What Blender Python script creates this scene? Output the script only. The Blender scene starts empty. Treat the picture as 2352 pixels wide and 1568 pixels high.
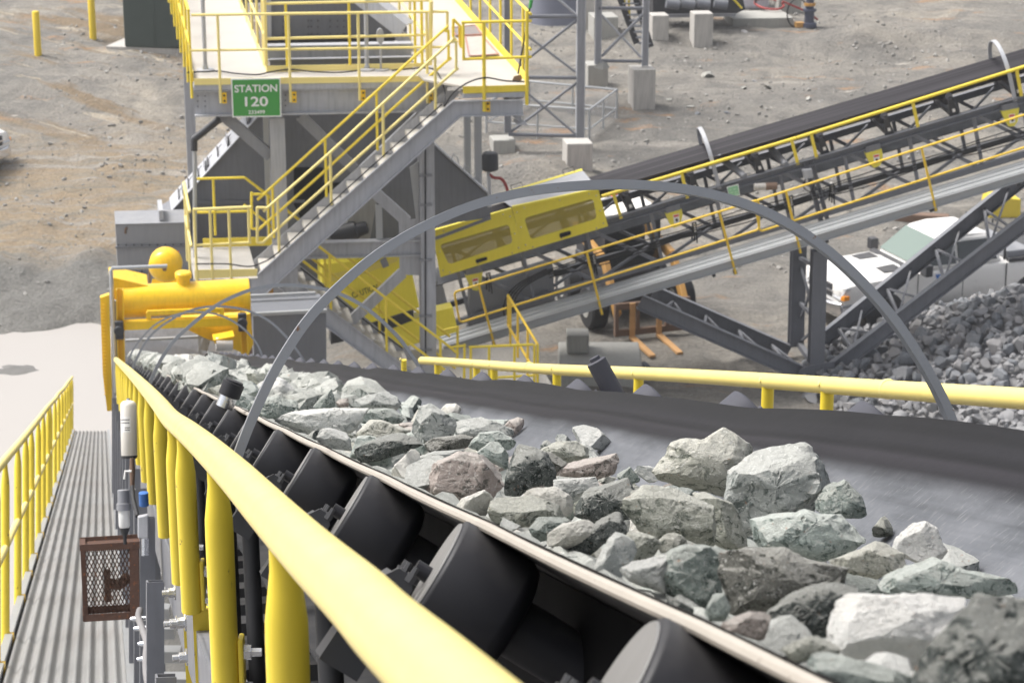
import bpy, bmesh, math, random
from mathutils import Vector, Matrix, noise
R = math.radians
random.seed(7)
scene = bpy.context.scene
COL = scene.collection
# ---------------------------------------------------------------- camera frame
# survey units: u,v picture units measured on a 2352 x 1568 print, focal length F in the same units
F, CX, CY = 5500.0, 1176.0, 784.0
PITCH = R(18.43)
HC = 14.2                       # camera height above the yard
CT, ST = math.cos(PITCH), math.sin(PITCH)
def c2w(x, y, z):               # camera space (right, up, depth) -> world
    return Vector((x, z*CT + y*ST, HC - z*ST + y*CT))
def V(px, py, z):               # survey sighting at depth z
    return c2w((px-CX)/F*z, -(py-CY)/F*z, z)
CAM = Vector((0, 0, HC))
def ray(px, py):
    return (V(px, py, 1.0) - CAM)
def on_plane(px, py, p0, n):    # sighting carried to a real plane of the place
    r = ray(px, py); return CAM + r*((p0-CAM).dot(n)/r.dot(n))
class Pl:
    def __init__(s, p0, n): s.p0 = Vector(p0); s.n = Vector(n).normalized()
    def __call__(s, px, py): return on_plane(px, py, s.p0, s.n)
    def pts(s, lst): return [s(*q) for q in lst]
    def off(s, vec): return Pl(s.p0+Vector(vec), s.n)
# ---------------------------------------------------------------- materials
MATS = {}
def nt(name):
    m = bpy.data.materials.new(name); m.use_nodes = True
    t = m.node_tree; b = t.nodes['Principled BSDF']
    return m, t, b
def N(t, typ, **kw):
    n = t.nodes.new(typ)
    for k, v in kw.items():
        if k in n.inputs: n.inputs[k].default_value = v
        else: setattr(n, k, v)
    return n
def L(t, a, b): t.links.new(a, b)
def ramp(t, fac, stops):
    r = N(t, 'ShaderNodeValToRGB'); L(t, fac, r.inputs[0])
    e = r.color_ramp.elements
    while len(e) < len(stops): e.new(0.5)
    for i, (p, c) in enumerate(stops):
        e[i].position = p; e[i].color = c if len(c) == 4 else (*c, 1)
    return r.outputs[0]
def mix(t, fac, a, b, mode='MIX'):
    m = N(t, 'ShaderNodeMix', data_type='RGBA', blend_type=mode)
    for s, v in ((m.inputs[0], fac), (m.inputs[6], a), (m.inputs[7], b)):
        if hasattr(v, 'is_linked'): L(t, v, s)
        else: s.default_value = v if not isinstance(v, tuple) or len(v) == 4 else (*v, 1)
    return m.outputs[2]
def noise_tex(t, scale, detail=4, rough=.55, vec=None, dist=0):
    n = N(t, 'ShaderNodeTexNoise'); n.inputs['Scale'].default_value = scale
    n.inputs['Detail'].default_value = detail; n.inputs['Roughness'].default_value = rough
    n.inputs['Distortion'].default_value = dist
    if vec: L(t, vec, n.inputs['Vector'])
    return n.outputs[0]
def coords(t, kind='Object', scale=None, rot=None):
    c = N(t, 'ShaderNodeTexCoord').outputs[kind]
    if scale or rot:
        m = N(t, 'ShaderNodeMapping'); L(t, c, m.inputs[0])
        if scale: m.inputs['Scale'].default_value = scale
        if rot: m.inputs['Rotation'].default_value = rot
        c = m.outputs[0]
    return c
def bump(t, b, h, dist=.01, strength=.6):
    n = N(t, 'ShaderNodeBump'); n.inputs['Distance'].default_value = dist; n.inputs['Strength'].default_value = strength
    L(t, h, n.inputs['Height']); L(t, n.outputs[0], b.inputs['Normal'])
def paint(name, c, rough=.45, var=.12, metal=0, chip=None, chip_at=.70, streak=0, scale=3.0, dust=0, spec=.5, bmp=0):
    m, t, b = nt(name); v = coords(t)
    base = mix(t, noise_tex(t, scale, 5, .6, v), tuple(x*(1-var) for x in c), tuple(min(1, x*(1+var)) for x in c))
    if streak:
        s = noise_tex(t, 4, 3, .6, coords(t, 'Object', (6, 6, .5)))
        base = mix(t, ramp(t, s, [(.45, (0, 0, 0)), (.75, (streak,)*3)]), base, tuple(x*.55 for x in c))
    if dust:
        g = N(t, 'ShaderNodeNewGeometry'); sx = N(t, 'ShaderNodeSeparateXYZ'); L(t, g.outputs['Normal'], sx.inputs[0])
        mu = N(t, 'ShaderNodeMath', operation='MULTIPLY'); L(t, sx.outputs[2], mu.inputs[0]); L(t, noise_tex(t, 5, 5, .65, v), mu.inputs[1])
        base = mix(t, ramp(t, mu.outputs[0], [(.3, (0, 0, 0)), (.75, (dust,)*3)]), base, (.5, .46, .4))
    if chip:
        s = noise_tex(t, scale*7, 6, .7, v)
        base = mix(t, ramp(t, s, [(chip_at, (0, 0, 0)), (chip_at+.03, (1, 1, 1))]), base, chip)
    L(t, base, b.inputs['Base Color'])
    b.inputs['Metallic'].default_value = metal
    b.inputs['Specular IOR Level'].default_value = spec
    rr = N(t, 'ShaderNodeMapRange'); L(t, noise_tex(t, scale*2.3, 4, .6, v), rr.inputs[0])
    rr.inputs[3].default_value = max(.05, rough-.12); rr.inputs[4].default_value = min(1, rough+.12)
    L(t, rr.outputs[0], b.inputs['Roughness'])
    if bmp: bump(t, b, noise_tex(t, scale*9, 5, .6, v), bmp)
    MATS[name] = m
    return m
YEL = paint('yellow_safety_paint', (.86, .66, .055), .45, .10, chip=(.20, .12, .045), chip_at=.655, streak=.22, scale=3.2)
YELP = paint('pale_yellow_paint', (.88, .73, .27), .5, .06, chip=(.35, .2, .06), chip_at=.75, scale=2.2)
ORY = paint('orange_yellow_paint', (.90, .56, .016), .32, .07, chip=(.25, .12, .03), chip_at=.68, scale=3, streak=.28, dust=.12)
AMB = paint('amber_rail_paint', (.86, .57, .04), .45, .06, scale=3)
GYEL = paint('guard_yellow_paint', (.86, .72, .055), .42, .08, streak=.12, scale=1.2)
LGREY = paint('light_grey_steel', (.42, .425, .45), .5, .15, streak=.5, scale=2.5, dust=.25)
MGREY = paint('mid_grey_steel', (.25, .255, .275), .5, .12, streak=.25, scale=2.5, dust=.2)
DGREY = paint('dark_grey_steel', (.165, .17, .19), .5, .14, streak=.3, scale=2.5, dust=.2)
XGREY = paint('charcoal_steel', (.035, .036, .041), .5, .15, scale=3, dust=.15)
GALV = paint('galvanised_steel', (.42, .43, .44), .42, .1, metal=.35, scale=4, dust=.3)
BLACK = paint('black_roller_steel', (.017, .017, .021), .52, .3, scale=6, chip=(.10, .085, .07), chip_at=.72, spec=.35, dust=.12)
BLKR = paint('black_rubber', (.02, .02, .022), .65, .2, scale=6)
ZINC = paint('zinc_bolt', (.62, .63, .66), .25, .1, metal=.9, scale=30)
CONC = paint('pale_concrete', (.47, .445, .41), .8, .16, streak=.6, scale=1.2, bmp=.004)
CONCD = paint('weathered_concrete', (.36, .35, .32), .85, .18, streak=.35, scale=1.2, bmp=.01)
DECK = paint('dusty_white_deck', (.47, .44, .40), .7, .16, scale=1.3, chip=(.25, .23, .21), chip_at=.70)
NRAIL = paint('overexposed_rail_yellow', (.87, .71, .23), .36, .05, chip=(.42, .28, .10), chip_at=.665, scale=5, dust=.3)  # paler yellow paints in the overexposed look of the near rails
BOXGREY = paint('box_grey_steel', (.27, .275, .295), .5, .1, streak=.2, scale=1.5, dust=.2)
GRIT = paint('gritty_landing_plate', (.40, .38, .35), .8, .2, scale=4, bmp=.006)
RUST = paint('rusty_mesh_steel', (.085, .042, .028), .75, .35, scale=9, chip=(.2, .07, .025), chip_at=.6, bmp=.004)
WHITE = paint('white_enamel', (.82, .81, .79), .35, .03, scale=3)
OFFW = paint('dusty_white_enamel', (.78, .75, .70), .5, .08, scale=6, chip=(.5, .45, .38), chip_at=.68)
TRUCKW = paint('white_truck_paint', (.78, .76, .73), .28, .05, scale=1.0)
CHROME = paint('chrome', (.7, .7, .72), .15, .05, metal=1, scale=5)
GREEN = paint('green_sign_face', (.06, .30, .062), .4, .04, scale=3)
DGREEN = paint('dark_green_enamel', (.040, .056, .048), .5, .12, scale=1.5)
ORANGE = paint('orange_loader_paint', (.50, .27, .075), .45, .1, scale=3)
BROWN = paint('brown_worn_steel', (.18, .115, .08), .7, .2, scale=4)
FORKW = paint('worn_fork_orange', (.55, .31, .13), .6, .15, scale=4)
CONE = paint('cone_red_orange', (.78, .06, .035), .5, .05, scale=5)
HOSE = paint('red_hose_rubber', (.32, .05, .045), .6, .1, scale=5)
BLUE = paint('blue_fitting', (.05, .16, .45), .4, .1, scale=8)
LGRN = paint('green_dot', (.03, .28, .05), .5, .1, scale=8)
REDM = paint('red_mark', (.62, .09, .07), .5, .1, scale=8)
PLATE = paint('pale_scuffed_plate', (.46, .42, .38), .6, .25, scale=6, chip=(.6, .13, .09), chip_at=.62)
PLATED = paint('scuffed_plate_grey', (.22, .20, .20), .6, .3, scale=7, chip=(.55, .1, .08), chip_at=.62)
BEIGE = paint('dusty_belt_edge', (.37, .335, .29), .8, .15, scale=12, chip=(.2, .17, .15), chip_at=.66)
CLEARP = paint('frosted_plastic', (.78, .78, .77), .3, .04, scale=5)
AMBERL = paint('amber_lens', (.9, .32, .02), .2, .05, scale=5)
LENS = paint('headlamp_lens', (.55, .55, .56), .12, .2, scale=25, metal=.3)
BRICKR = paint('red_brown_clay', (.36, .19, .12), .9, .25, scale=3)
def glass(name, c, rough=.08):
    m, t, b = nt(name); b.inputs['Base Color'].default_value = (*c, 1)
    b.inputs['Roughness'].default_value = rough; b.inputs['Specular IOR Level'].default_value = .8
    return m
GLS = glass('windscreen_glass', (.17, .22, .19), .06)
GLSD = glass('dark_side_glass', (.012, .016, .018), .06)
def mesh_window():
    m, t, b = nt('yellow_expanded_mesh')
    b.inputs['Base Color'].default_value = (.36, .28, .04, 1); b.inputs['Roughness'].default_value = .6
    tr = N(t, 'ShaderNodeBsdfTransparent'); mx = N(t, 'ShaderNodeMixShader'); mx.inputs[0].default_value = .88
    L(t, tr.outputs[0], mx.inputs[1]); L(t, b.outputs[0], mx.inputs[2])
    L(t, mx.outputs[0], t.nodes['Material Output'].inputs[0]); return m
MWIN = mesh_window()
def chain_mat():
    m, t, b = nt('chain_link_wire')
    b.inputs['Base Color'].default_value = (.5, .5, .5, 1); b.inputs['Roughness'].default_value = .5
    tr = N(t, 'ShaderNodeBsdfTransparent'); mx = N(t, 'ShaderNodeMixShader'); mx.inputs[0].default_value = .28
    L(t, tr.outputs[0], mx.inputs[1]); L(t, b.outputs[0], mx.inputs[2])
    L(t, mx.outputs[0], t.nodes['Material Output'].inputs[0]); return m
CHAIN = chain_mat()
# ---------------------------------------------------------------- mesh builder
W = {}
class MB:
    def __init__(s): s.v = []; s.f = []; s.uv = {}; s.calls = []
    def add(s, vs, fs):
        o = len(s.v); s.v += [Vector(p) for p in vs]; s.f += [tuple(i+o for i in f) for f in fs]; s.calls.append((vs, fs)); return s
    def build_each(s, name, mat, parent, **kw):
        return [MB().add(v, f).build(name, mat, parent, **kw) for v, f in s.calls]
    def prism(s, poly, ext):        # closed polygon pushed along ext
        n = len(poly); e = Vector(ext); vs = [Vector(p) for p in poly]+[Vector(p)+e for p in poly]
        fs = [tuple(range(n))[::-1], tuple(range(n, 2*n))]+[(i, (i+1) % n, n+(i+1) % n, n+i) for i in range(n)]
        nn = Vector((0, 0, 0))
        for i in range(n): nn += Vector(poly[i]).cross(Vector(poly[(i+1) % n]))
        if nn.dot(e) < 0: fs = [f[::-1] for f in fs]
        return s.add(vs, fs)
    def box(s, c, hx, hy, hz):      # centre and three half-axis vectors
        c = Vector(c); hx, hy, hz = Vector(hx), Vector(hy), Vector(hz)
        vs = [c+hx*i+hy*j+hz*k for k in (-1, 1) for j in (-1, 1) for i in (-1, 1)]
        fs = [(0, 2, 3, 1), (4, 5, 7, 6), (0, 1, 5, 4), (2, 6, 7, 3), (0, 4, 6, 2), (1, 3, 7, 5)]
        if hx.cross(hy).dot(hz) < 0: fs = [f[::-1] for f in fs]
        return s.add(vs, fs)
    def aabb(s, a, b):
        a, b = Vector(a), Vector(b); h = (b-a)/2
        return s.box((a+b)/2, (h.x, 0, 0), (0, h.y, 0), (0, 0, h.z))
    def bar(s, p0, p1, w, h, up=(0, 0, 1), ext=0):   # rectangular bar; h along up, w across
        p0, p1 = Vector(p0), Vector(p1); d = (p1-p0); l = d.length; d.normalize()
        up = Vector(up); up = (up-d*up.dot(d)).normalized(); sd = d.cross(up)
        return s.box((p0+p1)/2, d*(l/2+ext), sd*(w/2), up*(h/2))
    def ibeam(s, p0, p1, w, h, up=(0, 0, 1), t=.02):
        p0, p1 = Vector(p0), Vector(p1); d = (p1-p0).normalized(); up = Vector(up); up = (up-d*up.dot(d)).normalized()
        for k in (-1, 1): s.bar(p0+up*k*(h/2-t/2), p1+up*k*(h/2-t/2), w, t, up)
        return s.bar(p0, p1, t*.8, h-2*t, up)
    def channel(s, p0, p1, w, h, up=(0, 0, 1), t=.018, open_to=1):   # web on one side, flanges toward open_to*side
        p0, p1 = Vector(p0), Vector(p1); d = (p1-p0).normalized(); up = Vector(up); up = (up-d*up.dot(d)).normalized(); sd = d.cross(up)*open_to
        s.bar(p0, p1, t, h, up)
        for k in (-1, 1): s.bar(p0+up*k*(h/2-t/2)+sd*(w/2+t/2), p1+up*k*(h/2-t/2)+sd*(w/2+t/2), w, t, up)
        return s
    def tube(s, pts, r, n=10, closed=False, caps=True):
        pts = [Vector(p) for p in pts]; m = len(pts); rs = r if isinstance(r, (list, tuple)) else [r]*m
        rings = []; prev = None
        for i, p in enumerate(pts):
            if closed: d = pts[(i+1) % m]-pts[i-1]
            else: d = pts[min(i+1, m-1)]-pts[max(i-1, 0)]
            d.normalize()
            if prev is None:
                a = Vector((0, 0, 1)) if abs(d.z) < .9 else Vector((1, 0, 0)); x = (a-d*a.dot(d)).normalized()
            else: x = (prev-d*prev.dot(d)).normalized()
            prev = x; y = d.cross(x)
            rings.append([p+(x*math.cos(2*math.pi*k/n)+y*math.sin(2*math.pi*k/n))*rs[i] for k in range(n)])
        vs = [q for rg in rings for q in rg]; fs = []
        for i in range(m if closed else m-1):
            j = (i+1) % m
            fs += [(i*n+k, i*n+(k+1) % n, j*n+(k+1) % n, j*n+k) for k in range(n)]
        if caps and not closed: fs += [tuple(range(n))[::-1], tuple((m-1)*n+k for k in range(n))]
        return s.add(vs, fs)
    def lathe(s, p, axis, prof, n=24):     # prof: (distance along axis, radius)
        p = Vector(p); d = Vector(axis).normalized(); a = Vector((0, 0, 1)) if abs(d.z) < .9 else Vector((1, 0, 0))
        x = (a-d*a.dot(d)).normalized(); y = d.cross(x); vs = []
        for (h, r) in prof: vs += [p+d*h+(x*math.cos(2*math.pi*k/n)+y*math.sin(2*math.pi*k/n))*r for k in range(n)]
        fs = [(i*n+k, i*n+(k+1) % n, (i+1)*n+(k+1) % n, (i+1)*n+k) for i in range(len(prof)-1) for k in range(n)]
        fs += [tuple(range(n))[::-1], tuple((len(prof)-1)*n+k for k in range(n))]
        return s.add(vs, fs)
    def build(s, name, mat, parent=None, base=None, smooth=True, bevel=0, sharp=38):
        off = Vector((0, 0, 0))
        if parent is not None: off = W[parent]
        else:
            if base is None:
                xs = [p.x for p in s.v]; ys = [p.y for p in s.v]; zs = [p.z for p in s.v]
                base = ((min(xs)+max(xs))/2, (min(ys)+max(ys))/2, min(zs))
            off = Vector(base)
        me = bpy.data.meshes.new(name); me.from_pydata([p-off for p in s.v], [], s.f); me.materials.append(mat)
        if s.uv:
            ul = me.uv_layers.new(name='UVMap')
            for lp in me.loops: ul.data[lp.index].uv = s.uv[lp.vertex_index]
        me.update()
        if smooth: me.shade_smooth(); me.set_sharp_from_angle(angle=R(sharp))
        o = bpy.data.objects.new(name, me); COL.objects.link(o)
        if parent is not None: o.parent = parent
        else: o.location = off
        W[o] = off
        if bevel:
            if len(s.f) <= 12: me.shade_flat()
            md = o.modifiers.new('edge', 'BEVEL'); md.width = bevel; md.segments = 2; md.limit_method = 'ANGLE'
        return o
def tag(o, label=None, cat=None, group=None, kind=None):
    if label: o['label'] = label
    if cat: o['category'] = cat
    if group: o['group'] = group
    if kind: o['kind'] = kind
    return o
def thing(name, loc, label, cat, group=None):
    o = bpy.data.objects.new(name, None); o.location = loc; o.empty_display_size = .2; COL.objects.link(o)
    W[o] = Vector(loc); return tag(o, label, cat, group)
def copy_part(o, parent, shift):
    c = o.copy(); COL.objects.link(c); c.parent = parent; c.location = o.location+Vector(shift); W[c] = W[o]
    return c
def copy_thing(root, loc, rz=None, label=None, group=None):
    c = root.copy(); COL.objects.link(c); c.location = loc
    if rz is not None: c.rotation_euler = (0, 0, rz)
    if label: c['label'] = label
    if group: c['group'] = group
    def rec(a, b):
        for ch in list(a.children):
            d = ch.copy(); COL.objects.link(d); d.parent = b; rec(ch, d)
    rec(root, c); return c
def arc(c, a, b, t0, t1, n):      # points c + a cos t + b sin t
    return [Vector(c)+Vector(a)*math.cos(t0+(t1-t0)*i/n)+Vector(b)*math.sin(t0+(t1-t0)*i/n) for i in range(n+1)]
def text(name, body, w, h, origin, xdir, ydir, mat, parent, depth=.002, bold=.0):
    cu = bpy.data.curves.new(name, 'FONT'); cu.body = body; cu.size = 1; cu.extrude = .5; cu.offset = bold
    cu.align_x = 'CENTER'; cu.align_y = 'CENTER'; tmp = bpy.data.objects.new('tmp', cu); COL.objects.link(tmp)
    bpy.context.view_layer.update(); me = bpy.data.meshes.new_from_object(tmp.evaluated_get(bpy.context.evaluated_depsgraph_get()))
    bpy.data.objects.remove(tmp); bpy.data.curves.remove(cu)
    x = Vector(xdir).normalized(); y = Vector(ydir); y = (y-x*y.dot(x)).normalized(); z = x.cross(y)
    xs = [v.co.x for v in me.vertices]; ys = [v.co.y for v in me.vertices]
    cx, cy, sx, sy = (min(xs)+max(xs))/2, (min(ys)+max(ys))/2, w/(max(xs)-min(xs)), h/(max(ys)-min(ys))
    for v in me.vertices: v.co = Vector(origin)-W[parent]+x*(v.co.x-cx)*sx+y*(v.co.y-cy)*sy+z*v.co.z*depth
    me.name = name; me.materials.clear(); me.materials.append(mat)
    o = bpy.data.objects.new(name, me); COL.objects.link(o); o.parent = parent; W[o] = W[parent]; return o
UP = Vector((0, 0, 1))
# ================================================================ the rock conveyor running away from us
def smooth_path(p, n=6):
    out = []
    for i in range(len(p)-1):
        a, b, c, d = p[max(i-1, 0)], p[i], p[i+1], p[min(i+2, len(p)-1)]
        for k in range(n):
            t = k/n; out.append(.5*((2*b)+(c-a)*t+(2*a-5*b+4*c-d)*t*t+(3*b-a-3*c+d)*t*t*t))
    return out+[p[-1]]
DW = (c2w(-954/F, 0, 1)-CAM).normalized()                       # travel direction
LW = Vector((-DW.y, DW.x, 0)); LW = Vector((DW.y, -DW.x, 0)).normalized()   # level, to the right
NW = LW.cross(DW).normalized()                                   # belt normal, upward
def cv(s, a, b): return CAM+DW*s+LW*a+NW*b
S0, S1 = .75, 32.2
AC, HWB, FLAT, TR = .938, .515, .19, math.tan(R(35))
BB = -.453                                                       # belt floor
def belt_b(a):
    q = abs(a-AC); return BB+max(0, q-FLAT)*TR
def belt_mat():
    m, t, b = nt('rubber_belt'); uv = N(t, 'ShaderNodeTexCoord').outputs['UV']
    def mp(sc, rot=(0, 0, 0)):
        k = N(t, 'ShaderNodeMapping'); L(t, uv, k.inputs[0]); k.inputs['Scale'].default_value = sc; k.inputs['Rotation'].default_value = rot; return k.outputs[0]
    sx = N(t, 'ShaderNodeSeparateXYZ'); wob = noise_tex(t, 1.6, 2, .5, mp((1, .25, 1)))
    L(t, uv, sx.inputs[0]); ad = N(t, 'ShaderNodeMath', operation='MULTIPLY_ADD'); L(t, wob, ad.inputs[0]); ad.inputs[1].default_value = .05; L(t, sx.outputs[0], ad.inputs[2])
    base = ramp(t, ad.outputs[0], [(.80, (.112, .118, .130)), (.885, (.090, .095, .105)), (.920, (.0125, .0115, .014)), (.945, (.022, .020, .024)), (.955, (.008, .0075, .009)), (.975, (.016, .015, .018)), (1, (.010, .0095, .011))])
    lines = noise_tex(t, 1, 3, .6, mp((60, .35, 1)))
    base = mix(t, .55, base, ramp(t, lines, [(.3, (.4, .4, .4)), (.7, (1, 1, 1))]), 'MULTIPLY')
    dustn = noise_tex(t, 1, 5, .62, mp((9, 2.2, 1), (0, 0, .5)))
    dm = ramp(t, ad.outputs[0], [(.88, (1, 1, 1)), (.925, (0, 0, 0))])
    dm2 = mix(t, 1, dm, ramp(t, dustn, [(.40, (0, 0, 0)), (.72, (.75, .75, .75))]), 'MULTIPLY')
    base = mix(t, dm2, base, (.185, .19, .205))
    sc = noise_tex(t, 1, 2, .5, mp((34, 330, 1), (0, 0, .02)))
    sm = mix(t, 1, dm, ramp(t, sc, [(.63, (0, 0, 0)), (.70, (.45, .45, .45))]), 'MULTIPLY')
    base = mix(t, sm, base, (.40, .40, .39)); L(t, base, b.inputs['Base Color'])
    b.inputs['Roughness'].default_value = .6; b.inputs['Specular IOR Level'].default_value = .18
    bump(t, b, noise_tex(t, 1, 4, .6, mp((40, 12, 1))), .002, .5); return m
BELT = belt_mat()
def belt_mesh(fn, s0, s1, n, na=28, a0=AC-HWB, a1=AC+HWB, th=.016, wav=None):
    mb = MB(); vs = []; fs = []; row = 2*(na+1)
    for i in range(n+1):
        s = s0+(s1-s0)*i/n; top = []
        for k in range(na+1):
            u = k/na; a = a0+(a1-a0)*u; top.append((u, a, belt_b(a)+(wav(s, u) if wav else 0)))
        for (u, a, b) in top: mb.uv[len(vs)] = (.5+abs(u-.5), s); vs.append(fn(s, a, b))
        for (u, a, b) in top: mb.uv[len(vs)] = (.985, s); vs.append(fn(s, a, b-th))
    m = na+1
    for i in range(n):
        o, p = i*row, (i+1)*row
        for k in range(na):
            fs.append((o+k, o+k+1, p+k+1, p+k)); fs.append((o+m+k, p+m+k, p+m+k+1, o+m+k+1))
        fs.append((o, p, p+m, o+m)); fs.append((o+na, o+m+na, p+m+na, p+na))
    mb.add(vs, fs); return mb
def wav(s, u):
    e = max(0, (u-.8)/.2); g = max(0, (.1-u)/.1)
    return e*(.004*math.sin(s*1.7+.6)+.004*math.sin(s*3.1+1)-.004*(1-abs(math.cos((s-2.27+.54-.18)*math.pi/.965)))) + g*(-.002*abs(math.sin((s-1.70)*math.pi/.965)))
con = thing('belt_conveyor', cv(16, .9, -.9), 'long troughed rubber belt conveyor carrying coarse broken rock away from the camera', 'conveyor')
belt_mesh(cv, S0, S1, 300, wav=wav).build('belt', BELT, con, sharp=60)
eb = MB(); ep = []
for i in range(301):
    s = S0+(S1-S0)*i/300; bb = belt_b(AC-HWB)+wav(s, 0)-.007; ep.append(cv(s, AC-HWB-.004, bb))
eb.tube(ep, [.0060+.0006*noise.noise(Vector((i*.7, 0, 3))) for i in range(301)], 8); eb.build('belt_edge', BEIGE, con)
# idlers: spacing .965 m, first sighted at z 2.25
SP = .965; SI0 = 2.27-SP-.54
RR = .076
WA = Vector((0, 0, 0))
def wing(side):                 # outer end point and inward axis for the wing roller
    o = AC+side*(HWB+(.014 if side < 0 else .050)); ax = (-LW*side*math.cos(R(35))-NW*math.sin(R(35))+DW*(-.085 if side < 0 else 0)).normalized()
    nrm = (NW*math.cos(R(35))-LW*side*math.sin(R(35)))
    return o, ax, nrm
rollers = []
for side, nm in ((-1, 'wing_roller'), (1, 'wing_roller')):
    oa, ax, nr = wing(side); first = None
    bo = belt_b(AC+side*HWB)+(.012 if side < 0 else .036)
    p0 = cv(SI0, oa, bo)-nr*(RR+.014)
    mb = MB(); mb.lathe(p0, ax, [(0, .018), (0, RR*.90), (.003, RR*.98), (.006, RR), (.088, RR), (.094, RR*.985), (.104, RR*.90), (.110, RR*.7), (.112, .035), (.40, .035)] if side < 0 else [(0, .018), (0, RR*.86), (.004, RR*.97), (.008, RR), (.40, RR), (.405, RR*.9)], 36)
    mb.lathe(p0-ax*.02, ax, [(0, .010), (.025, .010)], 10)
    r0 = mb.build(nm, BLACK if side < 0 else paint('roller_grey_steel', (.065, .065, .078), .6, .1, scale=5, spec=.3), con)
    e0 = None
    if side < 0:
        ec = MB(); ec.lathe(p0-ax*.002, ax, [(0, .022), (0, RR*.90), (.002, RR*.92)], 36); e0 = ec.build('end_cap', paint('end_cap_grey', (.17, .165, .16), .6, .15, scale=6), r0)
    for k in range(1, 31):
        c = copy_part(r0, con, DW*SP*k)
        if e0: copy_part(e0, c, (0, 0, 0))
    if side < 0:
        br = MB(); q = p0-ax*.014-nr*.012
        pl = [q-DW*.0+v for v in ()]
        ys = nr
        def at(x, y, s): return q+ax*0+DW*s+(-ax)*x+ys*y
        # plate facing along the belt with a trapezoid head, plus bolts
        br.prism([at(x, y, -.03) for x, y in [(.0, -.13), (.0, -.012), (.008, .002), (.026, .002), (.046, -.03), (.05, -.13)]], DW*.008)
        br.prism([at(x, y, .012) for x, y in [(.002, -.13), (.002, -.016), (.010, -.006), (.024, -.006), (.040, -.034), (.045, -.13)]], DW*.05)
        b0 = br.build('roller_bracket', XGREY, con)
        bl = MB()
        for (x, s) in ((.008, -.026), (.010, .022), (.010, .048)): bl.lathe(at(x, -.006, s), ys, [(0, .007), (.010, .007), (.010, .004), (.019, .004)], 6)
        bo0 = bl.build_each('bracket_bolt', XGREY, b0)
        for k in range(1, 24):
            c = copy_part(b0, con, DW*SP*k)
            if k < 9:
                for q_ in bo0: copy_part(q_, c, (0, 0, 0))
        lg = MB()
        la = oa-.075
        pts = [cv(SI0+.05, la+.06, belt_b(AC-HWB)-.11), cv(SI0+.05, la+.015, belt_b(AC-HWB)-.13), cv(SI0+.05, la-.005, belt_b(AC-HWB)-.18), cv(SI0+.05, la-.008, -.95)]
        lg.tube(pts, .020, 12); l0 = lg.build('idler_leg', BLKR, con)
        for k in range(1, 16): copy_part(l0, con, DW*SP*k)
sk_ = MB(); sk_.prism([cv(S0, .525, belt_b(.525)-.018), cv(S0, .535, belt_b(.535)-.018), cv(S0, .50, -.80), cv(S0, .49, -.80)], DW*(S1-S0)); sk_.build('shade_sheet', paint('shade_black', (.0025, .0025, .003), .9, .2, scale=4, spec=.05), con, smooth=False)  # added black sheet under the belt wing, standing in for deep shade
pan = MB(); pan.prism([cv(S0, .40, -.66), cv(S0, 1.62, -.66), cv(S0, 1.62, -.67), cv(S0, .40, -.67)], DW*(S1-S0)); pan.build('light_block_pan', XGREY, con, smooth=False)  # added pan below the belt, there to block light from underneath
cr = MB(); cr.lathe(cv(SI0, AC-.185, BB-.016-RR), LW, [(0, .03), (0, RR), (.37, RR), (.37, .03)], 20)
c0 = cr.build('centre_roller', BLACK, con)
for k in range(1, 6): copy_part(c0, con, DW*SP*k)
# stringers and cross plates below
st = MB()
for a in (.20, 1.72):
    st.bar(cv(S0, a, -.80), cv(S1, a, -.80), .012, .20, NW)
    for k in (-1, 1): st.bar(cv(S0, a+.03, -.80+k*.094), cv(S1, a+.03, -.80+k*.094), .06, .012, NW)
st.build('stringer', DGREY, con, bevel=0)
cp = MB(); cp.bar(cv(1.3, .24, -.86), cv(1.3, 1.68, -.86), .20, .03, NW); cp.bar(cv(1.44, .24, -.93), cv(1.44, 1.68, -.93), .012, .10, NW)
p0 = cp.build('cross_plate', XGREY, con)
for k in range(1, 40): copy_part(p0, con, DW*.485*k)
for zf in (6, 14, 22, 30):
    lg = MB()
    for a in (.22, 1.70):
        top = cv(zf, a, -.9); lg.bar(top, Vector((top.x, top.y, -2.4)), .14, .14, LW)
    lg.build('support_leg', DGREY, con)
# hoops
HOOPM = paint('hoop_grey_steel', (.23, .24, .262), .42, .12, chip=(.16, .07, .03), chip_at=.66, scale=7)
hoop_px = {4.46: [(528, 1110), (545, 1050), (563, 1000), (590, 935), (620, 872), (655, 810), (700, 743), (750, 686), (810, 630), (870, 582), (940, 538), (1010, 503), (1080, 474), (1160, 451), (1240, 436), (1330, 427), (1420, 424), (1510, 428), (1600, 440), (1690, 463), (1770, 494), (1850, 540), (1930, 602), (2000, 672), (2060, 745), (2110, 820), (2150, 890), (2180, 955), (2196, 1010)],
           12.0: [(335, 915), (343, 884), (363, 838), (395, 788), (439, 746), (494, 703), (545, 677), (590, 662), (640, 655), (700, 657), (756, 667), (811, 689), (861, 723), (911, 770), (940, 808), (962, 842), (975, 870)],
           18.7: [(297, 872), (306, 843), (315, 821), (334, 786), (360, 757), (395, 733), (428, 716), (472, 705), (527, 705), (570, 714), (612, 733), (645, 760), (675, 795), (697, 827), (705, 845)],
           23.4: [(288, 852), (293, 834), (308, 799), (343, 757), (374, 735), (413, 720), (450, 716), (494, 721), (527, 733), (560, 755), (588, 786), (601, 814), (606, 830)]}
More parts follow.
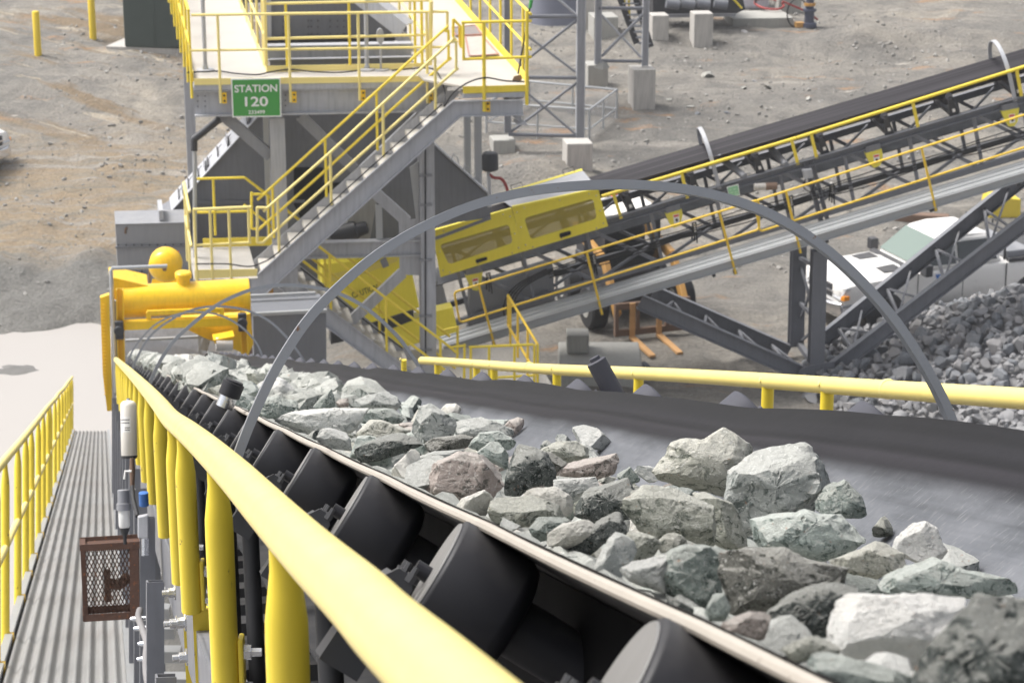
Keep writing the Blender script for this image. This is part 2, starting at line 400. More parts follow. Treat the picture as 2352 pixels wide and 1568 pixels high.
for z, hp_ in hoop_px.items():
    hpl = Pl(cv(z, .9, 0), DW); pts = smooth_path(hpl.pts(hp_), 3)
    hb = MB(); vs = []; fs = []
    for i, p in enumerate(pts):
        d = (pts[min(i+1, len(pts)-1)]-pts[max(i-1, 0)]).normalized(); nn = d.cross(DW).normalized()
        if nn.dot(NW) < 0: nn = -nn
        w, h = .0135, .0088
        vs += [p+nn*h+DW*w, p+nn*h-DW*w, p-nn*h-DW*w, p-nn*h+DW*w]
    for i in range(len(pts)-1):
        for k in range(4): fs.append((i*4+k, i*4+(k+1) % 4, i*4+4+(k+1) % 4, i*4+4+k))
    hb.add(vs, fs); hb.build('hoop', HOOPM, con, sharp=50)
# belt training guide rollers
gd = MB(); g0 = cv(7.10, 1.56, -.30); gx = (NW*.90-LW*.44).normalized()
gd.lathe(g0, gx, [(0, .03), (.0, .031), (.172, .031), (.174, .028), (.176, .017), (.186, .017), (.187, .012)], 28)
gd.build('guide_roller', MATS['roller_grey_steel'], con)
gp = V(519, 926, 7.0); gx2 = (NW*.8+LW*.36-DW*.1).normalized()
g2 = MB(); g2.lathe(gp+gx2*.022, gx2, [(0, .029), (.002, .0325), (.042, .0325), (.043, .027), (.049, .027), (.05, .02)], 28)
gr2 = g2.build('guide_roller', BLACK, con)
g3 = MB(); g3.lathe(gp-gx2*.012, gx2, [(0, .02), (0, .027), (.034, .027)], 24); g3.build('bushing', ZINC, gr2)

# ---- pipe guard rails each side
def sight_rail(pts): return [V(*p) for p in pts]
lr = [(267, 826, 24.4), (280, 838, 19.0), (300, 857, 14.1), (335, 893, 9.7), (365, 927, 7.7), (392, 961, 6.47), (432, 993, 5.24), (477, 1032, 4.31), (542, 1094, 3.44), (600, 1155, 2.91), (677, 1235, 2.42), (739, 1296, 2.13), (827, 1378, 1.82), (889, 1443, 1.65), (1000, 1546, 1.41), (1150, 1690, 1.18), (1400, 1930, .93)]
gl = thing('pipe_guard_rail', cv(8, .2, -.75), 'thick yellow pipe rail on flattened posts along the left edge of the rock conveyor', 'guard rail')
lp = sight_rail(lr)
MB().tube(smooth_path(lp), .027, 20).build('rail', NRAIL, gl)
def rail_at(path, pred):
    best = min(path, key=pred); return best
sp = smooth_path(lp, 12)
for z, top in ((1.22, 0), (2.57, 0), (4.03, 0), (5.53, 0), (6.30, 0), (7.75, 0), (9.3, 0), (10.7, 0), (12.2, 0), (13.6, 0), (15.1, 0), (16.6, 0), (18.1, 0), (19.8, 0), (21.5, 0), (23.3, 0)):
    q = min(sp, key=lambda p: abs((p-CAM).dot(Vector((0, CT, -ST)))-z))
    pb = MB(); vs = []; fs = []; n = 16; prof = []
    drop = .46
    for h, rx, ry in ((.012, .017, .010), (-.03, .0165, .010), (-.05, .0165, .012), (-.08, .020, .018), (-.11, .0235, .022), (-.14, .024, .024), (-drop, .024, .024)):
        c = q+Vector((0, 0, h))
        for k in range(n):
            t = 2*math.pi*k/n; vs.append(c+LW*rx*math.cos(t)+Vector((DW.x, DW.y, 0)).normalized()*ry*math.sin(t))
    m = len(vs)//n
    for i in range(m-1): fs += [(i*n+k, (i+1)*n+k, (i+1)*n+(k+1) % n, i*n+(k+1) % n) for k in range(n)]
    fs.append(tuple((m-1)*n+k for k in range(n))[::-1]); pb.add(vs, fs)
    po = pb.build('post', YEL, gl, sharp=60)
    if z < 6.4:
        f = q+Vector((0, 0, -drop)); bk = MB()
        bk.aabb(f+Vector((.024, -.012, .005)), f+Vector((.034, .02, .13)))
        bk.build('bracket_plate', YEL, po, bevel=.004)
        bm_ = MB()
        for dz in (.03, .10): bm_.lathe(f+Vector((.034, .004, dz)), (1, 0, 0), [(0, .014), (.012, .014), (.012, .008), (.03, .008)], 6)
        for dz in (-.02, -.11): bm_.lathe(f+Vector((-.012, -.02, dz)), (-1, -.2, 0), [(0, .022), (.004, .022), (.004, .014), (.02, .014), (.02, .009), (.036, .009)], 8)
        bm_.build_each('bolt', ZINC, po)
        hb = MB(); hb.aabb(f+Vector((.0, .01, -.34)), f+Vector((.055, .03, .0))); hb.build('mounting_tab', MGREY if z < 4.5 else YEL, po)
grr = thing('pipe_guard_rail', cv(8, 2.2, -.75), 'thick yellow pipe rail on short stubs beyond the right edge of the rock belt', 'guard rail')
AR, BR = 2.215, -.262
rr_pts = [cv(s, AR, BR+.004*math.sin(s*.9)) for s in [x*.5+1.0 for x in range(0, 32)]]
MB().tube(rr_pts[:12], .027, 20).build('rail', NRAIL, grr); MB().tube(rr_pts[11:], .027, 20).build('rail', NRAIL, grr)
for s in (6.55, 12.3): MB().tube([cv(s-.01, AR, BR), cv(s+.004, AR, BR), cv(s+.01, AR, BR)], [.0275, .030, .0275], 18).build('joint_weld', YELP, grr)
for z in (3.6, 5.0, 6.42*1.11, 7.02*1.11, 8.7*1.12, 10.4*1.11, 12.1*1.11, 12.67*1.11, 14.3*1.1, 15.9*1.1):
    s = z; q = cv(s, AR, BR)
    MB().tube([q, q-Vector((0, 0, .5))], .021, 14).build('post', YEL, grr)
    MB().lathe(q-LW*.022+NW*.006, -LW+NW*.25, [(0, .010), (.007, .010), (.009, .007)], 8).build('plug', YELP, grr)
# ---------------------------------------------------------------- walkway on the left
wk = thing('walkway', cv(25, -.2, -1.75), 'ribbed aluminium walkway sloping down along the left of the rock conveyor', 'walkway')
VW = (c2w((231-CX)/F, -(787-CY)/F, 1)-CAM).normalized()
def wv(z, x, y):              # walkway frame: offsets right x, down y (camera axes) at depth z
    return c2w((231-CX)/F*z+x, -(787-CY)/F*z-y, z)
dk = MB(); nrib = 9; w0, w1 = -.475, .125; prof = []
nseg = nrib*8
for i in range(nseg+1):
    u = i/nseg; prof.append((w0+(w1-w0)*u, .016*math.sin(u*nrib*2*math.pi)))
zs = [7+1.5*i for i in range(26)]
vs = []; fs = []
for z in zs:
    for (x, h) in prof: vs.append(wv(z, x, 1.64-h))
m = nseg+1
for i in range(len(zs)-1):
    for k in range(nseg): fs.append((i*m+k, i*m+k+1, (i+1)*m+k+1, (i+1)*m+k))
dk.add(vs, fs); dk.prism([wv(7, w0, 1.66), wv(7, w1, 1.66), wv(7, w1, 1.70), wv(7, w0, 1.70)], wv(44.5, 0, 0)-wv(7, 0, 0))
def plank_mat():
    m, t, b = nt('ribbed_aluminium'); v = coords(t)
    n = noise_tex(t, 60, 4, .7, v); base = mix(t, n, (.21, .207, .20), (.38, .375, .365))
    base = mix(t, ramp(t, noise_tex(t, 1.1, 4, .6, v), [(.45, (0, 0, 0)), (.7, (.7, .7, .7))]), base, (.25, .232, .215))
    L(t, base, b.inputs['Base Color']); b.inputs['Metallic'].default_value = .2; b.inputs['Roughness'].default_value = .6
    bump(t, b, noise_tex(t, 140, 3, .6, v), .003, .7); return m
dk.build('deck', plank_mat(), wk, sharp=80)
for x in (-.515, .138):
    mb = MB(); mb.prism([wv(7, x-.012, 1.60), wv(7, x+.03, 1.60), wv(7, x+.03, 1.75), wv(7, x-.012, 1.75)], wv(44.5, 0, 0)-wv(7, 0, 0)); mb.build('edge_channel', GALV, wk)
for z in [8.2+1.1*i for i in range(14)]:
    MB().bar(wv(z, .16, 1.78), wv(z, .46, 1.78), .09, .07, (0, 0, 1)).build('cross_bearer', GALV, wk)
lv = MB()
for z in (16, 26, 36):
    for x in (-.5, .12):
        p = wv(z, x, 1.75); lv.bar(p, Vector((p.x, p.y, -3)), .1, .1, LW)
lv.build('leg', DGREY, wk)
hr = thing('hand_rail', wv(25, -.52, 1.6), 'yellow walkway handrail descending along the far left edge of the ribbed walkway', 'hand rail')
rz = [8.5, 12, 16, 20, 24, 28, 30, 34, 38, 44.3]
MB().tube([wv(z, -.525+.008*math.sin(z), .645+.008*math.sin(z*2.1)) for z in rz], .024, 14).build('rail', YELP, hr)
MB().tube([wv(z, -.525, 1.13) for z in rz], .020, 12).build('mid_rail', YELP, hr)
for z in (9.2, 10.6, 12.0, 13.2, 15.2, 16.8, 18.2, 20.2, 22.0, 24.0, 25.0, 27.5, 30, 32.5, 35, 37.5, 40, 42, 44.3):
    a, b = wv(z, -.525, .655), wv(z, -.525, 1.72); d = (b-a)
    MB().tube([a, a+d*.03, a+d*.09, a+d*.13, b], [.012, .013, .021, .024, .024], 12).build('post', YEL, hr)
    MB().box(wv(z, -.49, 1.66), (.012, 0, 0), (0, .03, 0), (0, 0, .06)).build('foot_bracket', ORY, hr)
# vertical supports between walkway and stringer
for z, y0 in ((6.6, .92), (7.8, .78), (9.0, .66), (10.4, .64), (12, .64), (13.5, .62), (15, .62), (16.6, .62), (18.5, .62), (20.6, .6), (23, .6), (25.5, .6)):
    p = V(222+F*(.165)/z, 0, z); x = .165+(222-CX)/F*z
    a = c2w(x, -y0, z); b = c2w(x, -1.9, z)
    o = MB().channel(a, b, .05, .075, (DW.x, DW.y, 0), .006).build('walkway_post', DGREY, con)
# ---------------------------------------------------------------- fittings hung on the left posts
def at_px(px, py, z): return V(px, py, z)
fc = thing('filter_canister', at_px(296, 1050, 9.6), 'white cylindrical filter canister with a lined label beside the yellow rail posts', 'filter')
b_ = at_px(297, 1049, 9.6); t_ = at_px(294.5, 919, 9.6); ax = (t_-b_).normalized(); hgt = (t_-b_).length
MB().lathe(b_, ax, [(0, .030), (.003, .0322), (hgt*.90, .0322), (hgt*.95, .030), (hgt*.985, .022), (hgt, .008)], 28).build('body', OFFW, fc)
MB().lathe(b_+ax*hgt, ax, [(0, .007), (.008, .007)], 6).build('drain_nut', ZINC, fc)
MB().lathe(b_-ax*.006, ax, [(0, .030), (.008, .0325), (.012, .0325)], 28).build('base_ring', XGREY, fc)
sx_ = Vector((1, 0, 0)); fr = (CAM-b_).normalized(); fr = (fr-ax*fr.dot(ax)).normalized(); sd = ax.cross(fr)
lb = MB()
def cyl_patch(mb, c, ang0, ang1, h0, h1, r, n=8):
    vs = [];
    for i in range(n+1):
        t = ang0+(ang1-ang0)*i/n; q = fr*math.cos(t)*r+sd*math.sin(t)*r
        vs += [c+q+ax*h0, c+q+ax*h1]
    mb.add(vs, [(2*i, 2*i+2, 2*i+3, 2*i+1) for i in range(n)])
cyl_patch(lb, b_, -.1-1.2, .25, hgt*.44, hgt*.72 , .0326); lab = lb.build('label', WHITE, fc)
ln = MB()
for h, a0, a1 in ((.655, -1.2, .1), (.60, -1.2, .1), (.515, -.5, .15), (.475, -.5, .15)): cyl_patch(ln, b_, a0, a1, hgt*h, hgt*(h+.014), .0330)
ln.build_each('label_line', XGREY, lab)
rb = thing('bottle_oiler', at_px(284, 1230, 8.9), 'small grey capped oiler with a frosted bowl above the rusty mesh box', 'oiler')
b_ = at_px(286, 1212, 8.9); t_ = at_px(283, 1124, 8.9); ax = (t_-b_).normalized(); hgt = (t_-b_).length
MB().lathe(b_, ax, [(0, .017), (.008, .021), (hgt*.50, .021)], 22).build('bowl', CLEARP, rb)
MB().lathe(b_+ax*hgt*.46, ax, [(0, .027), (hgt*.18, .027), (hgt*.19, .0225), (hgt*.52, .022), (hgt*.54, .019)], 22).build('cap', MGREY, rb)
MB().lathe(b_-ax*.06, ax, [(0, .006), (.03, .007), (.05, .017), (.06, .019)], 16).build('stem', XGREY, rb)
vb = thing('valve_assembly', at_px(306, 1110, 9.2), 'brass and steel valve on a pipe hanging under the white filter', 'valve')
MB().tube([at_px(303, 1052, 9.2), at_px(304, 1080, 9.2), at_px(304, 1118, 9.2)], [.008, .011, .008], 12).build('body', BROWN, vb)
MB().tube([at_px(302, 1082, 9.15), at_px(288, 1082, 9.15), at_px(286, 1100, 9.15)], .005, 8).build('handle', WHITE, vb)
MB().tube([at_px(304, 1116, 9.2), at_px(306, 1145, 9.1), at_px(316, 1185, 9)], .008, 10).build('hose', BLKR, vb)
jb = thing('junction_box', at_px(330, 1250, 8.8), 'small grey steel junction box beside the yellow posts above the mesh box', 'junction box')
MB().prism([at_px(317, 1187, 8.8), at_px(341, 1182, 8.8), at_px(341, 1236, 8.8), at_px(317, 1236, 8.8)], DW*.09).build('body', LGREY, jb, bevel=.004)
MB().tube([at_px(333, 1236, 8.7), at_px(333, 1275, 8.7)], .014, 8).build('cable_gland', ZINC, jb)
MB().lathe(at_px(331, 1160, 8.8), UP, [(0, .012), (.0, .018), (.05, .018), (.052, .01)], 10).build('knob', BLUE, jb)
# rusty guard box
mg = thing('mesh_guard_box', at_px(262, 1415, 9), 'rusty brown expanded mesh guard box hanging over the walkway', 'guard box')
q = [at_px(190, 1258, 9), at_px(327, 1250, 9), at_px(329, 1411, 9), at_px(197, 1419, 9)]
fx = (q[1]-q[0]).normalized(); fy = (q[3]-q[0]).normalized(); dd = Vector((DW.x, DW.y, 0)).normalized()*.07
fr = MB()
for dd_ in (Vector((0, 0, 0)), dd):
    for i in range(4): fr.bar(q[i]+dd_, q[(i+1) % 4]+dd_, .012, .026 if i % 2 == 0 else .018, DW.cross(q[(i+1) % 4]-q[i]), ext=.008)
for i in range(4): fr.bar(q[i], q[i]+dd, .022, .022, UP)
fr.bar(q[0]+(q[1]-q[0])*.86, q[3]+(q[2]-q[3])*.86, .010, .035, fx)
fr.build('frame', RUST, mg)
ms = MB()
wd, ht = (q[1]-q[0]).length*.86, (q[3]-q[0]).length
nx, ny = 13, 17
for j in range(ny):
    for i in range(nx):
        cx = (i+.5+(.5 if j % 2 else 0))/nx*wd; cy = (j+.5)/ny*ht
        if cx > wd-.004: continue
        w_, h_ = wd/nx*.5, ht/ny
        c = q[0]+fx*cx+fy*cy+DW*.004
        for sx2, sy2 in ((1, 1), (1, -1), (-1, 1), (-1, -1)):
            ms.bar(c+fx*w_*sx2, c+fy*h_*sy2, .004, .003, DW)
ms.build('mesh_panel', RUST, mg, smooth=False)
sb = MB(); sb.prism([q[0]+fy*.004, q[0]+dd+fy*.004, q[3]+dd, q[3]], fx*.004); sb.prism([q[0], q[1], q[1]+dd, q[0]+dd], fy*.004); sb.build('side_plate', RUST, mg)
sw = MB(); sw.prism([q[0]+fx*.075+fy*.10+dd*.4, q[0]+fx*.10+fy*.10+dd*.4, q[0]+fx*.10+fy*.22+dd*.4, q[0]+fx*.075+fy*.22+dd*.4], dd*.2)
sw.tube([q[0]+fx*.08+fy*.15+dd*.5, q[0]+fx*.13+fy*.16+dd*.5, q[0]+fx*.17+fy*.13+dd*.5], .022, 10); sw.build('switch', BROWN, mg)
cd = thing('conduit', at_px(330, 1560, 8.2), 'grey flexible conduit clamped down the dark channel under the rusty box', 'conduit')
cpts = [at_px(*p) for p in ((321, 1400, 8.8), (318, 1418, 8.7), (326, 1440, 8.5), (337, 1475, 8.3), (335, 1510, 8.2), (336, 1545, 8.1), (344, 1590, 8.0))]
MB().tube(smooth_path(cpts, 4), .0125, 10).build('pipe', paint('conduit_grey', (.22, .21, .21), .6, .2, scale=8), cd)
for k in (1, 2, 3, 4):
    c = cpts[k]; MB().lathe(c-fx*.03-UP*.004, fx, [(0, .006), (.012, .009), (.06, .009)], 8).build('clamp', ZINC, cd)
# ================================================================ broken rock
def rock_mat(name='broken_rock', sc_=None):
    m, t, b = nt(name); v = coords(t, 'Object', sc_); oi = N(t, 'ShaderNodeObjectInfo')
    ad = N(t, 'ShaderNodeVectorMath', operation='ADD'); L(t, v, ad.inputs[0])
    sc = N(t, 'ShaderNodeVectorMath', operation='SCALE'); cb = N(t, 'ShaderNodeCombineXYZ')
    L(t, oi.outputs['Random'], cb.inputs[0]); L(t, oi.outputs['Random'], cb.inputs[2]); L(t, cb.outputs[0], sc.inputs[0]); sc.inputs['Scale'].default_value = 37
    L(t, sc.outputs[0], ad.inputs[1]); v = ad.outputs[0]
    col = oi.outputs['Color']
    a = noise_tex(t, 2.0, 6, .62, v, .8); c = noise_tex(t, 5.5, 7, .68, v, .4); f = noise_tex(t, 24, 6, .7, v)
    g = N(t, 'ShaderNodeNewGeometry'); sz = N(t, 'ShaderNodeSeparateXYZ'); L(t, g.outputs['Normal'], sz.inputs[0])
    lo = mix(t, 1, col, (.74, .77, .75), 'MULTIPLY'); base = mix(t, a, lo, mix(t, .18, col, (.8, .79, .74)))
    dkf = ramp(t, noise_tex(t, 2.6, 6, .66, v, 1.1), [(.40, (.95, .95, .95)), (.485, (0, 0, 0))])
    bright = ramp(t, col, [(.52, (1, 1, 1)), (.80, (.15, .15, .15))]); dkf = mix(t, 1, dkf, bright, 'MULTIPLY')
    base = mix(t, dkf, base, mix(t, 1, col, (.26, .30, .285), 'MULTIPLY'))
    base = mix(t, ramp(t, f, [(.29, (.75, .75, .75)), (.42, (0, 0, 0))]), base, mix(t, 1, col, (.28, .31, .30), 'MULTIPLY'))
    # dust on upward faces, paled further to paint in light from above
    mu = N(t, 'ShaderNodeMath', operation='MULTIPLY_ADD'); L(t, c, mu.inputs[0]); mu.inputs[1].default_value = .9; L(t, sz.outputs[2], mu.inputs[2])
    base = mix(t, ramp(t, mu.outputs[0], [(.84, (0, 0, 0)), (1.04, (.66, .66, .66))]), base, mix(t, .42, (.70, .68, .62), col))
    w = noise_tex(t, 9, 8, .74, v, 1.2)
    base = mix(t, ramp(t, w, [(.575, (0, 0, 0)), (.61, (.95, .95, .95))]), base, mix(t, .3, (.82, .81, .77), col))
    r = noise_tex(t, 6.5, 4, .6, v, .6)
    base = mix(t, ramp(t, r, [(.66, (0, 0, 0)), (.73, (.55, .55, .55))]), base, (.40, .19, .10))
    L(t, base, b.inputs['Base Color']); b.inputs['Roughness'].default_value = .82; b.inputs['Specular IOR Level'].default_value = .3
    hm = N(t, 'ShaderNodeMath', operation='MULTIPLY_ADD'); L(t, c, hm.inputs[0]); hm.inputs[1].default_value = 1.6; L(t, f, hm.inputs[2])
    bump(t, b, hm.outputs[0], .007, .8); return m
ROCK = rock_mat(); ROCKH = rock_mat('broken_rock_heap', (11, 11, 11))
def rough_up(co, rnd, sv, planes, rough, bed, step):
    out = []
    for p in co:
        p = p.copy()
        for _ in range(2):
            for d, h in planes:
                q = p.dot(d)-h
                if q > 0: p -= d*q*.97
        n1 = noise.fractal(p*1.4+sv, .9, 2, 3); n2 = noise.fractal(p*6+sv, .75, 2.1, 3)
        cell = noise.cell(p*2.3+sv*1.3+Vector((n1, n2, n1))*.8)
        hb = p.dot(bed)*step+n1*1.1; fr = hb-math.floor(hb); ter = (fr if fr < .8 else (1-fr)*4)-.5
        p = p*(1+rough*1.0*n1+rough*.45*n2+rough*.8*(cell-.5))+bed*(rough*.55*ter)
        out.append(p)
    return out
def rock_mesh(name, seed, sub=4, planes=11, sq=(1, .8, .7), rough=.05, mat=None):
    rnd = random.Random(seed); bm = bmesh.new(); bmesh.ops.create_icosphere(bm, subdivisions=sub, radius=1)
    pl = []
    for i in range(planes):
        d = Vector((rnd.gauss(0, 1), rnd.gauss(0, 1), rnd.gauss(0, 1))).normalized(); pl.append((d, rnd.uniform(.40, .74)))
    sv = Vector((seed*3.1, seed*1.7, seed*.9)); bed = Vector((rnd.gauss(0, 1), rnd.gauss(0, 1), rnd.gauss(0, 1))).normalized()
    for v, p in zip(bm.verts, rough_up([v.co for v in bm.verts], rnd, sv, pl, rough, bed, rnd.uniform(2.5, 4))): v.co = Vector((p.x*sq[0], p.y*sq[1], p.z*sq[2]))
    mx = max(max(abs(v.co.x) for v in bm.verts), 1e-6)
    for v in bm.verts: v.co /= mx
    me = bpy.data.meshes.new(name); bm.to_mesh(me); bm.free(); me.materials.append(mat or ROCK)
    me.shade_smooth(); me.set_sharp_from_angle(angle=R(22)); return me
RM = [rock_mesh('rock', 11+i*7, 4 if i < 12 else 3, 9+i % 5, (1, random.uniform(.72, .95), random.uniform(.58, .85)), .055) for i in range(18)]
TONE = {'tan': (.50, .485, .41), 'green': (.27, .32, .295), 'dark': (.062, .078, .073), 'grey': (.42, .435, .42), 'pale': (.66, .66, .64),
        'white': (.95, .92, .89), 'pink': (.45, .36, .325), 'olive': (.41, .41, .345), 'brown': (.125, .12, .102), 'palegreen': (.46, .52, .485), 'beige': (.76, .72, .65)}
RIDX = [0]
def rock(loc, dims, tone, label, rot=None, mesh=None, group='broken rocks riding on the belt', name='rock', jit=.1):
    me = mesh or RM[RIDX[0] % 12]; RIDX[0] += 1
    o = bpy.data.objects.new(name, me); COL.objects.link(o); o.location = loc
    rnd = random.Random(RIDX[0]*13+5)
    o.rotation_euler = rot or (rnd.uniform(-.5, .5), rnd.uniform(-.5, .5), rnd.uniform(0, 6.28))
    o.scale = dims
    c = TONE[tone]; k = 1+rnd.uniform(-jit, jit); o.color = (c[0]*k, c[1]*k, c[2]*k, 1)
    return tag(o, label, 'rock', group)
def on_b(px, py, b):             # sighting carried to a level b above the belt frame
    r = ray(px, py); return CAM+r*(b/r.dot(NW)), b/r.dot(NW)
FWD = Vector((DW.x, DW.y, 0)).normalized()
def sized(px, py, w, h, b):
    p, z = on_b(px, py, b); k = z/F
    return p, w*k/2, h*k/2
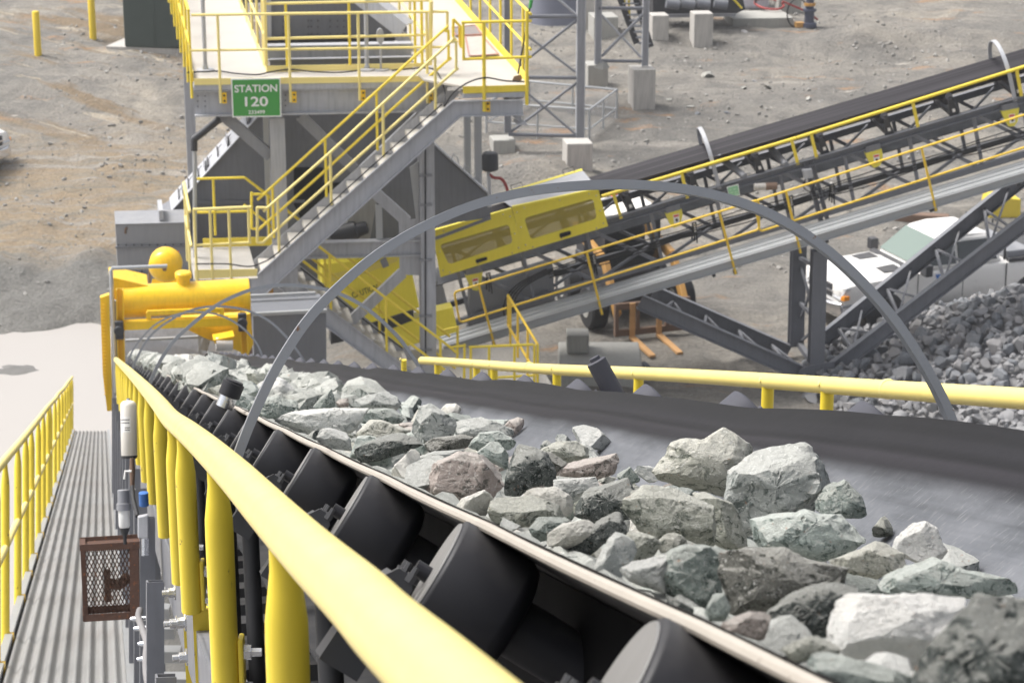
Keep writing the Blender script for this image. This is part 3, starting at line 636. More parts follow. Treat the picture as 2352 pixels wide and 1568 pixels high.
outl = [  # picture outline, tone, label, level above belt frame, thickness
 ([(1502,1078),(1538,1014),(1570,1006),(1602,1010),(1642,985),(1670,982),(1722,1006),(1732,1022),(1698,1058),(1670,1106),(1658,1146),(1618,1142),(1578,1126),(1498,1114)], 'tan', 'big tan-green boulder with a humped top behind the pale-topped largest one', -0.285, 0.8),
 ([(1664,1102),(1670,1070),(1698,1046),(1794,1017),(1834,1017),(1891,1066),(1913,1098),(1903,1130),(1879,1154),(1866,1186),(1794,1210),(1722,1234),(1698,1202),(1682,1154)], 'grey', 'largest boulder with a pale scuffed top and dark underside at the right of the heap', -0.285, 0.8),
 ([(1872,1138),(1931,1100),(1975,1138),(1992,1170),(1979,1190),(1899,1190),(1876,1170)], 'green', 'dark green angular rock tucked against the right side of the largest boulder', -0.31, 0.8),
 ([(1424,1118),(1482,1113),(1554,1118),(1594,1134),(1626,1170),(1642,1218),(1646,1250),(1594,1254),(1546,1230),(1498,1242),(1466,1202),(1438,1162)], 'olive', 'broad flat-faced tan-grey slab leaning in front of the tan-green boulder', -0.275, 0.55),
 ([(1590,1130),(1634,1130),(1690,1170),(1702,1210),(1718,1258),(1646,1262),(1618,1226),(1602,1170)], 'olive', 'dull olive rock squeezed between the flat-faced slab and the largest boulder', -0.3, 0.8),
 ([(1722,1234),(1738,1194),(1778,1178),(1842,1180),(1858,1169),(1891,1182),(1975,1182),(1979,1218),(1988,1246),(1939,1278),(1891,1289),(1826,1274),(1778,1266),(1730,1258)], 'palegreen', 'long pale green ridged slab below the largest boulder', -0.305, 0.8),
 ([(1649,1306),(1658,1270),(1686,1256),(1738,1262),(1794,1258),(1826,1282),(1891,1302),(1939,1310),(1948,1332),(1891,1343),(1818,1371),(1786,1403),(1730,1407),(1682,1412),(1658,1363)], 'brown', 'smooth dark brown-black boulder in front of the pale green slab', -0.268, 0.8),
 ([(2045,1262),(2067,1226),(2099,1202),(2127,1196),(2151,1214),(2167,1250),(2177,1265),(2167,1282),(2123,1296),(2091,1295),(2065,1284)], 'white', 'isolated pinkish white stone standing on bare belt at the right', -0.325, 0.8),
 ([(1900,1419),(1915,1379),(1963,1363),(2099,1361),(2179,1371),(2219,1379),(2183,1443),(2151,1491),(2115,1503),(2083,1540),(2019,1531),(1971,1511),(1903,1471)], 'white', 'big bright white boulder near the bottom right corner', -0.255, 0.8),
 ([(2095,1571),(2131,1491),(2187,1427),(2227,1371),(2243,1361),(2352,1395),(2403,1427),(2411,1619),(2099,1619)], 'dark', 'black boulder with rust red spots at the bottom right corner', -0.228, 0.8),
 ([(1742,1475),(1770,1411),(1810,1379),(1875,1351),(1923,1337),(1975,1353),(1955,1375),(1923,1411),(1903,1459),(1826,1483),(1778,1487)], 'dark', 'blackish green rock with pale rim between the brown boulder and the white boulder', -0.262, 0.8),
 ([(2011,1343),(2083,1306),(2155,1278),(2227,1310),(2323,1334),(2343,1363),(2243,1375),(2131,1379),(2043,1371)], 'palegreen', 'long pale green boulder above the big white one at the right', -0.295, 0.8),
 ([(1899,1294),(1971,1266),(2011,1242),(2075,1282),(2083,1310),(2003,1330),(1971,1324),(1923,1310)], 'tan', 'brownish tan rock wedged under the pinkish white stone', -0.315, 0.8),
 ([(1510,1330),(1554,1266),(1586,1250),(1642,1258),(1686,1258),(1666,1282),(1658,1330),(1658,1371),(1610,1407),(1538,1375)], 'green', 'speckled grey-green rock left of the smooth dark brown boulder', -0.27, 0.8),
 ([(1422,1310),(1466,1286),(1530,1273),(1554,1286),(1522,1330),(1526,1363),(1466,1343),(1442,1332)], 'pale', 'pale streaked rock at the belt edge left of the speckled grey-green one', -0.262, 0.8),
 ([(1617,1407),(1638,1371),(1658,1361),(1678,1403),(1662,1428),(1628,1423)], 'palegreen', 'small pale rounded rock at the belt edge under the speckled grey-green one', -0.25, 0.8),
 ([(1398,1274),(1442,1226),(1482,1221),(1521,1266),(1478,1298),(1402,1314)], 'olive', 'olive cracked rock in front of the flat-faced slab', -0.272, 0.8),
 ([(1506,1250),(1538,1222),(1578,1242),(1566,1274),(1522,1270)], 'tan', 'small tan knob under the lower edge of the flat-faced slab', -0.28, 0.8),
 ([(1790,1487),(1858,1459),(1911,1483),(1931,1511),(1858,1515),(1822,1521)], 'olive', 'ochre-stained rock left of the big white boulder', -0.248, 0.8),
 ([(1654,1435),(1722,1403),(1770,1407),(1754,1471),(1698,1457)], 'pink', 'dull reddish rock at the belt edge below the smooth dark brown boulder', -0.252, 0.8),
 ([(1850,1516),(1907,1497),(2019,1531),(2099,1563),(2083,1595),(1939,1587),(1875,1545)], 'palegreen', 'pale green flat slab along the bottom below the white boulder', -0.24, 0.8),
 ([(974,1114),(988,1074),(1032,1050),(1064,1036),(1112,1042),(1144,1074),(1158,1090),(1152,1122),(1112,1156),(1072,1168),(1024,1142),(980,1121)], 'pink', 'reddish pink-veined boulder near the left belt edge', -0.258, 0.8),
 ([(918,1086),(936,1058),(988,1038),(1048,1031),(1068,1037),(1004,1078),(980,1114),(924,1094)], 'grey', 'grey-green rock tight against the left side of the reddish boulder', -0.255, 0.8),
 ([(1166,1026),(1184,1020),(1224,1030),(1256,1042),(1278,1074),(1278,1108),(1224,1118),(1192,1140),(1158,1136),(1162,1082)], 'dark', 'upright dark blocky rock with pale dusted top beside the reddish one', -0.272, 0.8),
 ([(1228,1036),(1268,1037),(1303,1066),(1296,1088),(1272,1090),(1240,1066)], 'brown', 'dark low rock directly behind the upright dark block', -0.29, 0.8),
 ([(1094,1036),(1136,1013),(1168,1028),(1168,1078),(1144,1066),(1112,1050)], 'palegreen', 'smooth pale green rock between the reddish boulder and the upright block', -0.268, 0.8),
 ([(1238,1033),(1280,1014),(1324,1012),(1353,1030),(1353,1052),(1320,1065),(1272,1060)], 'olive', 'olive rock at the bare belt behind the upright block', -0.31, 0.8),
 ([(1275,1088),(1296,1070),(1336,1054),(1384,1046),(1408,1040),(1422,1062),(1415,1089),(1368,1102),(1304,1095)], 'pink', 'low reddish-brown rock right of the upright block', -0.305, 0.8),
 ([(1270,1100),(1352,1094),(1378,1108),(1348,1140),(1320,1153),(1276,1126)], 'pale', 'pale streaked rock between the upright block and the dark green wedge', -0.29, 0.8),
 ([(1315,1186),(1352,1118),(1392,1098),(1440,1097),(1463,1116),(1440,1138),(1436,1190),(1392,1207),(1352,1207)], 'dark', 'dark green wedge-shaped rock left of the flat-faced slab', -0.292, 0.8),
 ([(1120,1177),(1144,1142),(1216,1138),(1272,1158),(1298,1185),(1240,1207),(1176,1214),(1124,1190)], 'olive', 'olive-beige rock in front of the upright dark block', -0.272, 0.8),
 ([(1202,1132),(1220,1118),(1272,1117),(1314,1146),(1318,1169),(1296,1185),(1256,1164),(1208,1143)], 'beige', 'smooth beige cobble resting behind the olive-beige rock', -0.28, 0.8),
 ([(1254,1236),(1296,1202),(1340,1192),(1370,1206),(1352,1230),(1300,1261),(1264,1250)], 'beige', 'bright cream stone right behind the pale belt edge', -0.265, 0.8),
 ([(1295,1262),(1352,1222),(1392,1186),(1420,1174),(1442,1186),(1442,1228),(1388,1248),(1352,1278),(1320,1282)], 'dark', 'black-green rock right of the bright cream stone', -0.27, 0.8),
 ([(1214,1214),(1232,1186),(1311,1186),(1284,1214),(1256,1242),(1230,1244)], 'green', 'small green rock left of the bright cream stone', -0.265, 0.8),
 ([(946,998),(968,938),(1000,926),(1032,942),(1050,970),(1036,1001),(1024,1018),(976,1018)], 'grey', 'tall grey-green rock with a rounded head in the middle of the heap', -0.25, 0.8),
 ([(1038,1002),(1072,966),(1112,957),(1160,970),(1182,996),(1144,1006),(1096,1010)], 'grey', 'knobbly grey rock at the right shoulder of the heap', -0.285, 0.8),
 ([(1074,1026),(1104,994),(1144,989),(1186,1014),(1168,1033),(1112,1038)], 'palegreen', 'pale green-blue rock in front of the knobbly grey one', -0.275, 0.8),
 ([(630,968),(655,946),(712,938),(816,936),(849,938),(828,966),(796,996),(728,1001),(671,993)], 'pale', 'long whitish slab lying across the heap behind the big hoop foot', -0.24, 0.6),
 ([(806,928),(856,902),(888,899),(920,926),(926,940),(864,938),(824,938)], 'grey', 'flat-topped grey-green rock at the rear with a dark right end', -0.26, 0.8),
 ([(822,958),(856,940),(904,937),(929,970),(872,977),(832,970)], 'green', 'green rock lying on the right end of the long whitish slab', -0.25, 0.8),
 ([(818,1006),(844,963),(872,965),(945,991),(916,1006),(872,1018),(822,1033)], 'tan', 'light tan cleaved block behind the white-streaked dark rock', -0.242, 0.8),
 ([(814,1048),(856,1018),(912,997),(945,993),(974,1023),(936,1042),(872,1062),(828,1062)], 'dark', 'dark rock with white streaks in front of the tan cleaved block', -0.242, 0.8),
 ([(726,1001),(752,982),(801,998),(809,1036),(760,1029),(737,1017)], 'pale', 'pale grey angular rock below the long whitish slab', -0.235, 0.8),
 ([(974,1022),(1000,1006),(1064,997),(1086,1002),(1074,1030),(1000,1042)], 'brown', 'dark flat rock under the tall rounded one', -0.265, 0.8),
 ([(718,940),(736,914),(760,893),(770,936),(744,946)], 'green', 'pointed green shard standing on the heap', -0.25, 0.8),
 ([(582,900),(591,878),(639,866),(677,882),(667,908),(599,914)], 'white', 'chalky white rock on top of the heap beside the hoop', -0.258, 0.8),
 ([(579,926),(599,914),(639,909),(678,930),(673,956),(599,968),(567,934)], 'green', 'green-grey rock by the left hoop leg', -0.24, 0.8),
 ([(780,916),(800,914),(801,935),(776,935),(771,926)], 'pink', 'small pinkish brown pebble beside the pointed shard', -0.262, 0.8),
]
placed = []
def outline_rock(pts, tone, label, b, thick, seed):
    rnd = random.Random(seed*17+3); n = len(pts)
    ar = cx = cy = 0
    for i in range(n):
        x0, y0 = pts[i]; x1, y1 = pts[(i+1) % n]; c = x0*y1-x1*y0; ar += c; cx += (x0+x1)*c; cy += (y0+y1)*c
    cx, cy = cx/(3*ar), cy/(3*ar)
    c0, z = on_b(cx, cy, b); k = z/F
    rt = Vector((1, 0, 0)); up = Vector((0, ST, CT)); fw = (c0-CAM).normalized()
    nt_, np_ = 84, 44; rad = []
    for j in range(nt_):
        th = 2*math.pi*j/nt_; dx, dy = math.cos(th), math.sin(th); best = 1e9
        for i in range(n):
            x0, y0 = pts[i][0]-cx, -(pts[i][1]-cy); x1, y1 = pts[(i+1) % n][0]-cx, -(pts[(i+1) % n][1]-cy)
            ex, ey = x1-x0, y1-y0; den = dx*ey-dy*ex
            if abs(den) < 1e-9: continue
            tt = (x0*ey-y0*ex)/den; uu = (x0*dy-y0*dx)/den
            if tt > 0 and -1e-6 <= uu <= 1+1e-6: best = min(best, tt)
        rad.append(best*k)
    rm = sum(rad)/nt_; mn = min(rad)
    co = []; 
    for i in range(np_+1):
        ph = -math.pi/2+math.pi*i/np_; cz = max(0, math.cos(ph))**.62; sz = math.copysign(abs(math.sin(ph))**.9, math.sin(ph))
        for j in range(nt_):
            th = 2*math.pi*j/nt_; r_ = rad[j]/rm
            co.append(Vector((math.cos(th)*r_*cz, sz*thick*(.55+.45*mn/rm), math.sin(th)*r_*cz)))
    planes = []
    for q in range(11):       # cleavage faces, mostly on the near and upper side so that the outline stays
        d = Vector((rnd.gauss(0, .75), -abs(rnd.gauss(.7, .5)) if q < 8 else abs(rnd.gauss(.6, .3)), rnd.gauss(.15, .7))).normalized()
        sup = max(p.dot(d) for p in co); planes.append((d, sup*rnd.uniform(.66, .88)))
    bed = Vector((rnd.gauss(0, .5), rnd.gauss(0, .4), rnd.gauss(0, 1))).normalized()
    co = rough_up(co, rnd, Vector((seed*2.3, seed*1.1, seed*.7)), planes, .042, bed, rnd.uniform(2, 3.6))
    ox = [math.cos(2*math.pi*j/nt_)*rad[j]/rm for j in range(nt_)]; oz = [math.sin(2*math.pi*j/nt_)*rad[j]/rm for j in range(nt_)]
    def fit(v, lo, hi):
        a, b = min(v), max(v); return lambda x: lo+(x-a)*(hi-lo)/(b-a)
    fx_, fz_ = fit([p.x for p in co], min(ox), max(ox)), fit([p.z for p in co], min(oz), max(oz))
    vs = [rt*fx_(p.x)*1.02+fw*p.y+up*fz_(p.z)*1.02 for p in co]
    fs = [(i*nt_+j, (i+1)*nt_+j, (i+1)*nt_+(j+1) % nt_, i*nt_+(j+1) % nt_) for i in range(np_) for j in range(nt_)]
    me = bpy.data.meshes.new('rock'); me.from_pydata(vs, [], fs); bm = bmesh.new(); bm.from_mesh(me)
    bmesh.ops.remove_doubles(bm, verts=bm.verts, dist=1e-4); bmesh.ops.recalc_face_normals(bm, faces=bm.faces); bm.to_mesh(me); bm.free()
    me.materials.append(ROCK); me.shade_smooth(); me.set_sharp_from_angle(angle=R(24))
    rock(c0, (rm, rm, rm), tone, label, rot=(0, 0, 0), mesh=me, jit=.06); placed.append((c0, rm))
for i, o_ in enumerate(outl): outline_rock(*o_, i+1)
for i, (u, v_, w, h, b, tone, lab) in enumerate([
 (500, 838, 78, 56, -.255, 'grey', 'large grey rock topping the heap near the belt tail'),
 (425, 832, 70, 40, -.25, 'beige', 'small bright rock beside the large one near the belt tail'),
 (488, 888, 36, 28, -.24, 'dark', 'small dark triangular rock close to the pale belt edge'),
 (560, 895, 90, 55, -.25, 'palegreen', 'pale green rock behind the left hoop leg'),
 (1487, 1083, 75, 42, -.31, 'pale', 'small pale pebble rock between the low reddish rock and the tan-green boulder'),
 (1440, 1092, 60, 40, -.31, 'green', 'small dark green rock right beside the low reddish-brown rock'),
 (600, 868, 70, 36, -.255, 'olive', 'flat olive rock on the heap between the second hoop and the big hoop'),
 (455, 880, 50, 34, -.245, 'pale', 'pale rock left of the small dark triangular one')]):
    p, hw, hh = sized(u, v_, w, h, b); rnd = random.Random(i*31+2); me = RM[(i*5+1) % 12]
    ex = Vector([max(abs(q.co[k]) for q in me.vertices) for k in range(3)]); RIDX[0] = i; dp = (hw+hh)/2
    rock(p, (hw/ex.x*1.06, dp/ex.y, hh/ex.z*1.12), tone, lab, rot=(PITCH*-.6, rnd.uniform(-.18, .18), -R(10)), mesh=me); placed.append((p, max(hw, hh)))
# the rest of the heap: smaller pieces packed between
def heap_b(a, s):               # top of the heap across the belt
    u = (a-.46)/.82
    return -.275-.08*max(0, u)**1.5+.035*math.sin(s*1.3)*(1-u*.5)
rnd = random.Random(99)
pal = ['green', 'grey', 'grey', 'olive', 'palegreen', 'pale', 'dark', 'tan', 'green', 'beige', 'pink', 'palegreen']
words = {'green': 'grey-green', 'grey': 'grey', 'olive': 'olive', 'palegreen': 'pale green', 'pale': 'pale grey', 'dark': 'blackish green', 'tan': 'tan', 'beige': 'cream', 'pink': 'reddish'}
n = 0
for tries in range(16000):
    if n >= 245: break
    s = 1.45+(11.0-1.45)*rnd.random()**1.15; a = rnd.uniform(.47, 1.25)
    r = rnd.choice((.026, .032, .036, .042, .05, .058))*min(1, .35+s*.11); low = .035*max(0, 1-s/6)
    if a-r < .475 and s < 6: a = .475+r
    p = cv(s, a, max(belt_b(a)+r*.8, heap_b(a, s)-low-r*1.05-rnd.uniform(0.0, .05)))
    if any((p-q).length < (r+qr)*.72 for q, qr in placed): continue
    tone = rnd.choice(pal); RIDX[0] = rnd.randrange(1000)
    where = 'near the bottom right' if s < 2.6 else ('around the largest boulders' if s < 4.8 else 'behind the big hoop' if s < 7.5 else 'towards the second hoop')
    rock(p, (r*1.15, r*rnd.uniform(.9, 1.25), r*rnd.uniform(.95, 1.3)), tone, 'small %s broken rock packed in the heap %s' % (words[tone], where), mesh=RM[rnd.randrange(18)])
    placed.append((p, r)); n += 1
# far part of the heap and the fines under everything read as one mass
hp = MB(); vs = []; fs = []
na, ns = 40, 420
for i in range(ns+1):
    s = 1.2+(31.8-1.2)*i/ns
    for k in range(na+1):
        a = .455+.66*k/na; e = min(1, min(k, na-k)/9)
        h = max(belt_b(a)+.004, (heap_b(a, s)-.14)*e+(belt_b(a)-.01)*(1-e))
        q = cv(s, a, h); h = max(h, belt_b(a)+.004)+(.0 if k in (0, na) else 1)*abs(.04*noise.fractal(q*9, .9, 2, 4)+.035*abs(noise.noise(q*16))+.03*(noise.cell(q*24)-.5))*e; vs.append(cv(s, a, h))
for i in range(ns):
    for k in range(na): o = i*(na+1)+k; fs.append((o, o+1, o+na+2, o+na+1))
hp.add(vs, fs)
lows = [rock_mesh('rock_low', 300+i, 2, 9, (1, .85, .7), .05) for i in range(6)]
pp = []
for tries in range(9000):
    s = rnd.uniform(10.8, 31.6); a = rnd.uniform(.47, 1.24); r = rnd.choice((.05, .06, .075, .09, .11))
    p = cv(s, a, max(belt_b(a)+r*.5, heap_b(a, s)-r*.7))
    if any(abs((p-q).length) < (r+qr)*.62 for q, qr in pp[-500:]): continue
    pp.append((p, r)); me = lows[rnd.randrange(6)]
    mt = Matrix.Rotation(rnd.uniform(0, 6.28), 3, 'Z') @ Matrix.Rotation(rnd.uniform(-.6, .6), 3, 'X')
    hp.add([p+mt @ (q.co*r*1.1) for q in me.vertices], [tuple(f.vertices) for f in me.polygons])
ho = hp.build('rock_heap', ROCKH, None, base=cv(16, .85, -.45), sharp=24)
ho.color = (.24, .26, .24, 1)
tag(ho, 'crushed rock and fines filling the belt under and behind the bigger rocks', 'rock heap', None, 'stuff')
for me in lows: bpy.data.meshes.remove(me)
# ---------------------------------------------------------------- stockpile at the right
def pile_mat():
    m, t, b = nt('stockpile_stone'); v = coords(t); oi = N(t, 'ShaderNodeObjectInfo')
    n = noise_tex(t, 5, 5, .65, v); base = mix(t, n, (.085, .09, .10), (.27, .28, .295))
    base = mix(t, ramp(t, oi.outputs['Random'], [(0, (0, 0, 0)), (.5, (0, 0, 0)), (1, (.8, .8, .8))]), base, (.38, .36, .35))
    L(t, base, b.inputs['Base Color']); b.inputs['Roughness'].default_value = .85; bump(t, b, noise_tex(t, 9, 5, .6, v), .006, .6); return m
PILE = pile_mat()
PM = [rock_mesh('stone', 700+i*3, 3, 10, (1, .8, .7), .05, PILE) for i in range(8)]
# ================================================================ terrain
def sstep(a, b, x):
    t = max(0, min(1, (x-a)/(b-a))); return t*t*(3-2*t)
def terr_smooth(X, Y):
    r = max(0, Y-46)*.045
    if Y < 48.2: l = -2.3
    elif Y < 52.5: l = -2.3+1.15*sstep(48.2, 52.5, Y)
    else: l = -1.15+.165*min(Y-52.5, 10.5)+.05*max(0, Y-63)
    t = sstep(-7.0, -2.6, X); h = l*(1-t)+r*t
    h += .75*math.exp(-((X-.55)**2/2.6+(Y-52.6)**2/1.8))            # heap at the tower foot
    h += .35*math.exp(-((X-4.5)**2/8+(Y-66.5)**2/1.2))
    h += .45*math.exp(-((X-12.6)**2/9+(Y-66)**2/1.0))+.3*math.exp(-((X-9.5)**2/2+(Y-66)**2/.8))
    return h
def terr(X, Y):
    h = terr_smooth(X, Y)
    p = Vector((X, Y, 0)); am = .5 if (X < -6 and Y < 48) else 1
    h += am*(.075*noise.fractal(p*.55, .9, 2, 3)+.045*noise.fractal(p*1.9, .85, 2, 4))
    bk = sstep(-3.5, -6, X)*sstep(47.6, 49, Y)*sstep(56, 52, Y) if Y < 56 else 0
    if bk > 0: h += bk*(.22*noise.fractal(Vector((X*.9, Y*.6, 3)), .8, 2, 4)+.10*abs(noise.noise(Vector((X*2.3, Y*1.2, 7)))))
    # ruts: tyre tracks crossing the left yard, and level tracks at right
    if X < 0:
        w = (X*.60+Y*.80); u = (X*.80-Y*.60)
        h += .045*noise.noise(Vector((w*2.2, u*.12, 4)))
        for w0 in (40.6, 43.1, 45.9, 48.0):
            q = w-w0-.35*math.sin(u*.13+w0)
            for e in (-.85, .85): h -= .07*math.exp(-((q-e)/.20)**2)-.035*math.exp(-((q-e-.33)/.13)**2)
    else: h += .03*noise.noise(Vector((X*.12, Y*2.0, 9)))
    return h
def G(px, py):                   # sighting carried to the ground
    r = ray(px, py); t = 20.0
    while t < 140:
        p = CAM+r*t
        if p.z < terr_smooth(p.x, p.y): break
        t += .05
    return CAM+r*t
def axis(lo, hi, fine_lo, fine_hi, step, coarse):
    out = []; x = lo
    while x < hi-1e-6:
        out.append(x); x += step if fine_lo <= x < fine_hi else coarse
    return out+[hi]
xs = axis(-260, 260, -18, 19, .16, 11); ys = axis(-30, 420, 37, 76, .16, 9)
vs = [(x, y, terr(x, y)) for y in ys for x in xs]; nx = len(xs)
fs = [(j*nx+i, j*nx+i+1, (j+1)*nx+i+1, (j+1)*nx+i) for j in range(len(ys)-1) for i in range(nx-1)]
def ground_mat():
    m, t, b = nt('quarry_ground'); v = coords(t)
    big = noise_tex(t, .16, 5, .6, v, .6); mid = noise_tex(t, .9, 6, .65, v, .5); fine = noise_tex(t, 14, 6, .75, v)
    base = ramp(t, big, [(.32, (.20, .19, .174)), (.45, (.285, .266, .238)), (.57, (.345, .315, .272)), (.70, (.41, .365, .30))])
    base = mix(t, ramp(t, mid, [(.38, (.75, .75, .75)), (.55, (0, 0, 0))]), base, (.19, .182, .168))
    # wheel ruts worn through the left yard
    sxx = N(t, 'ShaderNodeSeparateXYZ'); L(t, v, sxx.inputs[0])
    # level wheel streaks
    st = noise_tex(t, 1, 5, .62, coords(t, 'Object', (.30, 1.7, 1)))
    base = mix(t, ramp(t, st, [(.56, (0, 0, 0)), (.74, (.6, .6, .6))]), base, (.50, .455, .40))
    st2 = noise_tex(t, 1, 5, .6, coords(t, 'Object', (.28, 2.2, 1)))
    base = mix(t, ramp(t, st2, [(.30, (.5, .5, .5)), (.44, (0, 0, 0))]), base, (.175, .17, .16))
    # slanting ruts on the left yard
    sx = N(t, 'ShaderNodeSeparateXYZ'); L(t, v, sx.inputs[0])
    lm = N(t, 'ShaderNodeMapRange'); L(t, sx.outputs[0], lm.inputs[0]); lm.inputs[1].default_value = -1.5; lm.inputs[2].default_value = -4.5
    mp = N(t, 'ShaderNodeMapping', vector_type='TEXTURE'); L(t, v, mp.inputs[0]); mp.inputs['Rotation'].default_value = (0, 0, R(-37)); mp.inputs['Scale'].default_value = (9, 1, 1)
    rt = noise_tex(t, .85, 4, .6, mp.outputs[0], .2)
    rm = mix(t, 1, ramp(t, rt, [(.53, (0, 0, 0)), (.60, (.95, .95, .95))]), lm.outputs[0], 'MULTIPLY')
    base = mix(t, rm, base, (.27, .205, .135))
    rt2 = noise_tex(t, 2.3, 4, .6, mp.outputs[0], .2)
    rm2 = mix(t, 1, ramp(t, rt2, [(.60, (0, 0, 0)), (.66, (.85, .85, .85))]), lm.outputs[0], 'MULTIPLY')
    base = mix(t, rm2, base, (.50, .43, .33))
    # clay patches
    cl = noise_tex(t, 1, 5, .66, coords(t, 'Object', (.42, 1.25, 1)), .5)
    base = mix(t, ramp(t, cl, [(.60, (0, 0, 0)), (.68, (.75, .75, .75))]), base, (.44, .26, .14))
    cl2 = noise_tex(t, 1, 4, .6, coords(t, 'Object', (.9, 2.2, 1)))
    base = mix(t, ramp(t, cl2, [(.68, (0, 0, 0)), (.73, (.9, .9, .9))]), base, (.62, .57, .50))
    # worked strata of the lower left yard
    bs = N(t, 'ShaderNodeMapRange'); L(t, sx.outputs[1], bs.inputs[0]); bs.inputs[1].default_value = 61; bs.inputs[2].default_value = 57
    st3 = noise_tex(t, 1, 6, .68, coords(t, 'Object', (.26, 1.5, 1)), .7)
    sm_ = mix(t, 1, lm.outputs[0], bs.outputs[0], 'MULTIPLY'); sm_ = mix(t, 1, sm_, (.92, .92, .92), 'MULTIPLY')
    base = mix(t, sm_, base, ramp(t, st3, [(.30, (.16, .15, .13)), (.42, (.29, .26, .21)), (.50, (.38, .29, .19)), (.56, (.33, .30, .26)), (.64, (.52, .46, .39)), (.72, (.36, .20, .11))]))
    # grey fill on the bank above the pond
    bk = N(t, 'ShaderNodeMapRange'); L(t, sx.outputs[1], bk.inputs[0]); bk.inputs[1].default_value = 52.9; bk.inputs[2].default_value = 51.6
    bm_ = mix(t, 1, lm.outputs[0], bk.outputs[0], 'MULTIPLY')
    base = mix(t, bm_, base, mix(t, mid, (.17, .165, .15), (.30, .29, .27)))
    base = mix(t, .55, base, ramp(t, fine, [(.28, (.30, .30, .30)), (.48, (.95, .95, .95)), (.70, (1.5, 1.46, 1.4))]), 'MULTIPLY')
    pb = noise_tex(t, 5, 6, .8, v); base = mix(t, ramp(t, pb, [(.61, (0, 0, 0)), (.68, (.5, .5, .5))]), base, (.50, .49, .45)); base = mix(t, ramp(t, pb, [(.32, (.5, .5, .5)), (.39, (0, 0, 0))]), base, (.14, .135, .125))
    L(t, base, b.inputs['Base Color']); b.inputs['Roughness'].default_value = .92; b.inputs['Specular IOR Level'].default_value = .25
    hm = N(t, 'ShaderNodeMath', operation='MULTIPLY_ADD'); L(t, mid, hm.inputs[0]); hm.inputs[1].default_value = 2; L(t, fine, hm.inputs[2])
    bump(t, b, hm.outputs[0], .13, .9); return m
g = MB(); g.add(vs, fs); go = g.build('ground', ground_mat(), None, base=(0, 0, 0), sharp=180); tag(go, kind='structure')
def water_mat():
    m, t, b = nt('silty_water'); v = coords(t)
    L(t, mix(t, noise_tex(t, .12, 3, .5, v), (.37, .345, .32), (.41, .385, .36)), b.inputs['Base Color'])
    b.inputs['Roughness'].default_value = .4; b.inputs['IOR'].default_value = 1.33
    bump(t, b, noise_tex(t, 3, 3, .5, v), .01, .15); return m
wt = MB(); WZ = -2.02
wvs = [(-200, -25, WZ), (-5.0, -25, WZ), (-5.0, 52, WZ), (-200, 52, WZ)]
wt.add(wvs, [(0, 1, 2, 3)]); tag(wt.build('water', water_mat(), None, base=(-30, 20, WZ)), kind='structure')
il = MB()
ip = on_plane(34, 850, Vector((0, 0, WZ)), UP)
vs = []; n = 20
for j in range(9):
    for k in range(n):
        r_ = j/8; th = 2*math.pi*k/n; rr_ = r_*(1+.35*noise.noise(Vector((math.cos(th)*1.5, math.sin(th)*1.5, 5))))
        x, y = rr_*.62*math.cos(th), rr_*.38*math.sin(th); vs.append(ip+Vector((x, y, .10*(1-r_**1.5)-.03+.05*noise.noise(Vector((x*4, y*4, 1))))))
fs = [(j*n+k, j*n+(k+1) % n, (j+1)*n+(k+1) % n, (j+1)*n+k) for j in range(8) for k in range(n)]
il.add(vs, fs); io = il.build('mud_bar', paint('wet_mud', (.15, .145, .135), .8, .3, scale=4), None, base=ip); tag(io, 'low grey mud bar poking out of the pale silty pond', 'mud bar')
# loose stones lying all over the yard
gv = MB(); rnd = random.Random(77)
glow = [rock_mesh('pebble_low', 1200+i, 1, 7, (1, .8, .65), .05, None) for i in range(5)]
k = 0
while k < 3600:
    x = rnd.uniform(-13, 13); y = rnd.uniform(47, 70)
    if noise.noise(Vector((x*.35, y*.5, 11)))+.35*noise.noise(Vector((x*1.3, y*1.6, 2))) < rnd.uniform(-.45, .35): continue
    if x < -5 and y < 49: continue
    r = rnd.choice((.018, .022, .025, .03, .035, .04, .05, .07)); me = glow[rnd.randrange(5)]; k += 1
    mt = Matrix.Rotation(rnd.uniform(0, 6.28), 3, 'Z') @ Matrix.Rotation(rnd.uniform(-1, 1), 3, 'X'); p = Vector((x, y, terr(x, y)+r*.2))
    gv.add([p+mt @ (q.co*r) for q in me.vertices], [tuple(f.vertices) for f in me.polygons])
gv.calls = []
tag(gv.build('gravel', paint('loose_yard_stone', (.30, .285, .262), .9, .45, scale=.8), None, base=(0, 58, 0), sharp=20), 'loose grey-brown stones strewn over the yard', 'gravel', None, 'stuff')
for me in glow: bpy.data.meshes.remove(me)
# ---------------------------------------------------------------- stockpile stones
PC = G(2560, 885); PC = Vector((11.6, 40.6, 0)); PRX, PRY, PH = 6.6, 4.3, 2.12
def pile_h(x, y):
    d = math.hypot((x-PC.x)/PRX, (y-PC.y)/PRY); d *= 1+.10*noise.noise(Vector((x*.5, y*.5, 2)))
    return PH*max(0, 1-d)
pm = MB(); vs = []; fs = []; nn = 70
for j in range(nn+1):
    for i in range(nn+1):
        x = PC.x-PRX*1.1+2.2*PRX*i/nn; y = PC.y-PRY*1.1+2.2*PRY*j/nn
        vs.append((x, y, pile_h(x, y)-.16+.06*noise.noise(Vector((x*3, y*3, 0)))))
for j in range(nn):
    for i in range(nn): o = j*(nn+1)+i; fs.append((o, o+1, o+nn+2, o+nn+1))
pm.add(vs, fs)
rnd = random.Random(5); hashg = {}; pts = []
plow = [rock_mesh('stone_low', 900+i, 2, 9, (1, .8, .7), .05, PILE) for i in range(6)]
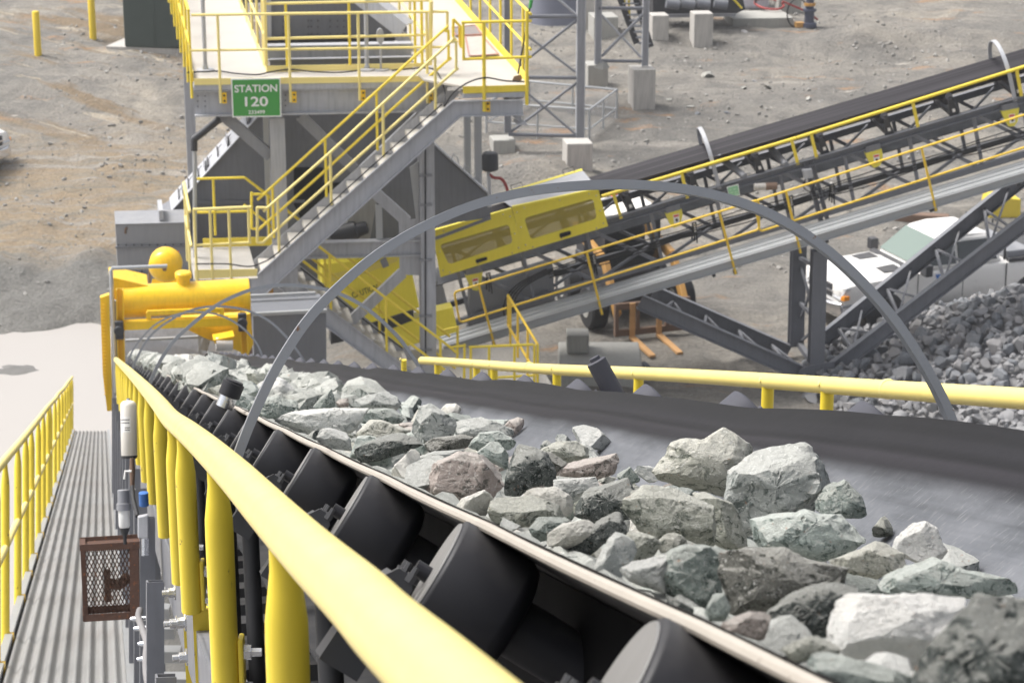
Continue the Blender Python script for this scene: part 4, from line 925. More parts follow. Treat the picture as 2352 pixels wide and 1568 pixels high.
for tries in range(60000):
    x = rnd.uniform(PC.x-PRX, PC.x+3.5); y = rnd.uniform(PC.y-PRY, PC.y+PRY*.7); h = pile_h(x, y)
    if h < .04: continue
    r = rnd.choice((.045, .055, .07, .08, .09, .10, .12, .15)); p = Vector((x, y, h+rnd.uniform(-.05, .05)))
    ck = (int(x*4), int(y*4))
    if any((p-q).length < (r+qr)*.60 for i in (-1, 0, 1) for j in (-1, 0, 1) for q, qr in hashg.get((ck[0]+i, ck[1]+j), ())): continue
    pts.append((p, r)); hashg.setdefault(ck, []).append((p, r))
    if len(pts) > 2600: break
def seen(p):
    q = p-CAM; z = q.dot(Vector((0, CT, -ST))); u = CX+F*q.x/z; v_ = CY-F*q.dot(Vector((0, ST, CT)))/z
    return u, v_
vis = []; rest = []
for p, r in pts:
    u, v_ = seen(p); (vis if (u < 2370 and 640 < v_ < 935) else rest).append((p, r))
vis.sort(key=lambda q: -q[1]); rest += vis[300:]; vis = vis[:300]
for p, r in vis:
    rock(p, (r*1.2, r*1.1, r*1.1), 'grey', 'fist-sized blue-grey crushed stone on the face of the stockpile', rot=(rnd.uniform(0, 6), rnd.uniform(0, 6), rnd.uniform(0, 6)), mesh=PM[rnd.randrange(8)], group='stones of the stockpile', name='stone')
for p, r in rest:
    me = plow[rnd.randrange(6)]; mt = Matrix.Rotation(rnd.uniform(0, 6.28), 3, 'Z') @ Matrix.Rotation(rnd.uniform(0, 6), 3, 'X')
    pm.add([p+mt @ (q.co*r*1.15) for q in me.vertices], [tuple(f.vertices) for f in me.polygons])
po = pm.build('stockpile', PILE, None, base=(PC.x, PC.y, 0), sharp=24); tag(po, 'heap of blue-grey crushed stone beyond the right guard rail', 'stone heap', None, 'stuff')
for me in plow: bpy.data.meshes.remove(me)
# ================================================================ transfer station
UA = R(5.3); UW = Vector((math.cos(UA), math.sin(UA), 0)); NF = Vector((math.sin(UA), -math.cos(UA), 0))
WD = Vector((-math.sin(R(10.2)), math.cos(R(10.2)), 0))       # into the depth
Fs = Pl(V(435, 640, 36), NF)                                   # front of landing and stair
def Fk(d): return Fs.off(WD*d)
Fd = Fk(.95)                                                   # front of the upper platform
def lines(mb, plane, segs, r, n=10):
    for s in segs: mb.tube(plane.pts(s), r, n)
    return mb
RT = .0215
def posts(parent, plane, lst, mat, r=RT, bracket=False, n=10):
    for a, b in lst:
        p, q = plane(*a), plane(*b); q.x, q.y = p.x*.2+q.x*.8, p.y*.2+q.y*.8
        po = MB().tube([Vector((q.x, q.y, p.z)), q], r, n).build('post', mat, parent)
        if bracket:
            c = q+UW*.055-NF*.005+UP*.075
            MB().box(c, UW*.035, NF*.008, UP*.085).build('bracket_plate', ORY, po)
            MB().lathe(c+NF*.008+UP*.042, NF, [(0, .016), (.012, .016)], 8).lathe(c+NF*.008-UP*.042, NF, [(0, .016), (.012, .016)], 8).build_each('bolt', XGREY, po)
def flatbar(plane, poly, th, into=WD):
    return MB().prism(plane.pts(poly), into*th)
# ---- upper platform (left deck and bridge across the front)
pf = thing('platform', Fd(715, 271), 'upper steel platform with dusty white deck and grey edge beam, carrying the green sign', 'platform')
ZD = Fd(715, 180).z                                            # deck level
def lev(px, py, z): return on_plane(px, py, Vector((0, 0, z)), UP)
A0, A1 = Fd(445, 182), Fd(1040, 174); A0.z = A1.z = ZD
li = Fd(612, 167)                                              # inner corner
i0 = lev(613, 166, ZD); i1 = lev(978, 158, ZD)
dk = MB()
dep = 9.0
dk.prism([A0, A1, A1+WD*.0+(i1-A1).project(WD)*1, i1, i0, A0+(i0-A0).project(WD)], -UP*.02)
dk.prism([A0+(i0-A0).project(WD), i0, i0+WD*dep, A0+WD*dep+(i0-A0).project(WD)], -UP*.021)
dk.build('deck', DECK, pf, smooth=False)
flatbar(Fd.off(NF*.012), [(446, 181), (1000, 174.5), (1000, 187.5), (446, 196)], .012).build('toe_plate', YEL if False else YELP, pf)
sl = flatbar(Fd, [(446, 196), (1040, 187), (1040, 200), (446, 208)], .3); sl.build('edge_slab', LGREY, pf, smooth=False)
eb = MB(); p, q = Fd.pts([(447, 239), (1030, 229)]); p.z = q.z = (p.z+q.z)/2; p += WD*.12; q += WD*.12
hh = (Fd(700, 208)-Fd(700, 268)).length
eb.ibeam(p, q, .2, hh, UP, .025); eb.build('edge_beam', LGREY, pf, smooth=False)
bb = MB()
for c0 in ((455, 224), (455, 236), (455, 248), (472, 224), (472, 236), (472, 248), (657, 222), (657, 234), (657, 246)):
    bb.lathe(Fd(*c0)+WD*.10, NF, [(0, .013), (.014, .013)], 8)
bb.build_each('bolt', DGREY, pf)
# side beam running back on the left
e0 = p+UW*.35; MB().ibeam(e0, e0+WD*9, .18, hh, UP, .025).build('side_beam', LGREY, pf, smooth=False)
c = lev(449, 182, ZD); fl = MB()
flatbar(Pl(A0, UW), [], .1) if False else None
MB().box(A0+WD*4.5-UW*.008+UP*.05, UW*.006, WD*4.5, UP*.07).build('toe_plate', YEL, pf)
# inner opening trim
Fi = Pl(i0, NF)
MB().prism(Fi.pts([(613, 152), (977, 145), (977, 158), (612, 167)]), WD*.012).build('toe_plate', YELP, pf)
MB().box(i0+WD*4.5+UP*.05, UW*.006, WD*4.5, UP*.06).build('toe_plate', YELP, pf)
# ---- railings of the platform
rl = thing('platform_railing', Fd(715, 180), 'front yellow railing of the upper platform above the green sign', 'railing')
lines(MB(), Fd, [((439, 35), (1027.5, 27)), ((1027.5, 27), (1027.5, 70))], RT).build('rail', YELP, rl)
lines(MB(), Fd, [((437, 116.5), (1023, 108.5))], RT*.9).build('mid_rail', YELP, rl)
posts(rl, Fd, [((501, 37), (507, 237)), ((661, 34), (668, 235)), ((819.5, 32), (827, 231)), ((978, 30), (982.5, 237))], YELP, bracket=True)
MB().tube(Fd.pts([(990, 3), (988, 150)]), .032, 10).build('post', YELP, rl)
rl2 = thing('platform_railing', A0, 'yellow railing running back along the far left side of the upper platform', 'railing')
def side_rail(root, base, dr, L_, hts, step, mat, first=0, lean=0, drop=.28):
    MB().tube([base+UP*hts[0], base+dr*L_+UP*hts[0]], RT, 10).build('rail', mat, root)
    MB().tube([base+UP*hts[1], base+dr*L_+UP*hts[1]], RT*.9, 10).build('mid_rail', mat, root)
    k = first
    while k <= L_:
        MB().tube([base+dr*k+UP*hts[0], base+dr*k-UP*drop], RT, 10).build('post', mat, root); k += step
side_rail(rl2, A0-UW*.035, WD, 9, (1.06, .53), 1.15, YEL, .05)
rl3 = thing('platform_railing', i0, 'yellow guard railing in front of the hopper opening, behind the front railing', 'railing')
lines(MB(), Fi, [((609, 9), (992, 1))], RT).build('rail', YELP, rl3)
lines(MB(), Fi, [((611, 89.5), (979, 80.5))], RT).build('mid_rail', YELP, rl3)
posts(rl3, Fi, [((656, 9), (660, 152)), ((801.5, 6), (804, 149)), ((952, 2), (954, 146)), ((968, 2), (970, 146))], YEL)
MB().tube(Fi.pts([(607, -20), (611, 152)]), .03, 10).build('post', YELP, rl3)
rl4 = thing('platform_railing', i0+WD*2, 'yellow railing running back along the left edge of the hopper opening', 'railing')
side_rail(rl4, i0+WD*.02, WD, 7, (1.06, .53), 1.2, YELP, .5, drop=0)
rl5 = thing('platform_railing', i1+WD*2, 'yellow railing running back along the right edge of the hopper opening', 'railing')
side_rail(rl5, i1+WD*.02-UW*.0, WD, 7, (1.06, .53), 1.3, YELP, .4, drop=0)
# ---- right deck
rd = thing('side_platform', Fs(1130, 262), 'dusty white side deck at the stair head with a bright yellow front edge', 'platform')
ZR = Fs(1140, 197).z
B0, B1 = Fs(1064, 199), Fs(1214, 195); B0.z = B1.z = ZR
w_in = i1+UW*.02; w_in.z = ZR
md = MB()
back = 9.5
inn = B0-UW*.55
md.prism([B0, B1, B1+WD*back, inn+WD*back, inn+WD*1.1, inn+WD*.55+UW*.05, B0+WD*.0], -UP*.03)
md.build('deck', DECK, rd, smooth=False)
flatbar(Fs.off(NF*.01), [(1063.5, 199.5), (1214.5, 195), (1214.5, 210), (1063.5, 215.5)], .012).build('toe_plate', YEL, rd)
flatbar(Fs, [(1064, 216), (1214, 211), (1214, 223), (1064, 226)], .3).build('edge_slab', LGREY, rd, smooth=False)
MB().box(B1+WD*back/2+UP*.06, UW*.006, WD*back/2, UP*.075).build('toe_plate', YEL, rd)
sb = MB(); s0 = Fs(1196, 246)+WD*.1; sb.ibeam(s0, s0+WD*back, .12, .25, UP, .02); sb.build('side_beam', LGREY, rd, smooth=False)
MB().prism([Fs(1170, 264)+WD*.1, Fs(1200, 263)+WD*.1, Fs(1200, 286)+WD*.1], WD*.02).prism([Fs(1186, 286), Fs(1205, 281), Fs(1213, 288), Fs(1194, 288)], WD*.3).build('knee_gusset', LGREY, rd, smooth=False)
rr1 = thing('platform_railing', B0+UP*0, 'bright yellow front railing of the side deck at the stair head', 'railing')
lines(MB(), Fs, [((1060, 52), (1221, 48.5))], RT).build('rail', YEL, rr1)
lines(MB(), Fs, [((1062, 136.5), (1221, 131))], RT).build('mid_rail', YEL, rr1)
MB().tube(Fs.pts([(1064, 53), (1065, 136)]), RT, 10).build('end_post', YEL, rr1)
posts(rr1, Fs, [((1110, 51), (1112.5, 256))], YEL, r=.028, bracket=True)
posts(rr1, Fs, [((1208, 25), (1210.5, 241))], YEL, r=.027)
rr2 = thing('platform_railing', B1, 'bright yellow railing running back along the right side of the side deck', 'railing')
side_rail(rr2, B1+UW*.03, WD, 8.5, (1.06, .53), .98, YEL, .62)
gt = thing('platform_gate', lev(1050, 150, ZR), 'small yellow swing gate standing open beside the stair head', 'gate')
gp = Fs.off(WD*1.0)
lines(MB(), gp, [((1041, 44), (1041, 86)), ((1041, 44), (1059, 63)), ((1041, 86), (1050, 98)), ((1059, 63), (1059, 110))], RT).build('frame', YEL, gt)
MB().prism(gp.pts([(1053, 64), (1062, 66), (1061, 112), (1054, 104)]), WD*.04).build('latch_plate', ORY, gt)
for k, (pl_, mt, lab) in enumerate(((((1032, 62), (1100, 81), (1052, 84), (1026, 62)), PLATED, 'dark grey scuffed plate with red edging lying on the side deck'), (((1069, 86), (1107, 84), (1145, 127), (1078, 131)), PLATE, 'pale scuffed plate with red edging lying nearest on the side deck'))):
    pp_ = [lev(x, y, ZR+.02) for x, y in pl_]
    if k == 0: pp_ = [lev(1037, 66, ZR+.02), lev(1092, 60, ZR+.02), lev(1106, 81, ZR+.02), lev(1047, 84, ZR+.02)]
    fp = MB().prism(pp_, UP*.012).build('floor_plate', mt, None, smooth=False); tag(fp, lab, 'plate')
    ed = MB()
    for i in range(4): ed.bar(pp_[i]+UP*.016, pp_[(i+1) % 4]+UP*.016, .02, .012, UP)
    eo = ed.build('edging', paint('worn_red_edging', (.42, .17, .13), .7, .3, scale=9, chip=(.4, .37, .34), chip_at=.55), fp)
sh = thing('shovel', lev(1187, 190, ZR), 'square shovel with a green grip leaning in the corner of the side deck', 'shovel')
s_a, s_b = Fs.off(WD*.25)(1190, 170), Fs.off(WD*.05)(1219, 6)
MB().tube([s_a, s_b], .014, 8).build('shaft', XGREY, sh); MB().tube([Fs.off(WD*.05)(1217.5, 19), Fs.off(WD*.05)(1220.5, 0)], .026, 10).build('grip', LGRN, sh)
bp = Fs.off(WD*.28); MB().prism(bp.pts([(1181, 176), (1196, 172), (1200, 180), (1192, 195), (1172, 196)]), WD*.02).build('blade', BROWN, sh)
# ---- green station sign
sg = thing('station_sign', Fd(589, 269), 'green sign with white lettering fixed to the platform edge', 'sign')
Sg = Fd.off(NF*.10)
MB().prism(Sg.pts([(530.5, 181.5), (644.5, 179.5), (646.5, 268.5), (534, 270)]), WD*.03).build('border', WHITE, sg, smooth=False)
Sf = Sg.off(NF*.004)
MB().prism(Sf.pts([(533.5, 184.5), (641.5, 182.5), (643.5, 265.5), (536.5, 267)]), WD*.004).build('face', GREEN, sg, smooth=False)
St = Sf.off(NF*.004); px = Sf(640, 225)-Sf(540, 226); k1 = px.length/100
for bd, u, v_, wd_, ht_ in (('STATION', 587.5, 203.5, 98, 17.5), ('120', 589, 233.5, 53, 23), ('233499', 589.5, 258, 38, 9)):
    text('lettering', bd, wd_*k1, ht_*k1, St(u, v_), UW, UP, WHITE, sg, .002, .018)
# ---- poles, lamp, cables on the platform
for (x, yb, x2, lab) in ((472, 163, 467, 'grey lamp pole on a round foot at the left of the upper platform'), (843, 161, 840, 'grey lamp pole on a round foot at the middle of the upper platform')):
    b_ = lev(x, yb, ZD); pt = thing('lamp_pole', b_, lab, 'pole')
    MB().tube([b_, b_+UP*3.2], .032, 12).build('pole', LGREY, pt); MB().lathe(b_, UP, [(0, .14), (.025, .14), (.03, .12)], 20).build('foot', LGREY, pt)
    MB().lathe(b_+UP*.03, UP, [(0, .05), (.06, .04)], 12).build('collar', GALV, pt)
b_ = lev(875, 161, ZD); pt = thing('signal_lamp', b_, 'short grey post with a flat oval head beside the middle lamp pole', 'lamp')
MB().tube([b_, b_+UP*.42], .015, 8).build('post', LGREY, pt); MB().lathe(b_, UP, [(0, .13), (.02, .13)], 16).build('foot', LGREY, pt)
hd = MB(); cc = b_+UP*.52; hd.prism([cc+UW*.055*math.cos(t)+UP*.12*math.sin(t)*abs(math.sin(t))**-.3 if abs(math.sin(t)) > .01 else cc+UW*.055*math.cos(t) for t in [2*math.pi*i/24 for i in range(24)]], WD*.05); hd.build('head', LGREY, pt)
cbl = MB().tube(smooth_path([lev(x, y, ZD+.04) for x, y in ((430, 167), (500, 164), (540, 169), (590, 172), (620, 166), (665, 160), (720, 165), (775, 167), (820, 163))], 5), .012, 8).build('cable', BLKR); tag(cbl, 'black cable waving across the upper platform deck', 'cable')
cb2 = MB().tube(smooth_path([Fd.off(WD*.1)(900, 162), Fd.off(WD*.1)(985, 157), Fs.off(WD*.6)(1010, 176), Fs.off(WD*.3)(1022, 215), Fs(1020, 244), Fs.off(NF*.03)(1040, 215), Fs.off(NF*.03)(1075, 190), Fs.off(NF*.03)(1115, 179), Fs.off(NF*.03)(1160, 186), Fs.off(NF*.03)(1205, 188)], 6), .012, 8).build('cable', BLKR); tag(cb2, 'black cable arching over the front edge of the side deck', 'cable')
cb3 = MB().tube(smooth_path([Fs.off(NF*.02)(x, y) for x, y in ((452, 606), (520, 606), (570, 612), (600, 604), (641, 578), (760, 467), (881, 358), (1015, 240))], 6), .011, 8).build('cable', BLKR); tag(cb3, 'black cable clipped along the upper stair stringer', 'cable')
for q in ((659, 565), (782, 452), (895, 348)): MB().lathe(Fs.off(NF*.04)(*q), NF, [(0, .02), (.02, .02)], 8).build('clip', ZINC, cb3)
# ---- upper stair
us = thing('stair', Fs(620, 660), 'upper flight of grey steel stairs climbing to the right up to the side deck', 'stairs')
ch = MB()
ch.prism(Fs.pts([(577, 643), (592, 640), (592, 628), (1040, 231), (1201, 229), (1201, 263.5), (1057, 266.5), (684, 605), (609, 674.5), (577, 674)]), WD*.014)
for a, b, w_ in (((592, 628), (1040, 231), .09), ((1040, 231), (1201, 229), .09), ((577, 674), (609, 674), .09), ((609, 674), (684, 605), .09), ((684, 605), (1057, 266), .09), ((1057, 266), (1201, 263), .09)):
    p, q = Fs.off(WD*.0)(*a), Fs.off(WD*.0)(*b); ch.bar(p-WD*.035, q-WD*.035, .010, .07, NF)
ch.build('front_stringer', LGREY, us, smooth=False)
STD = .80
bs = MB(); off = WD*STD
bs.prism([p+off for p in Fs.pts([(592, 690), (592, 632), (1040, 235), (1080, 235), (1057, 262), (684, 605)])], WD*.014); bs.build('back_stringer', LGREY, us, smooth=False)
td = MB(); nst = 13
for i in range(nst):
    t = (i+.6)/nst; p = Fs(600+(1048-600)*t, 633+(240-633)*t)-UP*.09
    td.box(p+WD*STD/2+UW*.0, UW*.125, WD*(STD/2-.015), UP*.014); td.box(p+WD*STD/2-UW*.12-UP*.025, UW*.006, WD*(STD/2-.015), UP*.03)
td.build('treads', paint('grip_tread', (.55, .52, .47), .7, .15, scale=12, bmp=.004), us, smooth=False)
pd = Fs.off(WD*STD)
h1 = thing('stair_handrail', Fs(620, 600), 'front handrail of the upper stair flight, looped at both ends', 'hand rail')
MB().tube(smooth_path(Fs.pts([(591, 480), (591, 477), (594, 477), (612, 477), (616, 476), (760, 349), (859, 257), (1030, 101), (1034, 98), (1046, 96), (1047.5, 99), (1047.5, 158), (1044, 163), (939, 257), (639, 525), (607, 555), (602, 557), (594, 557), (591, 556), (591, 552)]), 3), RT, 10, closed=False).tube(Fs.pts([(591, 480), (591, 553)]), RT, 10).build('rail', YELP, h1)
posts(h1, Fs, [((639, 459), (641, 580)), ((759, 350), (761, 471)), ((879, 240), (881.5, 361)), ((998, 133), (1001, 252))], YELP)
h2 = thing('stair_handrail', pd(620, 560), 'rear handrail of the upper stair flight, seen through the front one', 'hand rail')
MB().tube(smooth_path(pd.pts([(578, 520), (578, 447), (581, 446), (602, 446), (607, 445), (814, 257), (1014, 74), (1018, 72), (1028, 72), (1030, 75), (1030, 136), (1026, 141), (894, 257), (740, 398), (600, 522), (594, 525), (580, 525), (578, 520)]), 3), RT, 10).build('rail', YEL, h2)
posts(h2, pd, [((627, 430), (629, 546)), ((747, 320), (750, 452)), ((865, 214), (867, 345))], YEL)
# ---- landing
ld = thing('landing', Fs(510, 650), 'small gritty landing between the two stair flights', 'landing')
ZL = Fs(510, 641).z; l0 = Fs(446, 643); l1 = Fs(592, 640); l0.z = l1.z = ZL
MB().prism([l0, l1, l1+WD*1.75, l0+WD*1.75], -UP*.03).build('deck', GRIT, ld, smooth=False)
flatbar(Fs.off(NF*.01), [(447, 620), (592, 618), (590, 634), (447, 641)], .012).build('toe_plate', YELP, ld)
flatbar(Fs, [(446, 645), (577, 641), (577, 674), (446, 678)], .06).build('edge_beam', MGREY, ld, smooth=False)
MB().box(l0+WD*1.7+UW*.85+UP*.09, UW*.62, WD*.006, UP*.07).build('toe_plate', YEL, ld)
lr_ = thing('landing_railing', Fs(510, 640), 'pale yellow front railing of the landing above the yellow drum', 'railing')
lines(MB(), Fs, [((443, 481.5), (577, 475.5))], RT*1.1).build('rail', YELP, lr_)
lines(MB(), Fs, [((449, 563.5), (577, 557))], RT).build('mid_rail', YELP, lr_)
posts(lr_, Fs, [((449, 482), (452, 650)), ((484, 480), (488, 640)), ((526, 478), (531, 639)), ((571, 477), (573, 558))], YELP)
ls = thing('landing_railing', l0, 'pale yellow side railing at the left end of the landing', 'railing')
side_rail(ls, l0-UW*.02, WD, 1.75, (1.06, .53), .85, YELP, .85, drop=.2)
lb_ = thing('landing_railing', l0+WD*1.75, 'rear railing of the landing, bending down to the lower flight', 'railing')
pb_ = Fs.off(WD*1.72)
lines(MB(), pb_, [((449, 411), (562, 408)), ((562, 408), (606, 441)), ((606, 441), (687, 505)), ((452, 488), (573, 485))], RT).build('rail', YEL, lb_)
posts(lb_, pb_, [((489, 411), (495, 540)), ((616, 448), (619, 560))], YEL)
# ---- lower flight going down to the right, behind the upper one
LF = Fs.off(WD*.95); LB = Fs.off(WD*1.75)
lo = thing('stair', LF(850, 851), 'lower flight of grey steel stairs descending to the right under the upper flight', 'stairs')
c2 = MB(); c2.prism(LF.pts([(640, 624), (660, 624), (761, 712), (960, 862), (960, 905), (752, 751), (640, 660)]), WD*.014)
for a, b in (((660, 624), (761, 712)), ((761, 712), (960, 862)), ((640, 660), (752, 751)), ((752, 751), (960, 905))): c2.bar(LF(*a)-WD*.03, LF(*b)-WD*.03, .01, .06, NF)
c2.build('front_stringer', LGREY, lo, smooth=False)
c3 = MB(); c3.prism(LB.pts([(640, 590), (690, 610), (790, 690), (962, 828), (1000, 860), (960, 868), (790, 735), (640, 620)]), WD*.014); c3.build('back_stringer', LGREY, lo, smooth=False)
t2 = MB()
for i in range(13):
    t = (i+.5)/13; p = LF(650+(990-650)*t, 628+(895-628)*t)
    t2.box(p+WD*.4, UW*.12, WD*.385, UP*.014)
t2.build('treads', MATS['grip_tread'], lo, smooth=False)
h3 = thing('stair_handrail', LF(880, 806), 'front handrail of the lower stair flight', 'hand rail')
MB().tube(smooth_path(LF.pts([(690, 532), (731, 565), (1031, 795), (1035, 797), (1065, 794), (1067, 796), (1066, 868)]), 3), RT, 10).build('rail', YEL, h3)
MB().tube(LF.pts([(660, 572), (1033, 858)]), RT, 10).build('mid_rail', YEL, h3)
posts(h3, LF, [((757, 587), (760, 712)), ((884, 684), (889, 808)), ((1010, 778), (1013, 905))], YEL)
h4 = thing('stair_handrail', LB(880, 769), 'rear handrail of the lower stair flight', 'hand rail')
MB().tube(smooth_path(LB.pts([(590, 430), (746, 551), (1014, 757), (1018, 758), (1049, 752), (1051, 755), (1050, 826), (1046, 831), (1028, 831), (1022, 827), (708, 587), (560, 470)]), 3), RT, 10).build('rail', YEL, h4)
posts(h4, LB, [((745, 552), (748, 672)), ((870, 646), (872, 770)), ((993, 741), (996, 862))], YEL)
cb4 = MB().tube(smooth_path([LB.off(NF*.03)(x, y) for x, y in ((690, 615), (740, 655), (808, 712), (870, 760), (925, 800))], 4), .011, 8).build('cable', BLKR); tag(cb4, 'black cable clipped along the lower stair flight', 'cable')
# bottom landing
bl = thing('bottom_landing', LF(1150, 900), 'pale concrete pad at the foot of the lower stair flight', 'landing')
ZB = LF(1100, 905).z; b0 = LF(960, 905); b0.z = ZB
MB().prism([b0, b0+UW*2.2, b0+UW*2.2+WD*2.3, b0+WD*2.3], -UP*.35).build('pad', CONC, bl, smooth=False)
br_ = thing('landing_railing', LF(1150, 880), 'yellow railing around the bottom landing right of the stair foot', 'railing')
lines(MB(), LF, [((1077, 797), (1225, 791))], RT).build('rail', YEL, br_)
MB().tube(LF.pts([(1079, 870), (1225, 862)]), RT, 10).build('mid_rail', YEL, br_)
posts(br_, LF, [((1080, 797), (1082, 905)), ((1122, 795), (1124, 905)), ((1180, 793), (1182, 905)), ((1224, 791), (1228, 905)), ((1233, 790), (1235, 905))], YEL)
bs_ = thing('landing_railing', LF(1235, 880)+WD*1.5, 'yellow side railing receding from the corner of the bottom landing', 'railing')
p = LF(1235, 791); d_ = (lev(1167, 678, p.z)-p)
MB().tube([p, p+d_], RT, 10).build('rail', AMB, bs_); MB().tube([p-UP*.53, p+d_-UP*.53], RT, 10).build('mid_rail', AMB, bs_)
for k in (.32, .66, .92): MB().tube([p+d_*k, p+d_*k-UP*1.1], RT, 10).build('post', AMB, bs_)
MB().tube([p+d_, p+d_-UP*.53], RT, 10).build('end_post', AMB, bs_)
# ---- supporting steel frame
fr = thing('support_structure', Fs.off(WD*2.0)(800, 830), 'grey steel frame of columns, beams and braces holding up the station', 'steel frame')
def col(plane, x0, x1, yt, yb, depth, mat=LGREY, name='column', to_ground=True):
    p, q, r_ = plane((x0+x1)/2, yt), plane((x0+x1)/2, yb), plane(x1, yt)
    w = (plane(x1, yt)-plane(x0, yt)).length; zb = terr_smooth(p.x, p.y)-.1 if to_ground else q.z
    return MB().ibeam(Vector((p.x, p.y, zb)), p, w, depth, WD, .025).build(name, mat, fr, smooth=False)
C1 = Fs.off(WD*1.3); col(C1, 617, 652, 268, 600, .25); col(C1, 960, 994, 262, 840, .26)
col(Fs.off(WD*9.5), 416, 438, 40, 400, .25)
col(Fs.off(WD*3.2), 604, 622, 262, 560, .2, GALV)
col(Fs.off(WD*4.4), 1090, 1105, 258, 487, .12, GALV, to_ground=False); col(Fs.off(WD*5.2), 1066, 1080, 262, 408, .12, GALV, to_ground=False)
col(Fs.off(WD*.5), 655, 682, 600, 705, .2, LGREY)
def brace(plane, a, b, w, h=.1, mat=LGREY, name='brace'):
    p, q = plane(*a), plane(*b); return MB().channel(p, q, h, w, (q-p).cross(NF), .014).build(name, mat, fr, smooth=False)
brace(C1, (500, 255), (622, 360), .17, mat=MGREY); brace(C1, (690, 268), (815, 390), .16, mat=MGREY); brace(C1, (965, 262), (830, 390), .1, mat=LGREY)
p, q = C1(655, 575), C1(966, 570); q.z = p.z; MB().ibeam(p, q, .16, .26, UP, .02).build('beam', LGREY, fr, smooth=False)
MB().prism(C1.pts([(916, 508), (966, 502), (966, 632), (918, 631)]), WD*.012).build('gusset', LGREY, fr, smooth=False)
brace(C1, (925, 628), (800, 745), .16, mat=LGREY); brace(C1, (857, 440), (935, 510), .17, mat=LGREY); brace(C1, (870, 470), (872, 552), .1, mat=GALV)
MB().prism(C1.pts([(941, 385), (962, 370), (962, 505), (956, 505)]), WD*.02).build('tapered_stiffener', GALV, fr, smooth=False)
MB().tube(C1.off(NF*.15).pts([(977, 270), (977.5, 835)]), .012, 8).build('conduit', BLKR, fr)
for y in (403, 470, 597, 725, 803): MB().box(C1.off(NF*.14)(977.5, y), UW*.10, WD*.02, UP*.02).build('conduit_strap', MGREY, fr)
# ---- hopper: gabled dark casing with light bolted flange, base box at the left
Hp = Fs.off(WD*3.6)
ho = thing('hopper', Hp(760, 620), 'large dark grey gabled hopper casing with light bolted flanges behind the stairs', 'hopper')
dep = .75
MB().prism(Hp.pts([(372, 500), (395, 486), (600, 262), (770, 90), (960, 262), (1006, 346), (1127, 454), (1127, 500), (985, 520), (930, 640), (700, 640), (372, 640)]), WD*dep).build('casing', DGREY, ho, smooth=False)
op = MB(); op.prism(Hp.off(NF*.02).pts([(675, 385), (742, 385), (742, 420), (790, 420), (742, 500), (690, 500), (675, 470)]), WD*.02); op.build('opening', paint('opening_black', (.008, .008, .009), .8, .2, scale=4), ho, smooth=False)
fl = MB(); f0 = Hp.off(NF*.06); wdir = (f0(395, 486)-f0(600, 262)).normalized()
fl.prism([f0(395, 486), f0(610, 251), f0(610, 251)+WD*.84, f0(395, 486)+WD*.84], Vector((-.01, 0, .012)))
fl.build('flange', LGREY, ho, smooth=False)
hk = MB()
for t in [.08+.105*i for i in range(9)]:
    p = f0(395, 486)+(f0(610, 251)-f0(395, 486))*t+UP*.02; d2 = (f0(610, 251)-f0(395, 486)).normalized()
    hk.tube([p+WD*.16, p+WD*.16+UP*.05, p+WD*.62+UP*.05+d2*.02, p+WD*.62+d2*.02, p+WD*.62+d2*.14], .011, 6)
hk.build_each('lifting_hook', XGREY, ho)
sp_ = MB()
for t in (.12, .36, .60, .82): 
    p = f0(395, 486)+(f0(610, 251)-f0(395, 486))*t; d2 = (f0(610, 251)-f0(395, 486)).normalized()
    sp_.prism([p+WD*.1, p+WD*.7, p+WD*.7+UP*.12+d2*.02, p+WD*.1+UP*.12], d2*.012)
sp_.build_each('splice_plate', MGREY, ho, smooth=False)
rf = MB(); rf.prism([f0(998, 335), f0(1127, 452), f0(1127, 452)+WD*.3, f0(998, 335)+WD*.3], UP*.02+UW*.01)
for t in (.3, .5, .7): 
    p = f0(998, 335)+(f0(1127, 452)-f0(998, 335))*t; rf.tube([p+UP*.02, p+UP*.12+UW*.03, p+UP*.12+UW*.10-UP*.06, p+UW*.12-UP*.04], .01, 6)
rf.build('flange', LGREY, ho, smooth=False)
lh = MB(); lh.bar(Hp.off(NF*.02)(440, 465), Hp.off(NF*.02)(700, 462), .03, .05, UP); lh.bar(Hp.off(NF*.02)(1000, 548), Hp.off(NF*.02)(1127, 500), .03, .05, UP); lh.build_each('stiffener', DGREY, ho, smooth=False)
bx = thing('base_box', Fs.off(WD*3.0)(350, 660), 'grey plate box with bolted seams at the left foot of the hopper', 'box')
Bx = Fs.off(WD*2.6); t0, t1 = Bx(265, 516), Bx(437, 512); t1.z = t0.z
MB().prism([t0-UP*1.7, t1-UP*1.7, t1, t0], WD*.75).build('body', BOXGREY, bx, smooth=False)
MB().box((t0+t1)/2+WD*.375+UP*.008, UW*(t1-t0).length/2, WD*.40, UP*.008).build('top_plate', MGREY, bx, smooth=False)
se = MB()
for y in (567, 628):
    a, b = Bx(265, y), Bx(437, y-2); b.z = a.z; se.bar(a+NF*.02, b+NF*.02, .05, .03, UP)
se.build_each('seam_flange', DGREY, bx, smooth=False)
bo = MB()
for y in (563, 624):
    for i in range(9): bo.lathe(Bx(272+18*i, y-.15*i)+NF*.03, UP, [(0, .012), (.02, .012)], 6)
for i in range(6): bo.lathe(Bx(368, 500)+WD*(.1+.1*i)+UP*.02, UP, [(0, .014), (.015, .014)], 6)
bo.build_each('bolt', XGREY, bx)
MB().prism([Bx(366, 508)+WD*.05, Bx(376, 507)+WD*.05, Bx(376, 507)+WD*.72, Bx(366, 508)+WD*.72], UP*.16).build('flange_strip', LGREY, bx, smooth=False)
MB().tube([Bx(292, 522), Bx(288, 527), Bx(288, 536)], .02, 8).build('lug', BROWN, bx)
